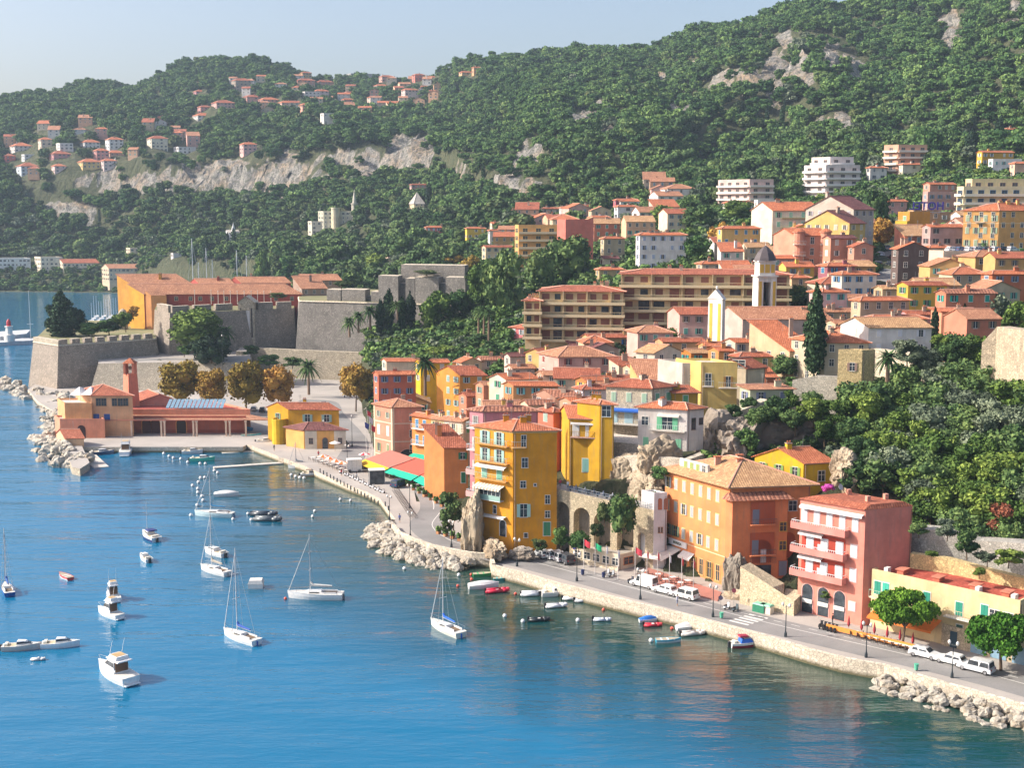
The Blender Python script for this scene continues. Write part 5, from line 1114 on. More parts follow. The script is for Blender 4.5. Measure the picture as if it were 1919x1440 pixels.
# ================= fishing port building =================
W_ = hs('long peach port building with a pillared porch and solar panels', 190,198,469, 771, 8, 40, 0, 'f0a888', 'flat', 'f', None, Y=352, d=22, zg=2.2, chim=0, name='port_building')
EH = W_.h
pr = MB(); pz = zr(789, 341)-2.2; pb = plaster('d0806c')
pr.box(0, -11.5, pz+.1, W_.w+.3, -11.3, pz+.3, pb)
po_ = [W_.p(-.5, -12.4, pz), W_.p(W_.w+.8, -12.4, pz), W_.p(W_.w+.3, .02, EH-1.0), W_.p(0, .02, EH-1.0)]
pr.prism(po_, [p-Vector((0, 0, .18)) for p in po_], tile('p')); pr.build('porch_roof', W_.root)
pi = plaster('f4d8c0')
for x in (247, 303, 309, 363, 369, 424, 431, 461, 165, 181):
    u = (xat(x, 341, 4)-W_.C.x); c = MB(); c.box(u-.22, -11.4, 0, u+.22, -11.0, pz, pi); c.box(u-.3, -11.5, pz-.3, u+.3, -10.9, pz, pi); c.build('column', W_.root)
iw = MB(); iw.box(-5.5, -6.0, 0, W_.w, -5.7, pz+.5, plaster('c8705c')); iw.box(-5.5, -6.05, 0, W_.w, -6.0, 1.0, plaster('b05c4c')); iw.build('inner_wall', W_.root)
for x, w_, c_ in ((275, 2.4, '5c2c24'), (292, 2.4, '5c2c24'), (340, 2.6, '40302c'), (205, 5.2, '283840')):
    u = xat(x, 346, 4)-W_.C.x; arch_at(W_, u, -6.1, 0, w_+.5, 4.3, paint('f0a060', .8)); arch_at(W_, u, -6.15, 0, w_, 4.1, paint(c_, .7), 'door')
sp = MB(); u0, u1 = xat(315, 356, 10)-W_.C.x, xat(423, 356, 10)-W_.C.x
for i in range(14):
    a = u0+(u1-u0)*i/14; sp.prism([(a, 1.2, EH+.75), (a+(u1-u0)/14-.25, 1.2, EH+.75), (a+(u1-u0)/14-.25, 5.5, EH+2.6), (a, 5.5, EH+2.6)], [(a, 1.2, EH+.6), (a+(u1-u0)/14-.25, 1.2, EH+.6), (a+(u1-u0)/14-.25, 5.5, EH+2.4), (a, 5.5, EH+2.4)], paint('88a8bc', .2))
sp.build('solar_panel_array', W_.root)
U_ = hs('upper floor of the port with five dark windows under a red hipped roof', 166,171,248, 741, 11, 40, 0, 'f0b88c', 'hip', 'r', None, Y=341, d=11, zg=2.2, chim=0, name='port_house')
for x in (184, 194, 214, 225, 235): U_.win('R', (x-171)/77*U_.w, U_.h-2.9, 1.3, 2.0, None, 'o', '987858')
for x in (179, 199): U_.win('R', (x-171)/77*U_.w, U_.h-7.0, 1.6, 1.9, '2858a8', 'c', 'f0b88c')
G_ = hs('peach gable fronted hall with a small round window behind the port house', 256,262,335, 753, 9, 30, 0, 'f0a890', 'gy', 'r', None, Y=362, d=12, zg=2.2, chim=0, pitch=.36, name='port_hall')
tb = MB(); c = Vector((*xyp(246, 360, 10), 0)); tb.lathe([(2.6, 2), (2.45, 6), (1.95, 17)], plaster('f09878'), 4, c); tb.box(c.x-1.5, c.y-1.5, 17, c.x-.9, c.y+1.5, 20, plaster('f09878')); tb.box(c.x+.9, c.y-1.5, 17, c.x+1.5, c.y+1.5, 20, plaster('f09878')); tb.prism([(c.x-.2, c.y-.2, 21.4), (c.x+.2, c.y-.2, 21.4), (c.x+.2, c.y+.2, 21.4), (c.x-.2, c.y+.2, 21.4)], [(c.x-1.8, c.y-1.8, 20), (c.x+1.8, c.y-1.8, 20), (c.x+1.8, c.y+1.8, 20), (c.x-1.8, c.y+1.8, 20)], tile('o')); tb.ball((c.x, c.y, 18.6), .5, .5, .6, paint('b0a890', .4, .3)); tag(tb.build('bell_turret'), 'slim peach bell turret with an open top and tiny orange roof', 'turret')
Tc = hs('curved orange terrace wing of the port under a white canvas', 115,121,172, 759, 8, 30, 0, 'f8b47c', 'flat', 'w', None, Y=340, d=10, zg=2.2, chim=0, name='terrace_wing')
cv = MB(); wh = paint('f6f2ee', .6)
for u0, u1 in ((1, 4), (4, 7.2)): cv.prism([((u0+u1)/2-.1, 4.9, Tc.h+4.2), ((u0+u1)/2+.1, 4.9, Tc.h+4.2), ((u0+u1)/2+.1, 5.1, Tc.h+4.2), ((u0+u1)/2-.1, 5.1, Tc.h+4.2)], [(u0, 1, Tc.h+2.5), (u1, 1, Tc.h+2.5), (u1, 9, Tc.h+2.5), (u0, 9, Tc.h+2.5)], wh)
for u in (1.1, 4, 7.1): cv.cyl((u, 1.1, Tc.h), (u, 1.1, Tc.h+2.5), .06, .06, wh, 5)
cv.build('canopy', Tc.root)
Lb = hs('peach block with a dark arched doorway at the breakwater end of the port', 110,112,196, 789, 5, 30, 0, 'f0a080', 'flat', 'p', None, Y=338, d=7, zg=2.2, chim=0, name='port_block')
Lb.arch_panel('R', (152-112)/84*Lb.w, 0, 2.2, 3.6, paint('40282a', .8)); 
Sh = hs('small boat shed with a bright coral roof on the breakwater', 108,122,157, 821, 4, 35, 0, 'f0c8a0', 'gx', 'r', None, Y=325, d=8, zg=2.0, chim=0, name='boat_shed')
# yellow harbour house
Yp = hs('deep yellow harbour house with pale shutters and a round corner turret', 515,540,635, 767, 8, 60, -4, 'eeb024', 'gx', 'r', None, Y=330, d=7, zg=2.3, chim=1, name='harbour_house')
for u in ((576-540)/95*Yp.w, (612-540)/95*Yp.w): Yp.win('R', u, Yp.h-3.3, 1.3, 1.9, '9cc0b8', 'o', sub=True)
Yp.win('L', 3.5, Yp.h-3.6, .9, 2.2, '88b098', 'o', sub=True)
rtu = MB(); c = P(524, 832, 2.3); rtu.lathe([(2.0, 0), (2.0, 6.6), (1.8, 6.6), (1.8, 6.2)], plaster('f0c020'), 14, (0, 0, 0)); o = rtu.build('turret', Yp.root); o.location = Yp.root.matrix_basis.inverted() @ Vector((c.x, c.y+.6, 2.3))
Yo = hs('low cream and orange harbour office with an arched door', 558,569,648, 806, 4, 50, 2, 'f4b868', 'hip', 'b', None, Y=322, d=7, zg=2.3, chim=0, name='harbour_office')
for u in (1.8, 9.2): 
    pn = MB(); pn.box(u-1.5, -.05, 0, u+1.5, .01, Yo.h-.3, plaster('f0e4d0')); pn.build('panel', Yo.root); Yo.win('R', u, 1.3, 1.0, 1.5, None, 'o', 'b89888').location += Vector((0, -.05, 0))
Yo.arch_panel('R', 5.4, 0, 1.4, 2.9, glassy(), 'c88858', 'door')
# ================= balcony flats (long yellow block) =================
def flats(label, x0, x1, rows, Y, yb, wall, bays, fh, nfl, slab='e8d8b0', dark='946050', roof='r', z1row=None, d=12, ovb=1.6, step=0):
    zt = zr(z1row, Y); C = D(x0, z1row, Y); w = along(C, zt, R(yb), x1); zg = zt-nfl*fh-3
    H_ = House(label, 'apartment block', C, zg, zt, w, d, yb, yb, wall, 'apartment_block'); H_.roof('flat', 'w', chim=0) if roof == 'w' else H_.roof('hip', roof, .16, .9, 3)
    for k in range(nfl):
        z = H_.h-(k+1)*fh; mb = MB(); mb.box(-.5, -ovb, z-.15, w+.5, .0, z+.1, paint(slab, .8)); mb.box(-.55, -ovb-.08, z-.3, w+.55, -ovb-.003, z+.42, paint(slab, .8)); o = mb.build('balcony', H_.root)
        r2 = MB(); r2.box(-.5, -ovb, z+.95, w+.5, -ovb+.06, z+1.05, paint(slab, .8))
        n = int(w/1.2)
        for i in range(n+1): r2.box(-.5+(w+1)*i/n-.02, -ovb, z+.1, -.5+(w+1)*i/n+.02, -ovb+.04, z+1, paint('c8b888', .8))
        r2.build('railing', o)
        for i in range(bays):
            u = w*(i+.5)/bays; ww = w/bays*H_.rng.choice((.5, .62, .72)); 
            st = H_.rng.random(); m_ = paint(dark, .7) if st < .6 else glassy()
            pm = MB(); hh = fh-.75 if ww > 2 and H_.rng.random() < .6 else 1.5; zb_ = z+.12 if hh > 1.6 else z+.95
            pm.box(u-ww/2, -.06, zb_, u+ww/2, .02, zb_+hh, m_); pm.build('window', H_.root)
        for i in range(0, bays+1, 2): wl = MB(); u = w*i/bays; wl.box(u-.12, -ovb+.1, z+.1, u+.12, -.07, z+fh-.16, H_.wm); wl.build('partition', H_.root)
    return H_
flats('long five storey yellow block of balcony flats with maroon shutters, upper wing', 1165, 1480, 0, 334, -7, 'ecd4a4', 11, 3.2, 5, z1row=513, slab='f0dcb0')
flats('lower left wing of the yellow balcony flats stepping down to the trees', 1012, 1168, 0, 331, -7, 'ecd4a4', 7, 3.2, 4, z1row=545, slab='f0dcb0')
flats('lowest terrace wing of the yellow balcony flats at the left end', 984, 1013, 0, 329, -7, 'e8d0a0', 2, 3.2, 3, z1row=563, slab='f0dcb0')
# ================= church =================
WHp = plaster('f8f4ec'); YEp = plaster('f4c850')
ch_ = House('church with a white and yellow baroque gable front and long tiled nave', 'church', D(1392, 592, 300), 24, zr(598, 300), 21, 12, 0, 25, 'd8c0b4', 'church'); ch_.roof('gx', 'p', .4, .4, 0)
tw = D(1334, 640, 296); fx = MB()
def fpt(u, z): return (u, 0, z)
fr_ = empty('church_front', (tw.x, tw.y, 20), 0); 
def slab_poly(mb, pts, y0, y1, mat):
    n = len(pts); mb.face([(x, y0, z) for x, z in pts], mat); mb.face([(x, y1, z) for x, z in pts][::-1], mat)
    for i in range(n): (a, b_), (c, d_) = pts[i], pts[(i+1) % n]; mb.face([(a, y1, b_), (c, y1, d_), (c, y0, d_), (a, y0, b_)][::-1], mat)
Ht = zr(560, 296)-20
slab_poly(fx, [(-2.6, 0), (2.6, 0), (2.4, 3.5), (2.0, 3.6), (1.9, Ht), (-1.9, Ht), (-2.0, 3.6), (-2.4, 3.5)], -.6, .6, WHp)
slab_poly(fx, [(-2.2, Ht), (2.2, Ht), (0, Ht+2.2)], -.7, .7, WHp)
bpy.data.objects.remove(fr_)
fc_ = fx.build('front_gable', ch_.root); fc_.rotation_euler = (0, 0, R(-42)); ix = ch_.root.matrix_basis.inverted(); fc_.location = ix @ Vector((tw.x+.8, tw.y-1.0, 20))
yl = MB(); yl.box(-1.5, -.66, 4.2, -.75, -.6, Ht-1, YEp); yl.box(.75, -.66, 4.2, 1.5, -.6, Ht-1, YEp); yl.box(-.4, -.68, 3, .4, -.6, 6.5, paint('8c8478', .8)); yl.build('pilaster_panel', fc_)
st2 = MB(); st2.ball((0, 0, Ht+2.6), .3, .3, .45, WHp); st2.build('finial', fc_)
for s_ in (-3.2, 3.2): sb = MB(); sb.lathe([(.55, 0), (.5, 3.6), (.65, 4.1), (.2, 4.9)], WHp, 8, (s_, 0, 0)); sb.build('scroll_buttress', fc_)
# belfry
bt = D(1437, 580, 318); zb0 = 24; bf = empty('belfry', (bt.x, bt.y, zb0), R(6), 'white and yellow bell tower with an arched opening and dark slate dome', 'bell tower')
zA, zB_, zC, zD = zr(580, 318)-zb0, zr(517, 318)-zb0, zr(498, 318)-zb0, zr(480, 318)-zb0
m1 = MB(); hwid = 2.35
m1.box(-hwid, 0, 0, hwid, 2*hwid, zA, WHp); m1.box(-hwid, 0, zA, -hwid*.42, 2*hwid, zB_-.3, WHp); m1.box(hwid*.42, 0, zA, hwid, 2*hwid, zB_-.3, WHp); m1.box(-hwid*.419, .3, zB_-1.6, hwid*.419, 2*hwid-.3, zB_-.3, WHp); m1.box(-hwid*.419, 2*hwid-.35, zA, hwid*.419, 2*hwid-.3, zB_-1.61, paint('3c3430', .8))
m1.box(-hwid-.35, -.35, zB_-.3, hwid+.35, 2*hwid+.35, zB_+.05, WHp); m1.box(-hwid+.3, .3, zB_+.05, hwid-.3, 2*hwid-.3, zC+.9, WHp); m1.box(-hwid, 0, zC+.9, hwid, 2*hwid, zC+1.2, WHp); m1.build('shaft', bf)
m2 = MB(); m2.box(-hwid*.9, -.05, zA+.5, -hwid*.6, -.003, zB_-1.4, YEp); m2.box(hwid*.6, -.05, zA+.5, hwid*.9, -.003, zB_-1.4, YEp); m2.box(-.6, .25, zB_+.7, .6, .297, zC+.3, YEp); m2.box(-hwid+.5, .25, zB_+.7, -.9, .297, zC+.3, YEp); m2.box(.9, .25, zB_+.7, hwid-.5, .297, zC+.3, YEp); m2.build('yellow_panel', bf)
m3 = MB(); m3.lathe([(2.9, zC+1.2), (2.7, zC+1.9), (2.0, zC+3.2), (.9, zC+4.3), (.1, zC+4.9)], paint('544a4c', .6), 8, (0, hwid, 0)); m3.cyl((0, hwid, zC+4.8), (0, hwid, zC+6.2), .06, .04, WHITE(), 5); m3.build('dome', bf)
m4 = MB(); m4.lathe([(.75, zA+1.0), (.6, zA+1.8), (.3, zA+2.1), (.05, zA+2.3)], paint('5c4c38', .4, .4), 10, (0, hwid, 0)); m4.build('bell', bf)
# ================= blocks on the hillside =================
def block(label, x0, xc, x1, row, h, ya, yb, wall, slab, bays, lv, roofk='w', cat='apartment block', Y=None, sh=None, balL=True, balR=True, dark='c8a898', fh=3.0, d=None):
    H_ = house(label, x0, xc, x1, row, h, ya, yb, wall, 'flat' if roofk == 'w' else 'hip', roofk, None, Y=Y, cat=cat, name='apartment_block', chim=2, d=d)
    for fc, on_ in (('L', balL), ('R', balR)):
        Lf = H_.flen(fc); nb_ = max(1, int(Lf/4.2))
        for k in range(lv):
            z = H_.h-(k+1)*fh
            if on_: H_.balcony(fc, .1, Lf-.1, z, 1.3, slab, slab, solid=slab) if 0 else None
            p_, rz = H_.at(fc, 0, z)
            if on_: mb = MB(); mb.box(.05, -1.3, -.12, Lf-.05, .0, .1, paint(slab, .8)); mb.box(.05, -1.3, .1, Lf-.05, -1.22, .85, paint(slab, .8)); o = mb.build('balcony', H_.root); o.location = p_; o.rotation_euler = (0, 0, rz)
            for i in range(nb_): H_.win(fc, Lf*(i+.5)/nb_, z+.5, 1.9, 1.6, None, 'o', dark)
    return H_
block('six storey pale pink flats lowest on the wooded hill with two palms in front', 1346,1405,1450, 338, 14, 40, 10, 'e8ccc4', 'f6e8dc', 4, 5, Y=None)
block('stepped white flats in the middle of the wooded hill', 1507,1548,1612, 311, 14, 40, 10, 'ece0dc', 'f8f0ea', 4, 5)
ph = block('upper set back storeys of the stepped white flats', 1521,1556,1600, 296, 16, 40, 10, 'ece0dc', 'f8f0ea', 4, 2)
block('tall salmon and cream flats highest on the hill beside the oaks', 1657,1684,1738, 273, 14, 40, 8, 'e8b498', 'f8ecdc', 5, 6)
block('round fronted apricot flats with deep balconies in the centre', 968,972,1046, 424, 18, 30, 0, 'f4bc74', 'f4d8b0', 3, 5, balL=False, dark='f0d890')
block('blank dusty pink tower block beside the round dark tree', 1044,1060,1112, 414, 20, 20, 0, 'd07868', 'e8b0a0', 3, 0)
block('white flats with blue awnings spread along the hilltop street', 1799,1806,1960, 352, 10, 30, 0, 'f4e4bc', 'fbf2dc', 6, 3, dark='3078b0')
block('penthouse row above the blue awning flats', 1815,1822,1960, 338, 12, 30, 0, 'f0dca8', 'f8f0dc', 6, 1, balR=False)
Hh = hs('big orange hotel block with pale green shutters and a bright orange hipped roof', 1806,1873,1960, 394, 13, 66, 8, 'f8bc70', 'hip', 'o', '', name='hotel_building', chim=3)
Hh.grid('L', 4, [Hh.h-3.2, Hh.h-6.8, Hh.h-10.4], .9, 1.7, 'c0d4b0'); Hh.band(Hh.h-3.9, 'f8dcb0', .06, .15); Hh.balcony('L', Hh.d*.35, Hh.d*.6, Hh.h-3.5, .8)
Hy = hs('narrow ochre building with yellow balconies under the reversed rooftop sign', 1683,1705,1743, 400, 11, 40, 5, 'd8a040', 'flat', 'w', None, name='apartment_block', chim=0)
for k in range(3): Hy.balcony('L', .1, Hy.d-.1, Hy.h-(k+1)*3.1, 1.2, 'f0d060', 'e8e0c0', solid='f0c848'); Hy.win('L', 2.5, Hy.h-(k+1)*3.1+.3, 1.0, 1.9, '98c8a0', 'c'); 
hsb = hs('tan flat roofed building carrying the rooftop sign', 1708,1712,1762, 397, 6, 20, 0, 'c8a078', 'flat', 'w', '', Y=Hy.C.y+14, chim=0)
sg_ = empty('rooftop_sign', D(1737, 396, hsb.C.y-.5), 0, 'violet rooftop hotel sign seen from behind with mirrored letters', 'sign'); 
lt = text('HOTEL', 3.6, paint('4838a8', .5), sg_, (0, 0, 1.6), (math.pi/2, 0, math.pi), 'lettering', .08)
rk = MB(); 
for i in range(5): rk.box(-4+i*2-.05, -.05, -1.0, -4+i*2+.05, .05, .45, paint('c8c8d0', .5))
rk.box(-6, -.06, -.35, 6, .06, -.2, paint('c8c8d0', .5)); rk.build('sign_frame', sg_)
Ga = house('cream apartment house with mint shutters and a long orange roof with solar panel', 1443,1448,1540, 394, 14, 30, 0, 'ece0cc', 'gx', 'o', None, d=11, chim=2, pitch=.5, name='apartment_house')
for k in range(4): Ga.grid('R', 4, [Ga.h-(k+1)*3.2+.7], 1.1, 1.8, '9cd8bc', mixp=.8); Ga.balcony('R', 3.0, Ga.w-.5, Ga.h-(k+1)*3.2+.6, .8, 'd8cc88', 'd8e4d8')
house('pale stone gable building with a dark roof edge behind the cream apartments', 1538,1600,1638, 392, 16, 50, 35, 'd8ccbc', 'gx', 'b', 'c8c0c8', d=16, pitch=.5)
house('yellow gable building behind the twin turret block', 1508,1592,1622, 418, 13, 50, 35, 'ecc878', 'gx', 'b', 'e8dcc0', pitch=.5)
Pt = house('pink block with two round corner turrets and white balconies', 1485,1489,1556, 441, 14, 30, 0, 'e8a084', 'gx', 'o', None, chim=0, d=9, name='turret_building')
for u in (1.3, Pt.w-1.3):
    tt = MB(); tt.lathe([(1.6, 0), (1.6, Pt.h+.8), (1.9, Pt.h+.85), (1.9, Pt.h+1.1)], Pt.wm, 12, (u, 0, 0)); tt.lathe([(1.95, Pt.h+1.1), (1.0, Pt.h+1.7), (.1, Pt.h+2.0)], tile('o'), 12, (u, 0, 0)); tt.build('turret', Pt.root)
for k in range(4): Pt.grid('R', 3, [Pt.h-(k+1)*3.2+.7], 1.0, 1.9, None, m0=2.2); Pt.balcony('R', -.4, 3.0, Pt.h-(k+1)*3.2+.6, 1.9, 'f4ece0', 'f4ece0'); Pt.balcony('R', Pt.w-3.0, Pt.w+.4, Pt.h-(k+1)*3.2+.6, 1.9, 'f4ece0', 'f4ece0')
house('pink wing with white balconies right of the turreted block', 1552,1557,1604, 446, 13, 30, 15, 'e09c80', 'gx', 'b', 'f0e4d8')
# car deck with arcade of orange niches
Kd = house('cream car park deck with six orange gabled niches in its wall', 1765,1768,1862, 474, 7, 30, 0, 'f4dcc0', 'flat', 'w', None, d=14, chim=0, name='parking_deck')
for i in range(6): arch_at(Kd, 1.4+i*(Kd.w-2.4)/5.6, -.05, Kd.h-5.6, 1.7, 4.4, plaster('e89468'), 'niche')
# ================= distant villas =================
VILLAS = [
 (18,60,273,5,'f4ece4','o','white villa with an orange gable on the far left hillside'),(40,66,290,4,'eef0f0','w','white modern house with a pergola under the orange gable villa'),(71,97,261,7,'f4dcc4','o','cream villa standing above its neighbours on the far left slope'),
 (105,137,269,5,'f4f0e8','w','wide white house with rows of windows left of the gabled white one'),(150,187,266,4,'f4f0ec','o','low white house with a long balcony on the left hill'),(197,231,261,7,'f6f6f4','o','white gabled villa with a tall front on the left hill'),
 (275,314,259,8,'f4ecd4','r','large cream villa with a red roof alone among pines'),(5,29,292,4,'e88078','r','small red house at the far left edge'),(91,132,288,4,'e0a0a0','r','long low rose house with a red roof'),
 (30,73,311,6,'dce8f0','r','white and blue villa with red roof above the cliff road'),(96,124,311,6,'f0d0c8','o','pale pink house hugging the cliff top'),(174,204,282,7,'f0b0a8','o','pink villa with white window frames in the cluster of villas'),
 (145,188,303,5,'f4d08c','o','yellow house with a long orange roof on the cliff top'),(187,219,301,8,'f4dcd4','o','pink and white tower villa at the cliff edge'),(198,233,286,4,'f8ccb4','o','peach villa behind the cliff edge tower villa'),
 (325,367,276,4,'f4f2f0','w','long white flat roofed villa right of the cream pine villa'),(449,481,270,7,'f0c0b8','o','pink villa with an orange roof above the pale cliffs'),(288,314,221,4,'e8b8b0','r','rose cottage in the pines high on the left hill'),
 (361,403,216,4,'f4f0e8','o','white villa with an orange roof mid way up the left hill'),(362,386,171,4,'e8a0a8','r','pink roofed house near the crest'),(433,471,150,8,'b8a898','r','brown stone castle like villa near the crest'),
 (562,584,136,9,'e8c890','r','tall tan tower house near the skyline'),(553,590,150,4,'e8b0a0','r','low rose house at the foot of the tan tower house'),(590,625,153,3,'e4a898','r','rose bungalow left of the grey block'),
 (455,490,181,4,'e8b0a4','r','rose terraced house at the left of the hilltop village'),(484,522,186,5,'f0b0a0','o','orange roofed terraced house in the hilltop village'),(396,440,192,4,'d8b0a8','r','long rose house below the hilltop village'),
 (370,396,200,4,'e8a8a0','r','rose cottage at the lower left of the hilltop village'),(520,556,192,4,'ecc8b8','o','pale terraced house at the right of the terrace row'),(560,590,196,6,'f4b8a0','o','salmon house at the lower end of the hilltop village'),
 (563,600,172,5,'f4ece8','w','white block in the middle of the hilltop village'),(586,616,170,6,'f0dcd8','o','white house with an orange roof beside the white block'),(643,708,138,5,'b8b8b8','w','long grey flat roofed building on the skyline'),
 (710,738,143,5,'e8b8a8','r','pink villa right of the long grey building'),(772,797,140,7,'e89080','r','red villa near the skyline saddle'),(793,818,144,4,'e8c8a8','o','tan cottage right of the red villa'),
 (752,784,168,6,'f0d8d0','o','pinkish white villa under the saddle'),(784,806,162,4,'f0b890','o','orange roofed cottage above the pinkish villa'),(801,818,170,5,'f4e8d8','o','white gabled cottage at the right of the village'),
 (688,716,182,4,'e8d0c0','r','cream cottage below the grey building'),(640,672,174,3,'ecb8a0','r','rose roofed bungalow below the long grey building'),(700,728,160,4,'e8dcc8','o','cream villa in the village gardens'),
 (640,662,186,4,'f0a898','o','coral cottage at the lower edge of the village'),(860,886,135,6,'f4c898','o','orange villa left half on the ridge line'),(884,902,126,6,'f0b888','o','apricot villa right on the ridge line'),
 (600,630,213,7,'f0ece4','w','white modern villa over the pale cliffs'),(668,690,166,4,'e0c8b8','r','small tan house between the grey block and cream cottage'),
 (645,662,462,4,'f0ece8','w','white cube house above the citadel'),(722,745,484,4,'e8c8b8','w','pale garden pavilion among the trees above the citadel'),(625,652,474,3,'f0f0ec','w','long white bungalow in the trees above the citadel'),
 (236,270,466,4,'f0dcc0','w','cream terrace wall house in the woods behind the fort'),(320,340,476,3,'e8e0dc','w','small pale house between umbrella pines behind the fort'),
]
for x0, x1, row, h, wl, rf, lb in VILLAS:
    big = (x1-x0)*1.0
    house(lb, x0, x0+max(3, big*.22), x1, row, h*1.35+1, 40, 12, wl, 'flat' if rf == 'w' else 'hip', rf, '687078', name='villa', cat='villa', chim=1, dens=3.6, pitch=.5, group=None)
rv = random.Random(4); WLS = (('cream', 'f0e0c4'), ('white', 'f2efea'), ('pink', 'e8b8ac'), ('peach', 'f0c09c'), ('ochre', 'dcb070'), ('coral', 'e08c70'), ('sand', 'd8c4a4'), ('yellow', 'ecc860')); RFS = (('orange', 'o'), ('red', 'r'), ('dusty pink', 'p'), ('tan', 't'))
def fill(n, px0, px1, Y0, Y1, h0, h1, w0, w1, where, grp, cond=None, gap=1.5):
    boxes = []
    for o in bpy.data.objects:
        if o.type == 'EMPTY' and o.parent is None and 'house_box' in o: boxes.append(tuple(o['house_box']))
    k = 0
    for _ in range(n*40):
        if k >= n: break
        Y = rv.uniform(Y0, Y1); px = rv.uniform(px0, px1); x = (px-960)/F*Y
        if cond and not cond(px, Y): continue
        w_, d_ = rv.uniform(w0, w1), rv.uniform(w0, w1)*.8; r_ = max(w_, d_)*.62+gap
        if any(b[0]-r_ < x < b[1]+r_ and b[2]-r_ < Y < b[3]+r_ for b in boxes): continue
        z = ter(x, Y); h = rv.uniform(h0, h1); wn, wc = rv.choice(WLS if Y < 600 else (WLS[0], WLS[1], WLS[1], WLS[2], WLS[3], WLS[6])); rn, rc = rv.choice(RFS if Y < 600 else (RFS[0], RFS[2], RFS[2], RFS[1])); C = Vector((x-w_/2, Y-d_/2, z+h))
        H_ = House(f'{wn} house with {rn} roof {where}', 'house', C, z-3, z+h, w_, d_, rv.uniform(-12, 15), rv.uniform(-5, 20), wc, 'house', grp)
        H_.roof(rv.choice(('gx', 'gx', 'hip', 'gy', 'sf')), rc, .4, .4, rv.choice((0, 1, 1)))
        nc = max(1, int(w_/2.8)) if Y < 600 else max(1, int(w_/4))
        for zz in range(1, 1+int(h/3+.4)): H_.grid('R', nc, [H_.h-zz*3+1], .9, 1.4, rv.choice(('70b8a8', '88a8b8', '', '9a8068')) or None, .4)
        boxes.append((x-w_/2, x+w_/2, Y-d_/2, Y+d_/2)); k += 1
fill(34, 720, 1340, 240, 352, 5, 7.5, 7, 12, 'packed in the old town lanes', 'small houses of the old town', lambda p, y: not (p < 860 and y < 312) and y < 350-(p < 900)*10 and y > 246+max(0, 1000-p)*.12 and not (p > 1120 and y < 252), .4)
fill(26, 1350, 1900, 252, 440, 5, 7, 7, 12, 'crowded below the upper street', 'small houses of the upper town', lambda p, y: not (1630 < p < 1700) and y > 262+(p-1350)*.0 and not (p > 1730 and y < 268), .4)
fill(34, 440, 830, 1290, 1540, 6, 8.5, 9, 14, 'in the village near the skyline', 'houses of the skyline village', lambda p, y: abs(y-(1330+(p-440)*.35)) < 130, 5)
fill(14, 0, 380, 1170, 1290, 6, 8, 9, 14, 'scattered above the coast cliffs', 'villas above the coast cliffs', None, 5)
fill(22, 930, 1280, 520, 690, 6, 8, 9, 14, 'on the garden slope under the wooded hill', 'houses of the garden slope', None, 3)
def bl(label, x0, xc, x1, row, h, wall, rf, Y, nm='harbour_block', sh='5c5450', typ=None): return house(label, x0, xc, x1, row, h, 40, 5, wall, typ or ('flat' if rf == 'w' else 'gx'), rf, sh, Y=Y, zg=2.5, name=nm, cat='building', d=14, fl=3.4, dens=3.2, chim=0)
bl('long white and blue harbour block at the far shore', -30, -25, 57, 485, 11, 'f0f0ea', 'w', 1046); bl('cream four storey cube on the far shore', 54, 76, 117, 483, 12, 'f0e4cc', 'w', 1040)
bl('cream workshop with a row of openings on the far shore', 112, 118, 186, 493, 8, 'f4e4c8', 'r', 1036); bl('long stone warehouse with tall windows on the far quay', 195, 204, 290, 503, 12, 'e0ccac', 'p', 1000)
bl('grey gable warehouse joined to the long stone one', 288, 292, 330, 506, 12, 'b8a8a0', 'p', 1000)
fq = MB(); fq.prism(flat([P(150, 538, 2), P(240, 546, 2), P(300, 546, 2), Vector((-250, 1060, 0)), Vector((-370, 1060, 0))], 5), flat([P(150, 538, 2), P(240, 546, 2), P(300, 546, 2), Vector((-250, 1060, 0)), Vector((-370, 1060, 0))], -4), FL); tag(fq.build('harbour_wall'), 'pale masonry harbour wall below the long stone warehouse', 'harbour wall')
# castle-like villa and chapel
Ca = house('pale castle villa with battlements and a slim spired turret in the dark woods', 596, 606, 664, 397, 14, 40, -5, 'd8d4bc', 'flat', 'w', '7c8480', name='castle_villa', cat='castle', zg=None, chim=0)
tm_ = MB(); tm_.lathe([(2.2, 0), (2.2, Ca.h+5), (2.7, Ca.h+5.3), (2.7, Ca.h+6.2), (1.5, Ca.h+6.2), (1.3, Ca.h+9), (.1, Ca.h+16)], plaster('d8d4c4'), 12, (Ca.w, 1, 0)); tm_.build('turret', Ca.root)
t2 = MB(); t2.lathe([(3.2, 0), (3.2, Ca.h+2), (3.5, Ca.h+2.2), (3.5, Ca.h+3)], plaster('ece0c0'), 14, (Ca.w*.4, -.5, 0)); t2.build('bow_front', Ca.root)
Cw = house('lower terrace wing of the castle villa', 577, 584, 612, 416, 9, 40, 0, 'ece4d0', 'flat', 'w', '7c8480', name='villa', cat='villa', chim=0)
Cc = house('little white chapel with a spire in the woods left of the castle villa', 421, 428, 450, 436, 5, 30, 0, 'eef0f4', 'gx', 'w', '', name='chapel', cat='chapel', chim=0)
t3 = MB(); t3.lathe([(1.6, 0), (1.6, Cc.h+3), (.9, Cc.h+4.6), (.05, Cc.h+8)], plaster('eef0f4'), 8, (4, 0, 0)); t3.build('spire', Cc.root)
Cp = house('beige chapel house with a steep grey pyramid roof below the pink cube villa', 770, 776, 795, 380, 6, 30, 0, 'ecd8b0', 'hip', 'w', '', name='chapel_house', pitch=2.0, chim=0, d=7)
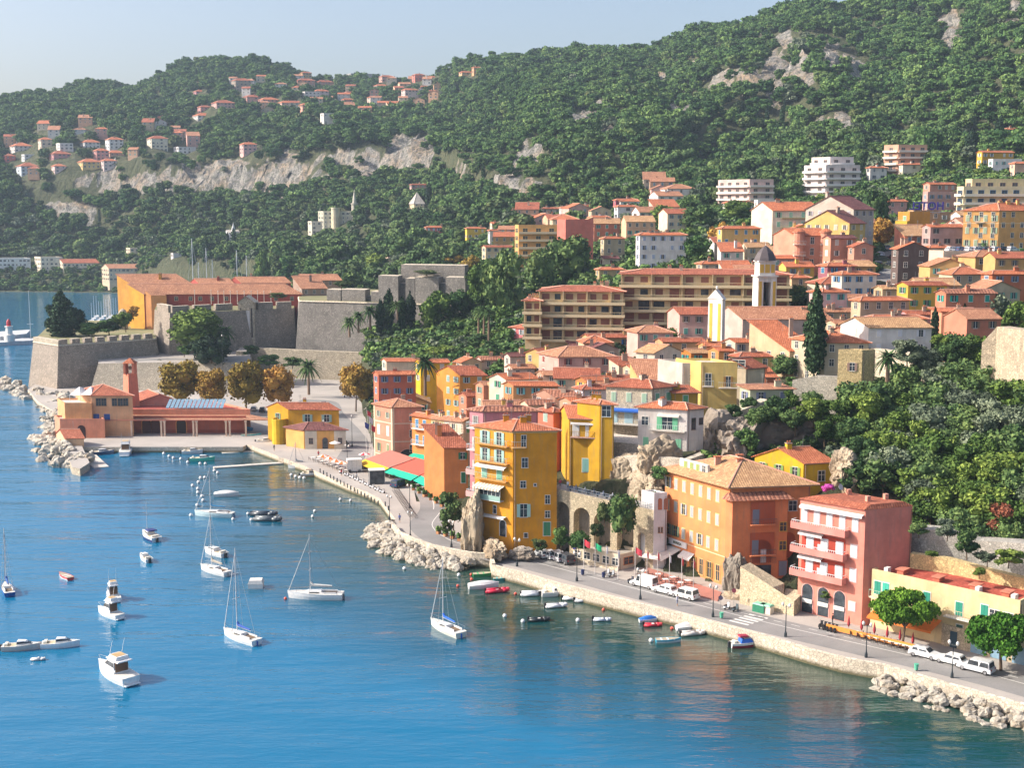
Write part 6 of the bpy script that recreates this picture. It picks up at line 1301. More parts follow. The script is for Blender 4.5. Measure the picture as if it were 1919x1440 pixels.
# ================= lighthouse pier =================
lp = MB(); lp.prism(flat([P(-60, 652, 1), P(62, 644, 1), P(66, 640, 1), P(-60, 640, 1)], 2.5), flat([P(-60, 652, 1), P(62, 644, 1), P(66, 640, 1), P(-60, 640, 1)], -4), plaster('d8dce0')); lp.prism(flat([P(0, 640, 2), P(50, 634, 2), P(58, 626, 2), P(0, 630, 2)], 4.2), flat([P(0, 640, 2), P(50, 634, 2), P(58, 626, 2), P(0, 630, 2)], 0), plaster('d8dce0'))
tag(lp.build('harbour_pier'), 'white concrete harbour mole carrying the small lighthouse', 'pier')
lc = P(18, 640, 2.5); lh = empty('lighthouse', lc, 0, 'small white lighthouse with a red lantern at the end of the mole', 'lighthouse')
l1 = MB(); l1.lathe([(2.4, 0), (2.4, 3.2), (1.6, 3.4), (1.4, 6.6), (1.9, 6.8), (1.9, 7.2)], WHITE(), 12); l1.build('tower', lh); l2 = MB(); l2.lathe([(1.0, 7.2), (1.0, 9.2), (.7, 9.9), (.1, 10.6)], paint('d03038', .5), 10); l2.build('lantern', lh)
ms_ = empty('signal_mast', P(58, 640, 2), 0, 'tall thin white signal mast at the tip of the mole', 'mast'); l3 = MB(); l3.cyl((0, 0, 0), (0, 0, 24), .18, .08, WHITE(), 6); l3.box(-1.5, -.05, 8, 1.5, .05, 8.3, WHITE()); l3.build('pole', ms_)
# ================= jetties =================
def jetty(pts, w, label, z=1.1, mat=None):
    mb = MB(); mat = mat or plaster('e4dcd0'); wallstrip(mb, [tuple(P(x, y, z).xy) for x, y in pts], w, -3, z, mat); return tag(mb.build('jetty'), label, 'jetty')
jetty([(400, 876), (470, 871), (560, 865)], 1.6, 'long low concrete jetty reaching out from the quay corner'); jetty([(416, 849), (470, 846), (545, 852)], 1.4, 'short stone jetty in front of the slipway', .9)
jetty([(268, 822), (286, 843)], 4.6, 'white floating pontoon in front of the port porch', .9, paint('f0ece4', .6)); jetty([(150, 838), (190, 876)], 3.6, 'pale concrete landing on the lee side of the breakwater', 1.0)
sw = MB(); sw.prism([tuple(P(428, 838, 1.6)), tuple(P(515, 838, 2.2)), tuple(P(520, 822, 2.25)), tuple(P(455, 822, 2.25))], [tuple(P(x, y, -2)) for x, y in ((428, 838), (515, 838), (520, 822), (455, 822))], plaster('e8dcc8')); tag(sw.build('slipway'), 'pale concrete slipway where small boats are hauled out', 'slipway')
bw_ = MB(); bw_.prism(flat([P(118, 835, 2), P(150, 832, 2), P(168, 872, 2), P(150, 884, 2), P(135, 880, 2)], 2.6), flat([P(118, 835, 2), P(150, 832, 2), P(168, 872, 2), P(150, 884, 2), P(135, 880, 2)], -3), FL, PAVE); tag(bw_.build('breakwater_walkway'), 'pale stone walkway along the top of the breakwater', 'walkway')
# ================= vegetation =================
rs = np.random.RandomState(5)
LM = {'pine': leafm('pine', (.030, .078, .022), (.082, .165, .044), (.145, .235, .062)),
      'oak': leafm('oak', (.030, .066, .022), (.078, .142, .042), (.14, .205, .06)),
      'olive': leafm('olive', (.06, .085, .05), (.12, .155, .095), (.20, .24, .16)),
      'cypress': leafm('cypress', (.010, .028, .012), (.022, .055, .022), (.045, .09, .035)),
      'lime': leafm('lime', (.04, .08, .014), (.09, .155, .028), (.155, .225, .045)),
      'autumn': leafm('autumn', (.17, .10, .018), (.33, .21, .035), (.45, .33, .06)),
      'rust': leafm('rust', (.14, .035, .025), (.30, .08, .05), (.38, .13, .08)),
      'palm': leafm('palm', (.02, .05, .012), (.06, .12, .03), (.13, .20, .06)),
      'flower': leafm('flower', (.25, .03, .15), (.5, .06, .3), (.6, .15, .4)),
      'scrub': leafm('scrub', (.03, .055, .018), (.07, .11, .035), (.14, .16, .06)),
      'umb': leafm('umb', (.02, .075, .006), (.05, .15, .012), (.11, .24, .025))}
BARK = paint('6e5a48', .95); BARKP = paint('8c7460', .95)
def quads(C, Nn, size, asp=1.0):
    n = len(C); a = np.cross(Nn, rs.normal(size=(n, 3))); a /= np.linalg.norm(a, axis=1)[:, None]+1e-9; b_ = np.cross(Nn, a)
    s = (size*rs.uniform(.6, 1.3, n))[:, None]; a = a*s; b_ = b_*s*asp
    V = np.stack([C-a-b_, C+a-b_, C+a+b_, C-a+b_], 1).reshape(-1, 3); Fi = np.arange(n*4).reshape(n, 4); return V, Fi
def crown(name, lobes, n, size, mat, jit=.85, core=True, under=.25, asp=.8):
    lobes = np.array(lobes, float); area = (lobes[:, 3]*lobes[:, 4]+lobes[:, 3]*lobes[:, 5]+lobes[:, 4]*lobes[:, 5]); pick = rs.choice(len(lobes), n, p=area/area.sum())
    d = rs.normal(size=(n, 3)); d[:, 2] = np.where((d[:, 2] < 0) & (rs.rand(n) > under), -d[:, 2], d[:, 2]); d /= np.linalg.norm(d, axis=1)[:, None]
    L = lobes[pick]; C = L[:, :3]+d*L[:, 3:6]*rs.uniform(.74, 1.16, n)[:, None]
    keep = np.ones(n, bool)
    for k, l in enumerate(lobes):
        q_ = ((C-l[:3])/l[3:6]); keep &= ~(((q_**2).sum(1) < .62) & (pick != k))
    C, d = C[keep], d[keep]; Nn = d+rs.normal(size=d.shape)*jit; Nn /= np.linalg.norm(Nn, axis=1)[:, None]
    V, Fi = quads(C, Nn, np.full(len(C), size), asp)
    verts, faces = V.tolist(), Fi.tolist()
    if core:
        mb = MB()
        for l in lobes: mb.ball(l[:3], l[3]*.8, l[4]*.8, l[5]*.78, mat, 8, 5)
        o = len(verts); verts += mb.v; faces += [tuple(i+o for i in f) for f in mb.f]
    me = bpy.data.meshes.new(name); me.from_pydata(verts, [], faces); me.materials.append(mat); me.update(); return me
def lobeset(kind, seed):
    r = random.Random(seed); L = []
    if kind == 'umb':      # unit radius, crown around z=0
        for i in range(17): a = i*2.4; q_ = .1+.72*math.sqrt(i/17); L.append((q_*math.cos(a)*.95, q_*math.sin(a)*.95, .42*(1-q_)-.2*(i % 3 == 2)+r.uniform(-.08, .08), r.uniform(.22, .34), r.uniform(.22, .34), r.uniform(.14, .24)))
    elif kind == 'round':
        for i in range(12): a = i*2.4; z = -.55+1.25*i/11; q_ = .55*math.sqrt(max(0, 1-(z*.85)**2))*r.uniform(.8, 1.1); L.append((q_*math.cos(a), q_*math.sin(a), z*.85, r.uniform(.4, .56), r.uniform(.4, .56), r.uniform(.34, .46)))
    elif kind == 'cone':
        for i in range(9): z = -1+2*i/8; q_ = .06; L.append((r.uniform(-q_, q_), r.uniform(-q_, q_), z, max(.1, .5*(1-((z+.35)/1.5)**2)*1.0), max(.1, .5*(1-((z+.35)/1.5)**2)), .3))
    elif kind == 'col':
        for i in range(8): z = -1+2*i/7; w_ = .42*math.sqrt(max(.08, 1-(abs(z))**3)); L.append((0, 0, z*.85, w_, w_, .3))
    elif kind == 'wild':
        for i in range(15): a = r.uniform(0, 6.28); z = r.uniform(-.6, .7); q_ = r.uniform(.3, .9)*math.sqrt(max(.1, 1-z*z)); L.append((q_*math.cos(a), q_*math.sin(a), z*.9, r.uniform(.26, .46), r.uniform(.26, .46), r.uniform(.2, .36)))
    return L
# crowns for single trees (unit radius, scaled on the object)
CR = {}
def cmesh(kind, mat, var, n=1500, size=.06):
    k = (kind, mat, var)
    if k not in CR: CR[k] = crown('crown', lobeset(kind, hash(kind) % 7+var*13 if 0 else var*13+len(kind)), n, size, LM[mat])
    return CR[k]
def trunk_mesh(seed, spread=.5, mat=None):
    k = ('trunk', seed, spread)
    if k in CR: return CR[k]
    r = random.Random(seed); mb = MB(); mat = mat or BARK   # unit height 1, crown base at z=1
    p = Vector((0, 0, 0)); q_ = Vector((r.uniform(-.06, .06), r.uniform(-.06, .06), .62)); mb.cyl(p, q_, .055, .038, mat, 7)
    for i in range(5):
        a = i*1.257+r.random(); e = Vector((math.cos(a)*spread, math.sin(a)*spread, r.uniform(.95, 1.25))); m_ = q_.lerp(e, .5)+Vector((0, 0, .05)); mb.cyl(q_, m_, .03, .02, mat, 5); mb.cyl(m_, e, .02, .01, mat, 5)
    CR[k] = mb.mesh('trunk'); return CR[k]
def tree(name, pos, h, rad, kind, mat, label, cat='tree', group=None, zs=None, n=1500, size=.06, crown_h=None, base=None, seed=None, spread=.5):
    """h: total height, rad: crown radius, zs: vertical half size of the crown"""
    seed = seed if seed is not None else rs.randint(0, 4); zs = zs or rad*.8
    r0 = empty(name, pos, rs.uniform(0, 6.28), label, cat, group)
    c = link('crown', cmesh(kind, mat, seed, n, size), r0); zc = h-zs*(.68 if kind == 'umb' else 1)
    c.location = (0, 0, zc); c.scale = (rad, rad, zs)
    t = link('trunk', trunk_mesh(seed, spread), r0); hb = max(.4, zc); t.scale = (max(.6, rad*.9), max(.6, rad*.9), hb)
    return r0
def hit(px, row, y0=100, y1=1700):
    Y = y0; 
    while Y < y1:
        z = zr(row, Y); x = xat(px, Y, z)
        if z <= max(ter(x, Y), ZQ if Y > 150 and ter(x, Y) > 1.5 else -9): return Vector((x, Y, z))
        Y += 1.0 if Y < 400 else 3
    return D(px, row, y1)
def ppm(Y): return F/(Y*1.02)
def T_(kind, mat, px, base, hpx, wpx, label, name='tree', cat='tree', pos=None, group=None, n=1500, size=.06, asp=None, z=None):
    p = pos or (P(px, base, z) if z is not None else (D(px, base, 449) if 630 < px < 880 and 595 < base < 660 else hit(px, base))); s = ppm(p.y); h = hpx/s; rad = wpx/s/2
    if kind in ('col', 'cone'): zs = h*.5; rr = rad*2.1; 
    elif kind == 'umb': rr = rad*.9; zs = rr*1.3
    else: zs = min(h*.47, rad*1.7) if asp is None else h*asp; rr = rad*.95
    return tree(name, p-Vector((0, 0, .3)), h+.3, rr, kind, mat, label, cat, group, zs, n, size)
def palm(px, base, hpx, wpx, label, z=None, pos=None, orange=False, group=None):
    p = pos or (P(px, base, z) if z is not None else (D(px, base, 447) if 630 < px < 880 and 595 < base < 660 else hit(px, base))); s = ppm(p.y); h = hpx/s; rad = wpx/s/2
    r0 = empty('palm_tree', p, rs.uniform(0, 6), label, 'palm tree', group)
    key = 'palmcrown'
    if key not in CR:
        vs, fs = [], []
        for i in range(46):
            a = i*2.399; up = 1.25-1.9*(i/46); L = 1.0; w_ = .085; prev = None
            for k in range(8):
                t = k/7; r_ = L*math.sin(min(1.57, t*1.35))*math.cos(up*.55) if 0 else t*math.cos(up*.6); z_ = math.sin(up)*t*.9-.75*t*t*(1.15-up*.3)*.7
                c = Vector((math.cos(a)*r_, math.sin(a)*r_, z_)); sd = Vector((-math.sin(a), math.cos(a), 0))*w_*(1.15-t)*(.4+min(1, t*4))
                dr = Vector((0, 0, -.05*(1-t)))
                if prev is not None:
                    c0, s0 = prev; o = len(vs); vs += [c0+s0+dr, c0, c0-s0+dr, c-sd+dr, c, c+sd+dr]; fs += [(o, o+1, o+4, o+5), (o+1, o+2, o+3, o+4)]
                prev = (c, sd)
        me = bpy.data.meshes.new('crown'); me.from_pydata([tuple(v) for v in vs], [], fs); me.materials.append(LM['palm']); CR[key] = me
        mb = MB(); mb.cyl((0, 0, 0), (0, 0, 1), 1.1, .75, BARKP, 8); CR['palmtrunk'] = mb.mesh('trunk')
    c = link('crown', CR[key], r0); c.location = (0, 0, h-rad*.62); c.scale = (rad, rad, rad)
    t = link('trunk', CR['palmtrunk'], r0); t.scale = (.28+rad*.03, .28+rad*.03, h-rad*.6)
    return r0
# --- named single trees
T_('round', 'lime', 371, 672, 92, 112, 'tall yellow green poplar like tree before the citadel wall', z=11, asp=.45, n=2600, size=.05)
T_('round', 'cypress', 398, 694, 62, 80, 'dark laurel bush mass at the foot of the yellow green tree', pos=D(398, 692, 440), name='laurel_tree')
palm(424, 660, 55, 44, 'dark palm against the citadel wall right of the yellow green tree', pos=D(424, 662, 450))
for i, (x, b_, h_, w_, lb) in enumerate(((340, 768, 92, 84, 'first and broadest rusty orange plane tree behind the port'), (398, 772, 82, 62, 'second rusty orange plane tree behind the port, smallest of the row'), (461, 776, 100, 78, 'third rusty orange plane tree behind the port, tallest of the row'), (521, 776, 90, 68, 'fourth plane tree behind the port, yellowest of the row'))):
    T_('round', 'autumn', x, b_, h_, w_, lb, 'plane_tree', z=3, n=2600, size=.05, asp=.44, group='autumn plane trees behind the port')
T_('round', 'autumn', 667, 770, 88, 66, 'olive yellow plane tree at the bend of the side road', 'plane_tree', z=3, n=2600, size=.05, asp=.42)
palm(579, 740, 72, 56, 'lone tall palm beside the plane trees', z=3.2)
palm(797, 742, 84, 60, 'tall slim palm between the coral and yellow houses', pos=D(797, 742, 316))
palm(1663, 715, 66, 62, 'big bright feathery palm on the terrace by the golden stone tower', pos=D(1663, 716, 233))
for a in ((1441, 487, 36, 46, 'palm in front of the yellow villa'), (1608, 505, 40, 44, 'palm below the coral gable block'), (1876, 506, 36, 44, 'palm at the right end of the car park arcade'), (1425, 376, 42, 24, 'left palm before the lowest hillside flats'), (1310, 505, 30, 40, 'palm with orange fruit stalks left of the yellow villa'),
          (655, 632, 42, 40, 'leftmost palm under the dark rampart'), (672, 624, 44, 38, 'second palm under the dark rampart'), (694, 618, 50, 44, 'third palm under the dark rampart'), (745, 600, 40, 36, 'palm squeezed between the clipped cypresses'), (868, 645, 68, 60, 'shaggy dark palm below the citadel garden'), (897, 652, 78, 30, 'skinny palm at the left of the slender trio'), (907, 652, 82, 36, 'middle and tallest palm of the slender trio'), (916, 652, 76, 28, 'short skinny palm at the right of the slender trio'),
          (900, 584, 50, 34, 'pale fan palm under the big poplars'), (786, 462, 34, 26, 'palm left of the canary yellow villa'), (802, 460, 30, 22, 'palm right of the canary yellow villa'), (1216, 400, 22, 26, 'palm on the upper slope near the raspberry villa'), (1672, 406, 46, 36, 'tall palm over the pink half hidden villa'), (1852, 366, 14, 22, 'low palm by the blue awning flats'), (1545, 330, 30, 26, 'palm before the stepped white flats')):
    palm(*a)
T_('cone', 'cypress', 1526, 684, 134, 38, 'very tall dark cypress in the middle of the old town', 'cypress_tree', 'cypress', pos=D(1526, 684, 262), n=3200, size=.045)
for a in ((1750, 652, 70, 16, 'tall thin cypress right of the white stone villa'), (1773, 628, 40, 13, 'short cypress between the two thin ones'), (1806, 618, 46, 12, 'slender cypress beside the salmon house'), (714, 626, 60, 20, 'first clipped cypress under the rampart'), (729, 622, 74, 22, 'second and tallest clipped cypress under the rampart'), (755, 624, 62, 20, 'third clipped cypress under the rampart'), (769, 616, 62, 22, 'fourth clipped cypress under the rampart'),
          (1820, 300, 52, 26, 'broad dark cypress left of the yellow classical villa'), (1874, 262, 40, 22, 'cypress left of the green shuttered white villa'), (804, 388, 42, 12, 'cypress beside the beige chapel house'), (1335, 385, 38, 12, 'column cypress left of the lowest hillside flats'), (718, 190, 18, 5, 'cypress in the hilltop village')):
    T_('col', 'cypress', a[0], a[1], a[2], a[3], a[4], 'cypress_tree', 'cypress', n=1200, size=.07)
for a in (('wild', 'oak', 945, 604, 138, 84, 'great ragged poplar tree right of the rampart'), ('round', 'oak', 1068, 535, 92, 92, 'huge round dark holm oak before the pink tower block'), ('round', 'oak', 1012, 560, 92, 66, 'dark holm oak left of the huge round one'), ('wild', 'lime', 900, 590, 100, 70, 'lighter poplar at the end of the rampart'),
          ('round', 'oak', 757, 500, 62, 64, 'dark dome shaped pine above the rampart'), ('round', 'olive', 752, 510, 34, 44, 'grey olive below the dome shaped pine'), ('round', 'lime', 706, 522, 46, 50, 'yellowish oak left of the rampart top'), ('wild', 'lime', 815, 632, 92, 74, 'pale yellow green cedar in the citadel garden'), ('round', 'pine', 862, 598, 54, 46, 'deep green round tree under the rampart end'),
          ('round', 'lime', 497, 530, 58, 38, 'oval yellow green tree behind the red barracks'), ('wild', 'pine', 543, 530, 52, 48, 'loose green pine behind the red barracks'), ('round', 'pine', 590, 524, 40, 40, 'round tree behind the citadel gate'),
          ('round', 'olive', 1862, 606, 58, 56, 'round grey green tree near the right edge of the town'), ('wild', 'lime', 1905, 640, 76, 70, 'bright green shrub tree on the ruined wall'), ('round', 'oak', 1470, 712, 46, 56, 'dark tree in the courtyard left of the tall cypress'), ('wild', 'olive', 1466, 690, 40, 56, 'light olive in the courtyard left of the tall cypress'),
          ('wild', 'pine', 1806, 545, 30, 60, 'green shrub mass under the car park arcade'), ('wild', 'pine', 1832, 475, 24, 60, 'garden shrubs behind the car park'), ('round', 'oak', 1640, 440, 84, 58, 'dark oak behind the beige gable houses'), ('round', 'autumn', 1654, 470, 60, 44, 'yellowing plane tree over the street'), ('round', 'pine', 1740, 312, 72, 56, 'tall cedar beside the salmon flats'),
          ('round', 'lime', 1245, 432, 46, 56, 'yellow green oak behind the white mansion'), ('round', 'oak', 1310, 436, 50, 66, 'dark oak right of the white mansion roof'), ('wild', 'autumn', 1346, 470, 56, 46, 'yellow brown tree left of the yellow villa'), ('round', 'lime', 1382, 420, 44, 60, 'lime green tree behind the yellow villa'), ('wild', 'pine', 1300, 498, 60, 54, 'feathery tree left of the yellow villa'), ('round', 'lime', 1251, 655, 40, 44, 'small green tree among the roofs below the balcony flats'),
          ('wild', 'autumn', 880, 520, 44, 40, 'first golden tree behind the rampart'), ('wild', 'autumn', 848, 508, 30, 44, 'second golden tree behind the rampart'), ('wild', 'autumn', 818, 505, 28, 40, 'third golden tree behind the rampart'), ('round', 'olive', 245, 678, 24, 24, 'tiny olive tree on the glacis'), ('round', 'pine', 640, 700, 40, 46, 'green shrub below the forecourt wall'), ('round', 'pine', 612, 720, 44, 60, 'hedge like tree right of the lone palm'),
          ('wild', 'lime', 1240, 480, 20, 30, 'low shrub before the white mansion'), ('round', 'oak', 1487, 580, 46, 56, 'grey green tree right of the belfry'), ('round', 'olive', 1180, 430, 30, 50, 'olive grove tree by the tall white house'), ('wild', 'pine', 1398, 860, 60, 56, 'bushy fig tree behind the palazzo roof'), ('round', 'oak', 900, 655, 30, 50, 'low dark shrub by the skinny palms'), ('wild', 'lime', 830, 672, 26, 60, 'yellow green shrub border above the long pale house')):
    T_(*a[:6], a[6], pos=None)
# citadel tip garden
for a in ((118, 632, 78, 46, 'tall dark pine at the tip of the bastion garden', 'cone', 'cypress'), (140, 634, 58, 50, 'second dark pine of the bastion garden', 'round', 'cypress'), (104, 632, 66, 36, 'feathery dark pine at the edge of the bastion', 'wild', 'cypress'), (168, 634, 30, 50, 'shrub beside the bastion pines', 'round', 'pine'), (205, 630, 34, 56, 'broad green shrub on the bastion', 'wild', 'pine'), (236, 622, 40, 40, 'bright green tree near the yellow barracks wall', 'wild', 'lime'), (250, 600, 26, 24, 'yellow climber at the barracks corner', 'wild', 'autumn')):
    T_(a[5], a[6], a[0], a[1], a[2], a[3], a[4], pos=D(a[0], a[1], 470), asp=.45)
# quay umbrella pines
for x, b_, h_, w_, lb, nm in ((1698, 1214, 122, 138, 'umbrella pine with twisted trunk over the orange awning', 'umbrella_pine'), (1884, 1256, 122, 150, 'large umbrella pine over the garages', 'umbrella_pine'), (1985, 1282, 120, 120, 'umbrella pine cut by the right edge', 'umbrella_pine')):
    T_('umb', 'umb', x-8, b_, h_, w_, lb, nm, 'umbrella pine', z=2.4, n=12000, size=.028)
# bushes on the arcade and quay
for a in ((1166, 1010, 88, 62, 'big dark green bush hanging before the fourth arch', 'round', 'oak'), (1133, 985, 44, 34, 'tuft of yellow grass in the third arch', 'round', 'scrub'), (1118, 1015, 36, 26, 'low shrub at the pier of the third arch', 'wild', 'scrub'), (1052, 1032, 46, 40, 'palm like shrub behind the parked cars', 'wild', 'pine'), (1085, 1036, 40, 46, 'dark shrub left of the pavilion', 'round', 'pine'), (850, 992, 72, 56, 'lush ivy mound left of the yellow tower', 'wild', 'oak'), (884, 965, 26, 24, 'magenta bougainvillea on the rock left of the tower', 'wild', 'flower'), (836, 1000, 26, 26, 'rusty shrub at the road bend', 'wild', 'scrub'), (1236, 905, 32, 44, 'shrub on the rock above the stair tower', 'wild', 'pine'), (1235, 940, 20, 30, 'dark tuft below the white house', 'wild', 'oak'), (1550, 925, 20, 26, 'magenta bougainvillea behind the pink building', 'wild', 'flower'), (1012, 1034, 26, 34, 'agaves at the foot of the tower', 'wild', 'scrub'), (1548, 1125, 16, 22, 'yucca on the ramp wall', 'wild', 'palm')):
    Yd = {1166: 209, 1133: 211, 1118: 212, 1052: 213, 1085: 212, 850: 232, 884: 226, 836: 233, 1236: 214, 1235: 213, 1550: 190, 1012: 216, 1548: 184}[a[0]]
    T_(a[5], a[6], a[0], a[1], a[2], a[3], a[4], 'shrub', 'shrub', pos=D(a[0], a[1], Yd), asp=.48)
# dense wood on the slope at the right, one by one
kinds = (('round', 'oak', 'dark green'), ('wild', 'olive', 'grey green'), ('round', 'olive', 'silvery'), ('wild', 'lime', 'light green'), ('wild', 'oak', 'deep green'))
def wood(x, b_, w_, k, rust=False):
    kd, mt, cn = kinds[k]; mt = 'rust' if rust else mt; cn = 'rusty red' if rust else cn
    where = 'high on the slope under the villa gardens' if b_ < 760 else ('in the middle of the dense slope' if b_ < 900 else 'low on the slope above the retaining wall')
    side = 'above the cliff by the yellow cottage' if x < 1600 else ('behind the pink building' if x < 1760 else 'towards the right edge')
    T_(kd, mt, x, b_, w_*.95, w_, f'{cn} broad tree {side}, {where}', 'holm_oak' if mt == 'oak' else 'olive_tree' if mt == 'olive' else 'tree', 'tree', group='trees of the steep slope', n=2600, size=.05)
rw = random.Random(11)
for j, b_ in enumerate(range(690, 1030, 24)):
    for i in range(8):
        x = 1610+i*46+(j % 2)*23+rw.uniform(-12, 12)
        if b_ < 720 and x < 1770: continue
        if b_ < 770 and x < 1690: continue
        if b_ > 950 and x < 1720: continue
        if b_ > 985 and x < 1800 and x > 1745: continue
        if b_ > 930 and x < 1650: continue
        w_ = rw.uniform(62, 96); k = rw.choice((0, 0, 1, 2, 3, 4)) if not (880 < b_ < 1000 and 1740 < x < 1880) else 3
        wood(x, b_+12, w_, k)
for x, b_, w_ in ((1664, 800, 46), (1722, 905, 66), (1868, 1012, 80), (1770, 700, 30)): wood(x, b_, w_, 1, True)
for x, b_, w_, k in ((1420, 810, 56, 4), (1455, 800, 60, 0), (1490, 815, 54, 4), (1525, 805, 64, 3), (1560, 810, 66, 3), (1590, 800, 56, 4), (1545, 835, 52, 3), (1580, 838, 48, 0), (1480, 772, 44, 3), (1520, 775, 44, 0), (1375, 790, 36, 4), (1400, 775, 34, 4)):
    T_(kinds[k][0], kinds[k][1], x, b_, w_*.95, w_, f'{kinds[k][2]} tree hanging over the shaded cliff behind the yellow cottage', 'tree', 'tree', pos=D(x, b_, 218+(840-b_)*.25), group='trees over the shaded cliff', n=2600, size=.05)
for x, b_, w_, k in ((1700, 668, 60, 1), (1735, 690, 66, 2), (1780, 672, 70, 0), (1810, 662, 60, 4), (1765, 640, 40, 3), (1828, 640, 36, 3)): T_(kinds[k][0], kinds[k][1], x, b_, w_*.9, w_, f'{kinds[k][2]} garden tree beside the thin cypresses', 'tree', 'tree', pos=D(x, b_+20, 246), group='garden trees by the thin cypresses', n=2200)

for x, b_, h_, w_, mt in ((300, 690, 16, 30, 'scrub'), (345, 668, 22, 34, 'pine'), (470, 668, 22, 30, 'oak'), (505, 690, 26, 40, 'pine'), (548, 690, 22, 36, 'oak'), (520, 560, 12, 36, 'scrub'), (640, 540, 14, 40, 'scrub'), (800, 516, 10, 60, 'scrub'), (700, 655, 16, 44, 'olive'), (742, 652, 14, 40, 'scrub'), (790, 655, 16, 40, 'pine'), (850, 655, 20, 44, 'oak')):
    T_('wild', mt, x, b_, h_, w_, f'low {({"scrub": "dry", "pine": "green", "oak": "dark", "olive": "grey"})[mt]} bush growing by the citadel walls', 'shrub', 'shrub', pos=D(x, b_, 462 if b_ < 600 else 446), asp=.5, group='bushes by the citadel walls')
# --- woods of the hills and scrub, spread as instances
def protos(name, spec):
    c = bpy.data.collections.new(name)
    for i, (kind, mat, seed, n, size, sc) in enumerate(spec):
        me = crown('crown', [tuple(v*s_ for v, s_ in zip(l, (sc[0], sc[1], sc[2], sc[0], sc[1], sc[2]))) for l in lobeset(kind, seed)], n, size, LM[mat], .7)
        o = bpy.data.objects.new(f'{name}_{i}', me); c.objects.link(o)
    return c
def scatter(name, pts, scl, idx, rot, coll, label=None):
    me = bpy.data.meshes.new(name); me.from_pydata([tuple(p) for p in pts], [], [])
    for nm_, tp, dt in (('scl', 'FLOAT', scl.astype(np.float32)), ('rot', 'FLOAT', rot.astype(np.float32)), ('idx', 'INT', idx.astype(np.int32))):
        a = me.attributes.new(nm_, tp, 'POINT'); a.data.foreach_set('value', dt)
    o = link(name, me); ng = bpy.data.node_groups.new(name, 'GeometryNodeTree')
    ng.interface.new_socket('Geometry', in_out='INPUT', socket_type='NodeSocketGeometry'); ng.interface.new_socket('Geometry', in_out='OUTPUT', socket_type='NodeSocketGeometry')
    gi, go = ng.nodes.new('NodeGroupInput'), ng.nodes.new('NodeGroupOutput'); ip = ng.nodes.new('GeometryNodeInstanceOnPoints'); ci = ng.nodes.new('GeometryNodeCollectionInfo')
    ci.inputs['Collection'].default_value = coll; ci.inputs['Separate Children'].default_value = True; ci.inputs['Reset Children'].default_value = True
    def at_(nm_, tp): a = ng.nodes.new('GeometryNodeInputNamedAttribute'); a.data_type = tp; a.inputs['Name'].default_value = nm_; return a.outputs['Attribute']
    cx = ng.nodes.new('ShaderNodeCombineXYZ'); L = ng.links.new
    L(gi.outputs[0], ip.inputs['Points']); L(ci.outputs[0], ip.inputs['Instance']); ip.inputs['Pick Instance'].default_value = True
    L(at_('idx', 'INT'), ip.inputs['Instance Index']); L(at_('rot', 'FLOAT'), cx.inputs[2]); L(cx.outputs[0], ip.inputs['Rotation'])
    L(at_('scl', 'FLOAT'), ip.inputs['Scale']); L(ip.outputs[0], go.inputs[0])
    md = o.modifiers.new('spread', 'NODES'); md.node_group = ng; o['kind'] = 'stuff'; return o
# footprints that stay clear
FT = []
for o in bpy.data.objects:
    if o.type == 'EMPTY' and o.parent is None and any(c.name.startswith('wall') for c in o.children):
        w_ = next(c for c in o.children if c.name.startswith('wall')); M_ = o.matrix_basis; co = [M_ @ Vector(v.co) for v in list(w_.data.vertices)[:24]]
        xs = [c.x for c in co]; ys_ = [c.y for c in co]; FT.append((min(xs), max(xs), min(ys_), max(ys_)))
FT = np.array(FT)
def clear(x, y, side, front, back=2):
    """no tree in or just in front of a house"""
    ok = np.ones(len(x), bool); u = x/y
    for a, b_, c, d in FT:
        yc = (c+d)/2; ok &= ~((u > (a-side)/yc) & (u < (b_+side)/yc) & (y > c-front) & (y < d+back))
    return ok
def sample(y0, y1, sp, pmin=-260, pmax=2180):
    X, Y = [], []; y = y0
    while y < y1:
        n = int((pmax-pmin)/F*y/sp)+1; px = np.linspace(pmin, pmax, n)+rs.uniform(-.5, .5, n)*sp/y*F; yy = y+rs.uniform(-.5, .5, n)*sp
        X.append((px-960)/F*yy); Y.append(yy); y += sp*.92
    X = np.concatenate(X); Y = np.concatenate(Y); return X, Y, ter_arr(X/Y*F+960, Y)
FO = protos('forest_kind', [('umb', 'pine', 1, 700, .46, (6.4, 6.4, 6.0)), ('round', 'pine', 2, 620, .48, (5.0, 5.4, 4.4)), ('wild', 'pine', 3, 620, .48, (5.2, 5.2, 4.6)), ('round', 'oak', 4, 560, .5, (5.0, 5.0, 4.4)), ('wild', 'oak', 5, 560, .5, (5.0, 4.8, 4.2)), ('round', 'scrub', 6, 380, .55, (4.2, 4.2, 3.4)), ('wild', 'olive', 7, 380, .55, (4.2, 4.2, 3.4)), ('col', 'cypress', 8, 300, .5, (3.2, 3.2, 7))])
X, Y, Z = sample(600, 1660, 8.0)
RMk = rockmask(X, Y, Z); ix = X/Y*F+960; low = np.where(ix < 860, np.interp(ix, KX, [KN[k][3][0] for k in KX])+18, np.interp(ix, KX, [KN[k][7][0] for k in KX])-30)
ok = (Z > 4) & ~((RMk > .22) & (rs.rand(len(X)) < .93)) & clear(X, Y, 2.0, 24) & (Y > np.minimum(low, 1200)) & ~((ix < 200) & (Y < 1024)) & ~((ix < 345) & (Y < 1008))
X, Y, Z = X[ok], Y[ok], Z[ok]; hgt = Z; hi = np.clip((Y-np.interp(X/Y*F+960, KX, [KN[k][7][0] for k in KX]))/260, 0, 1)
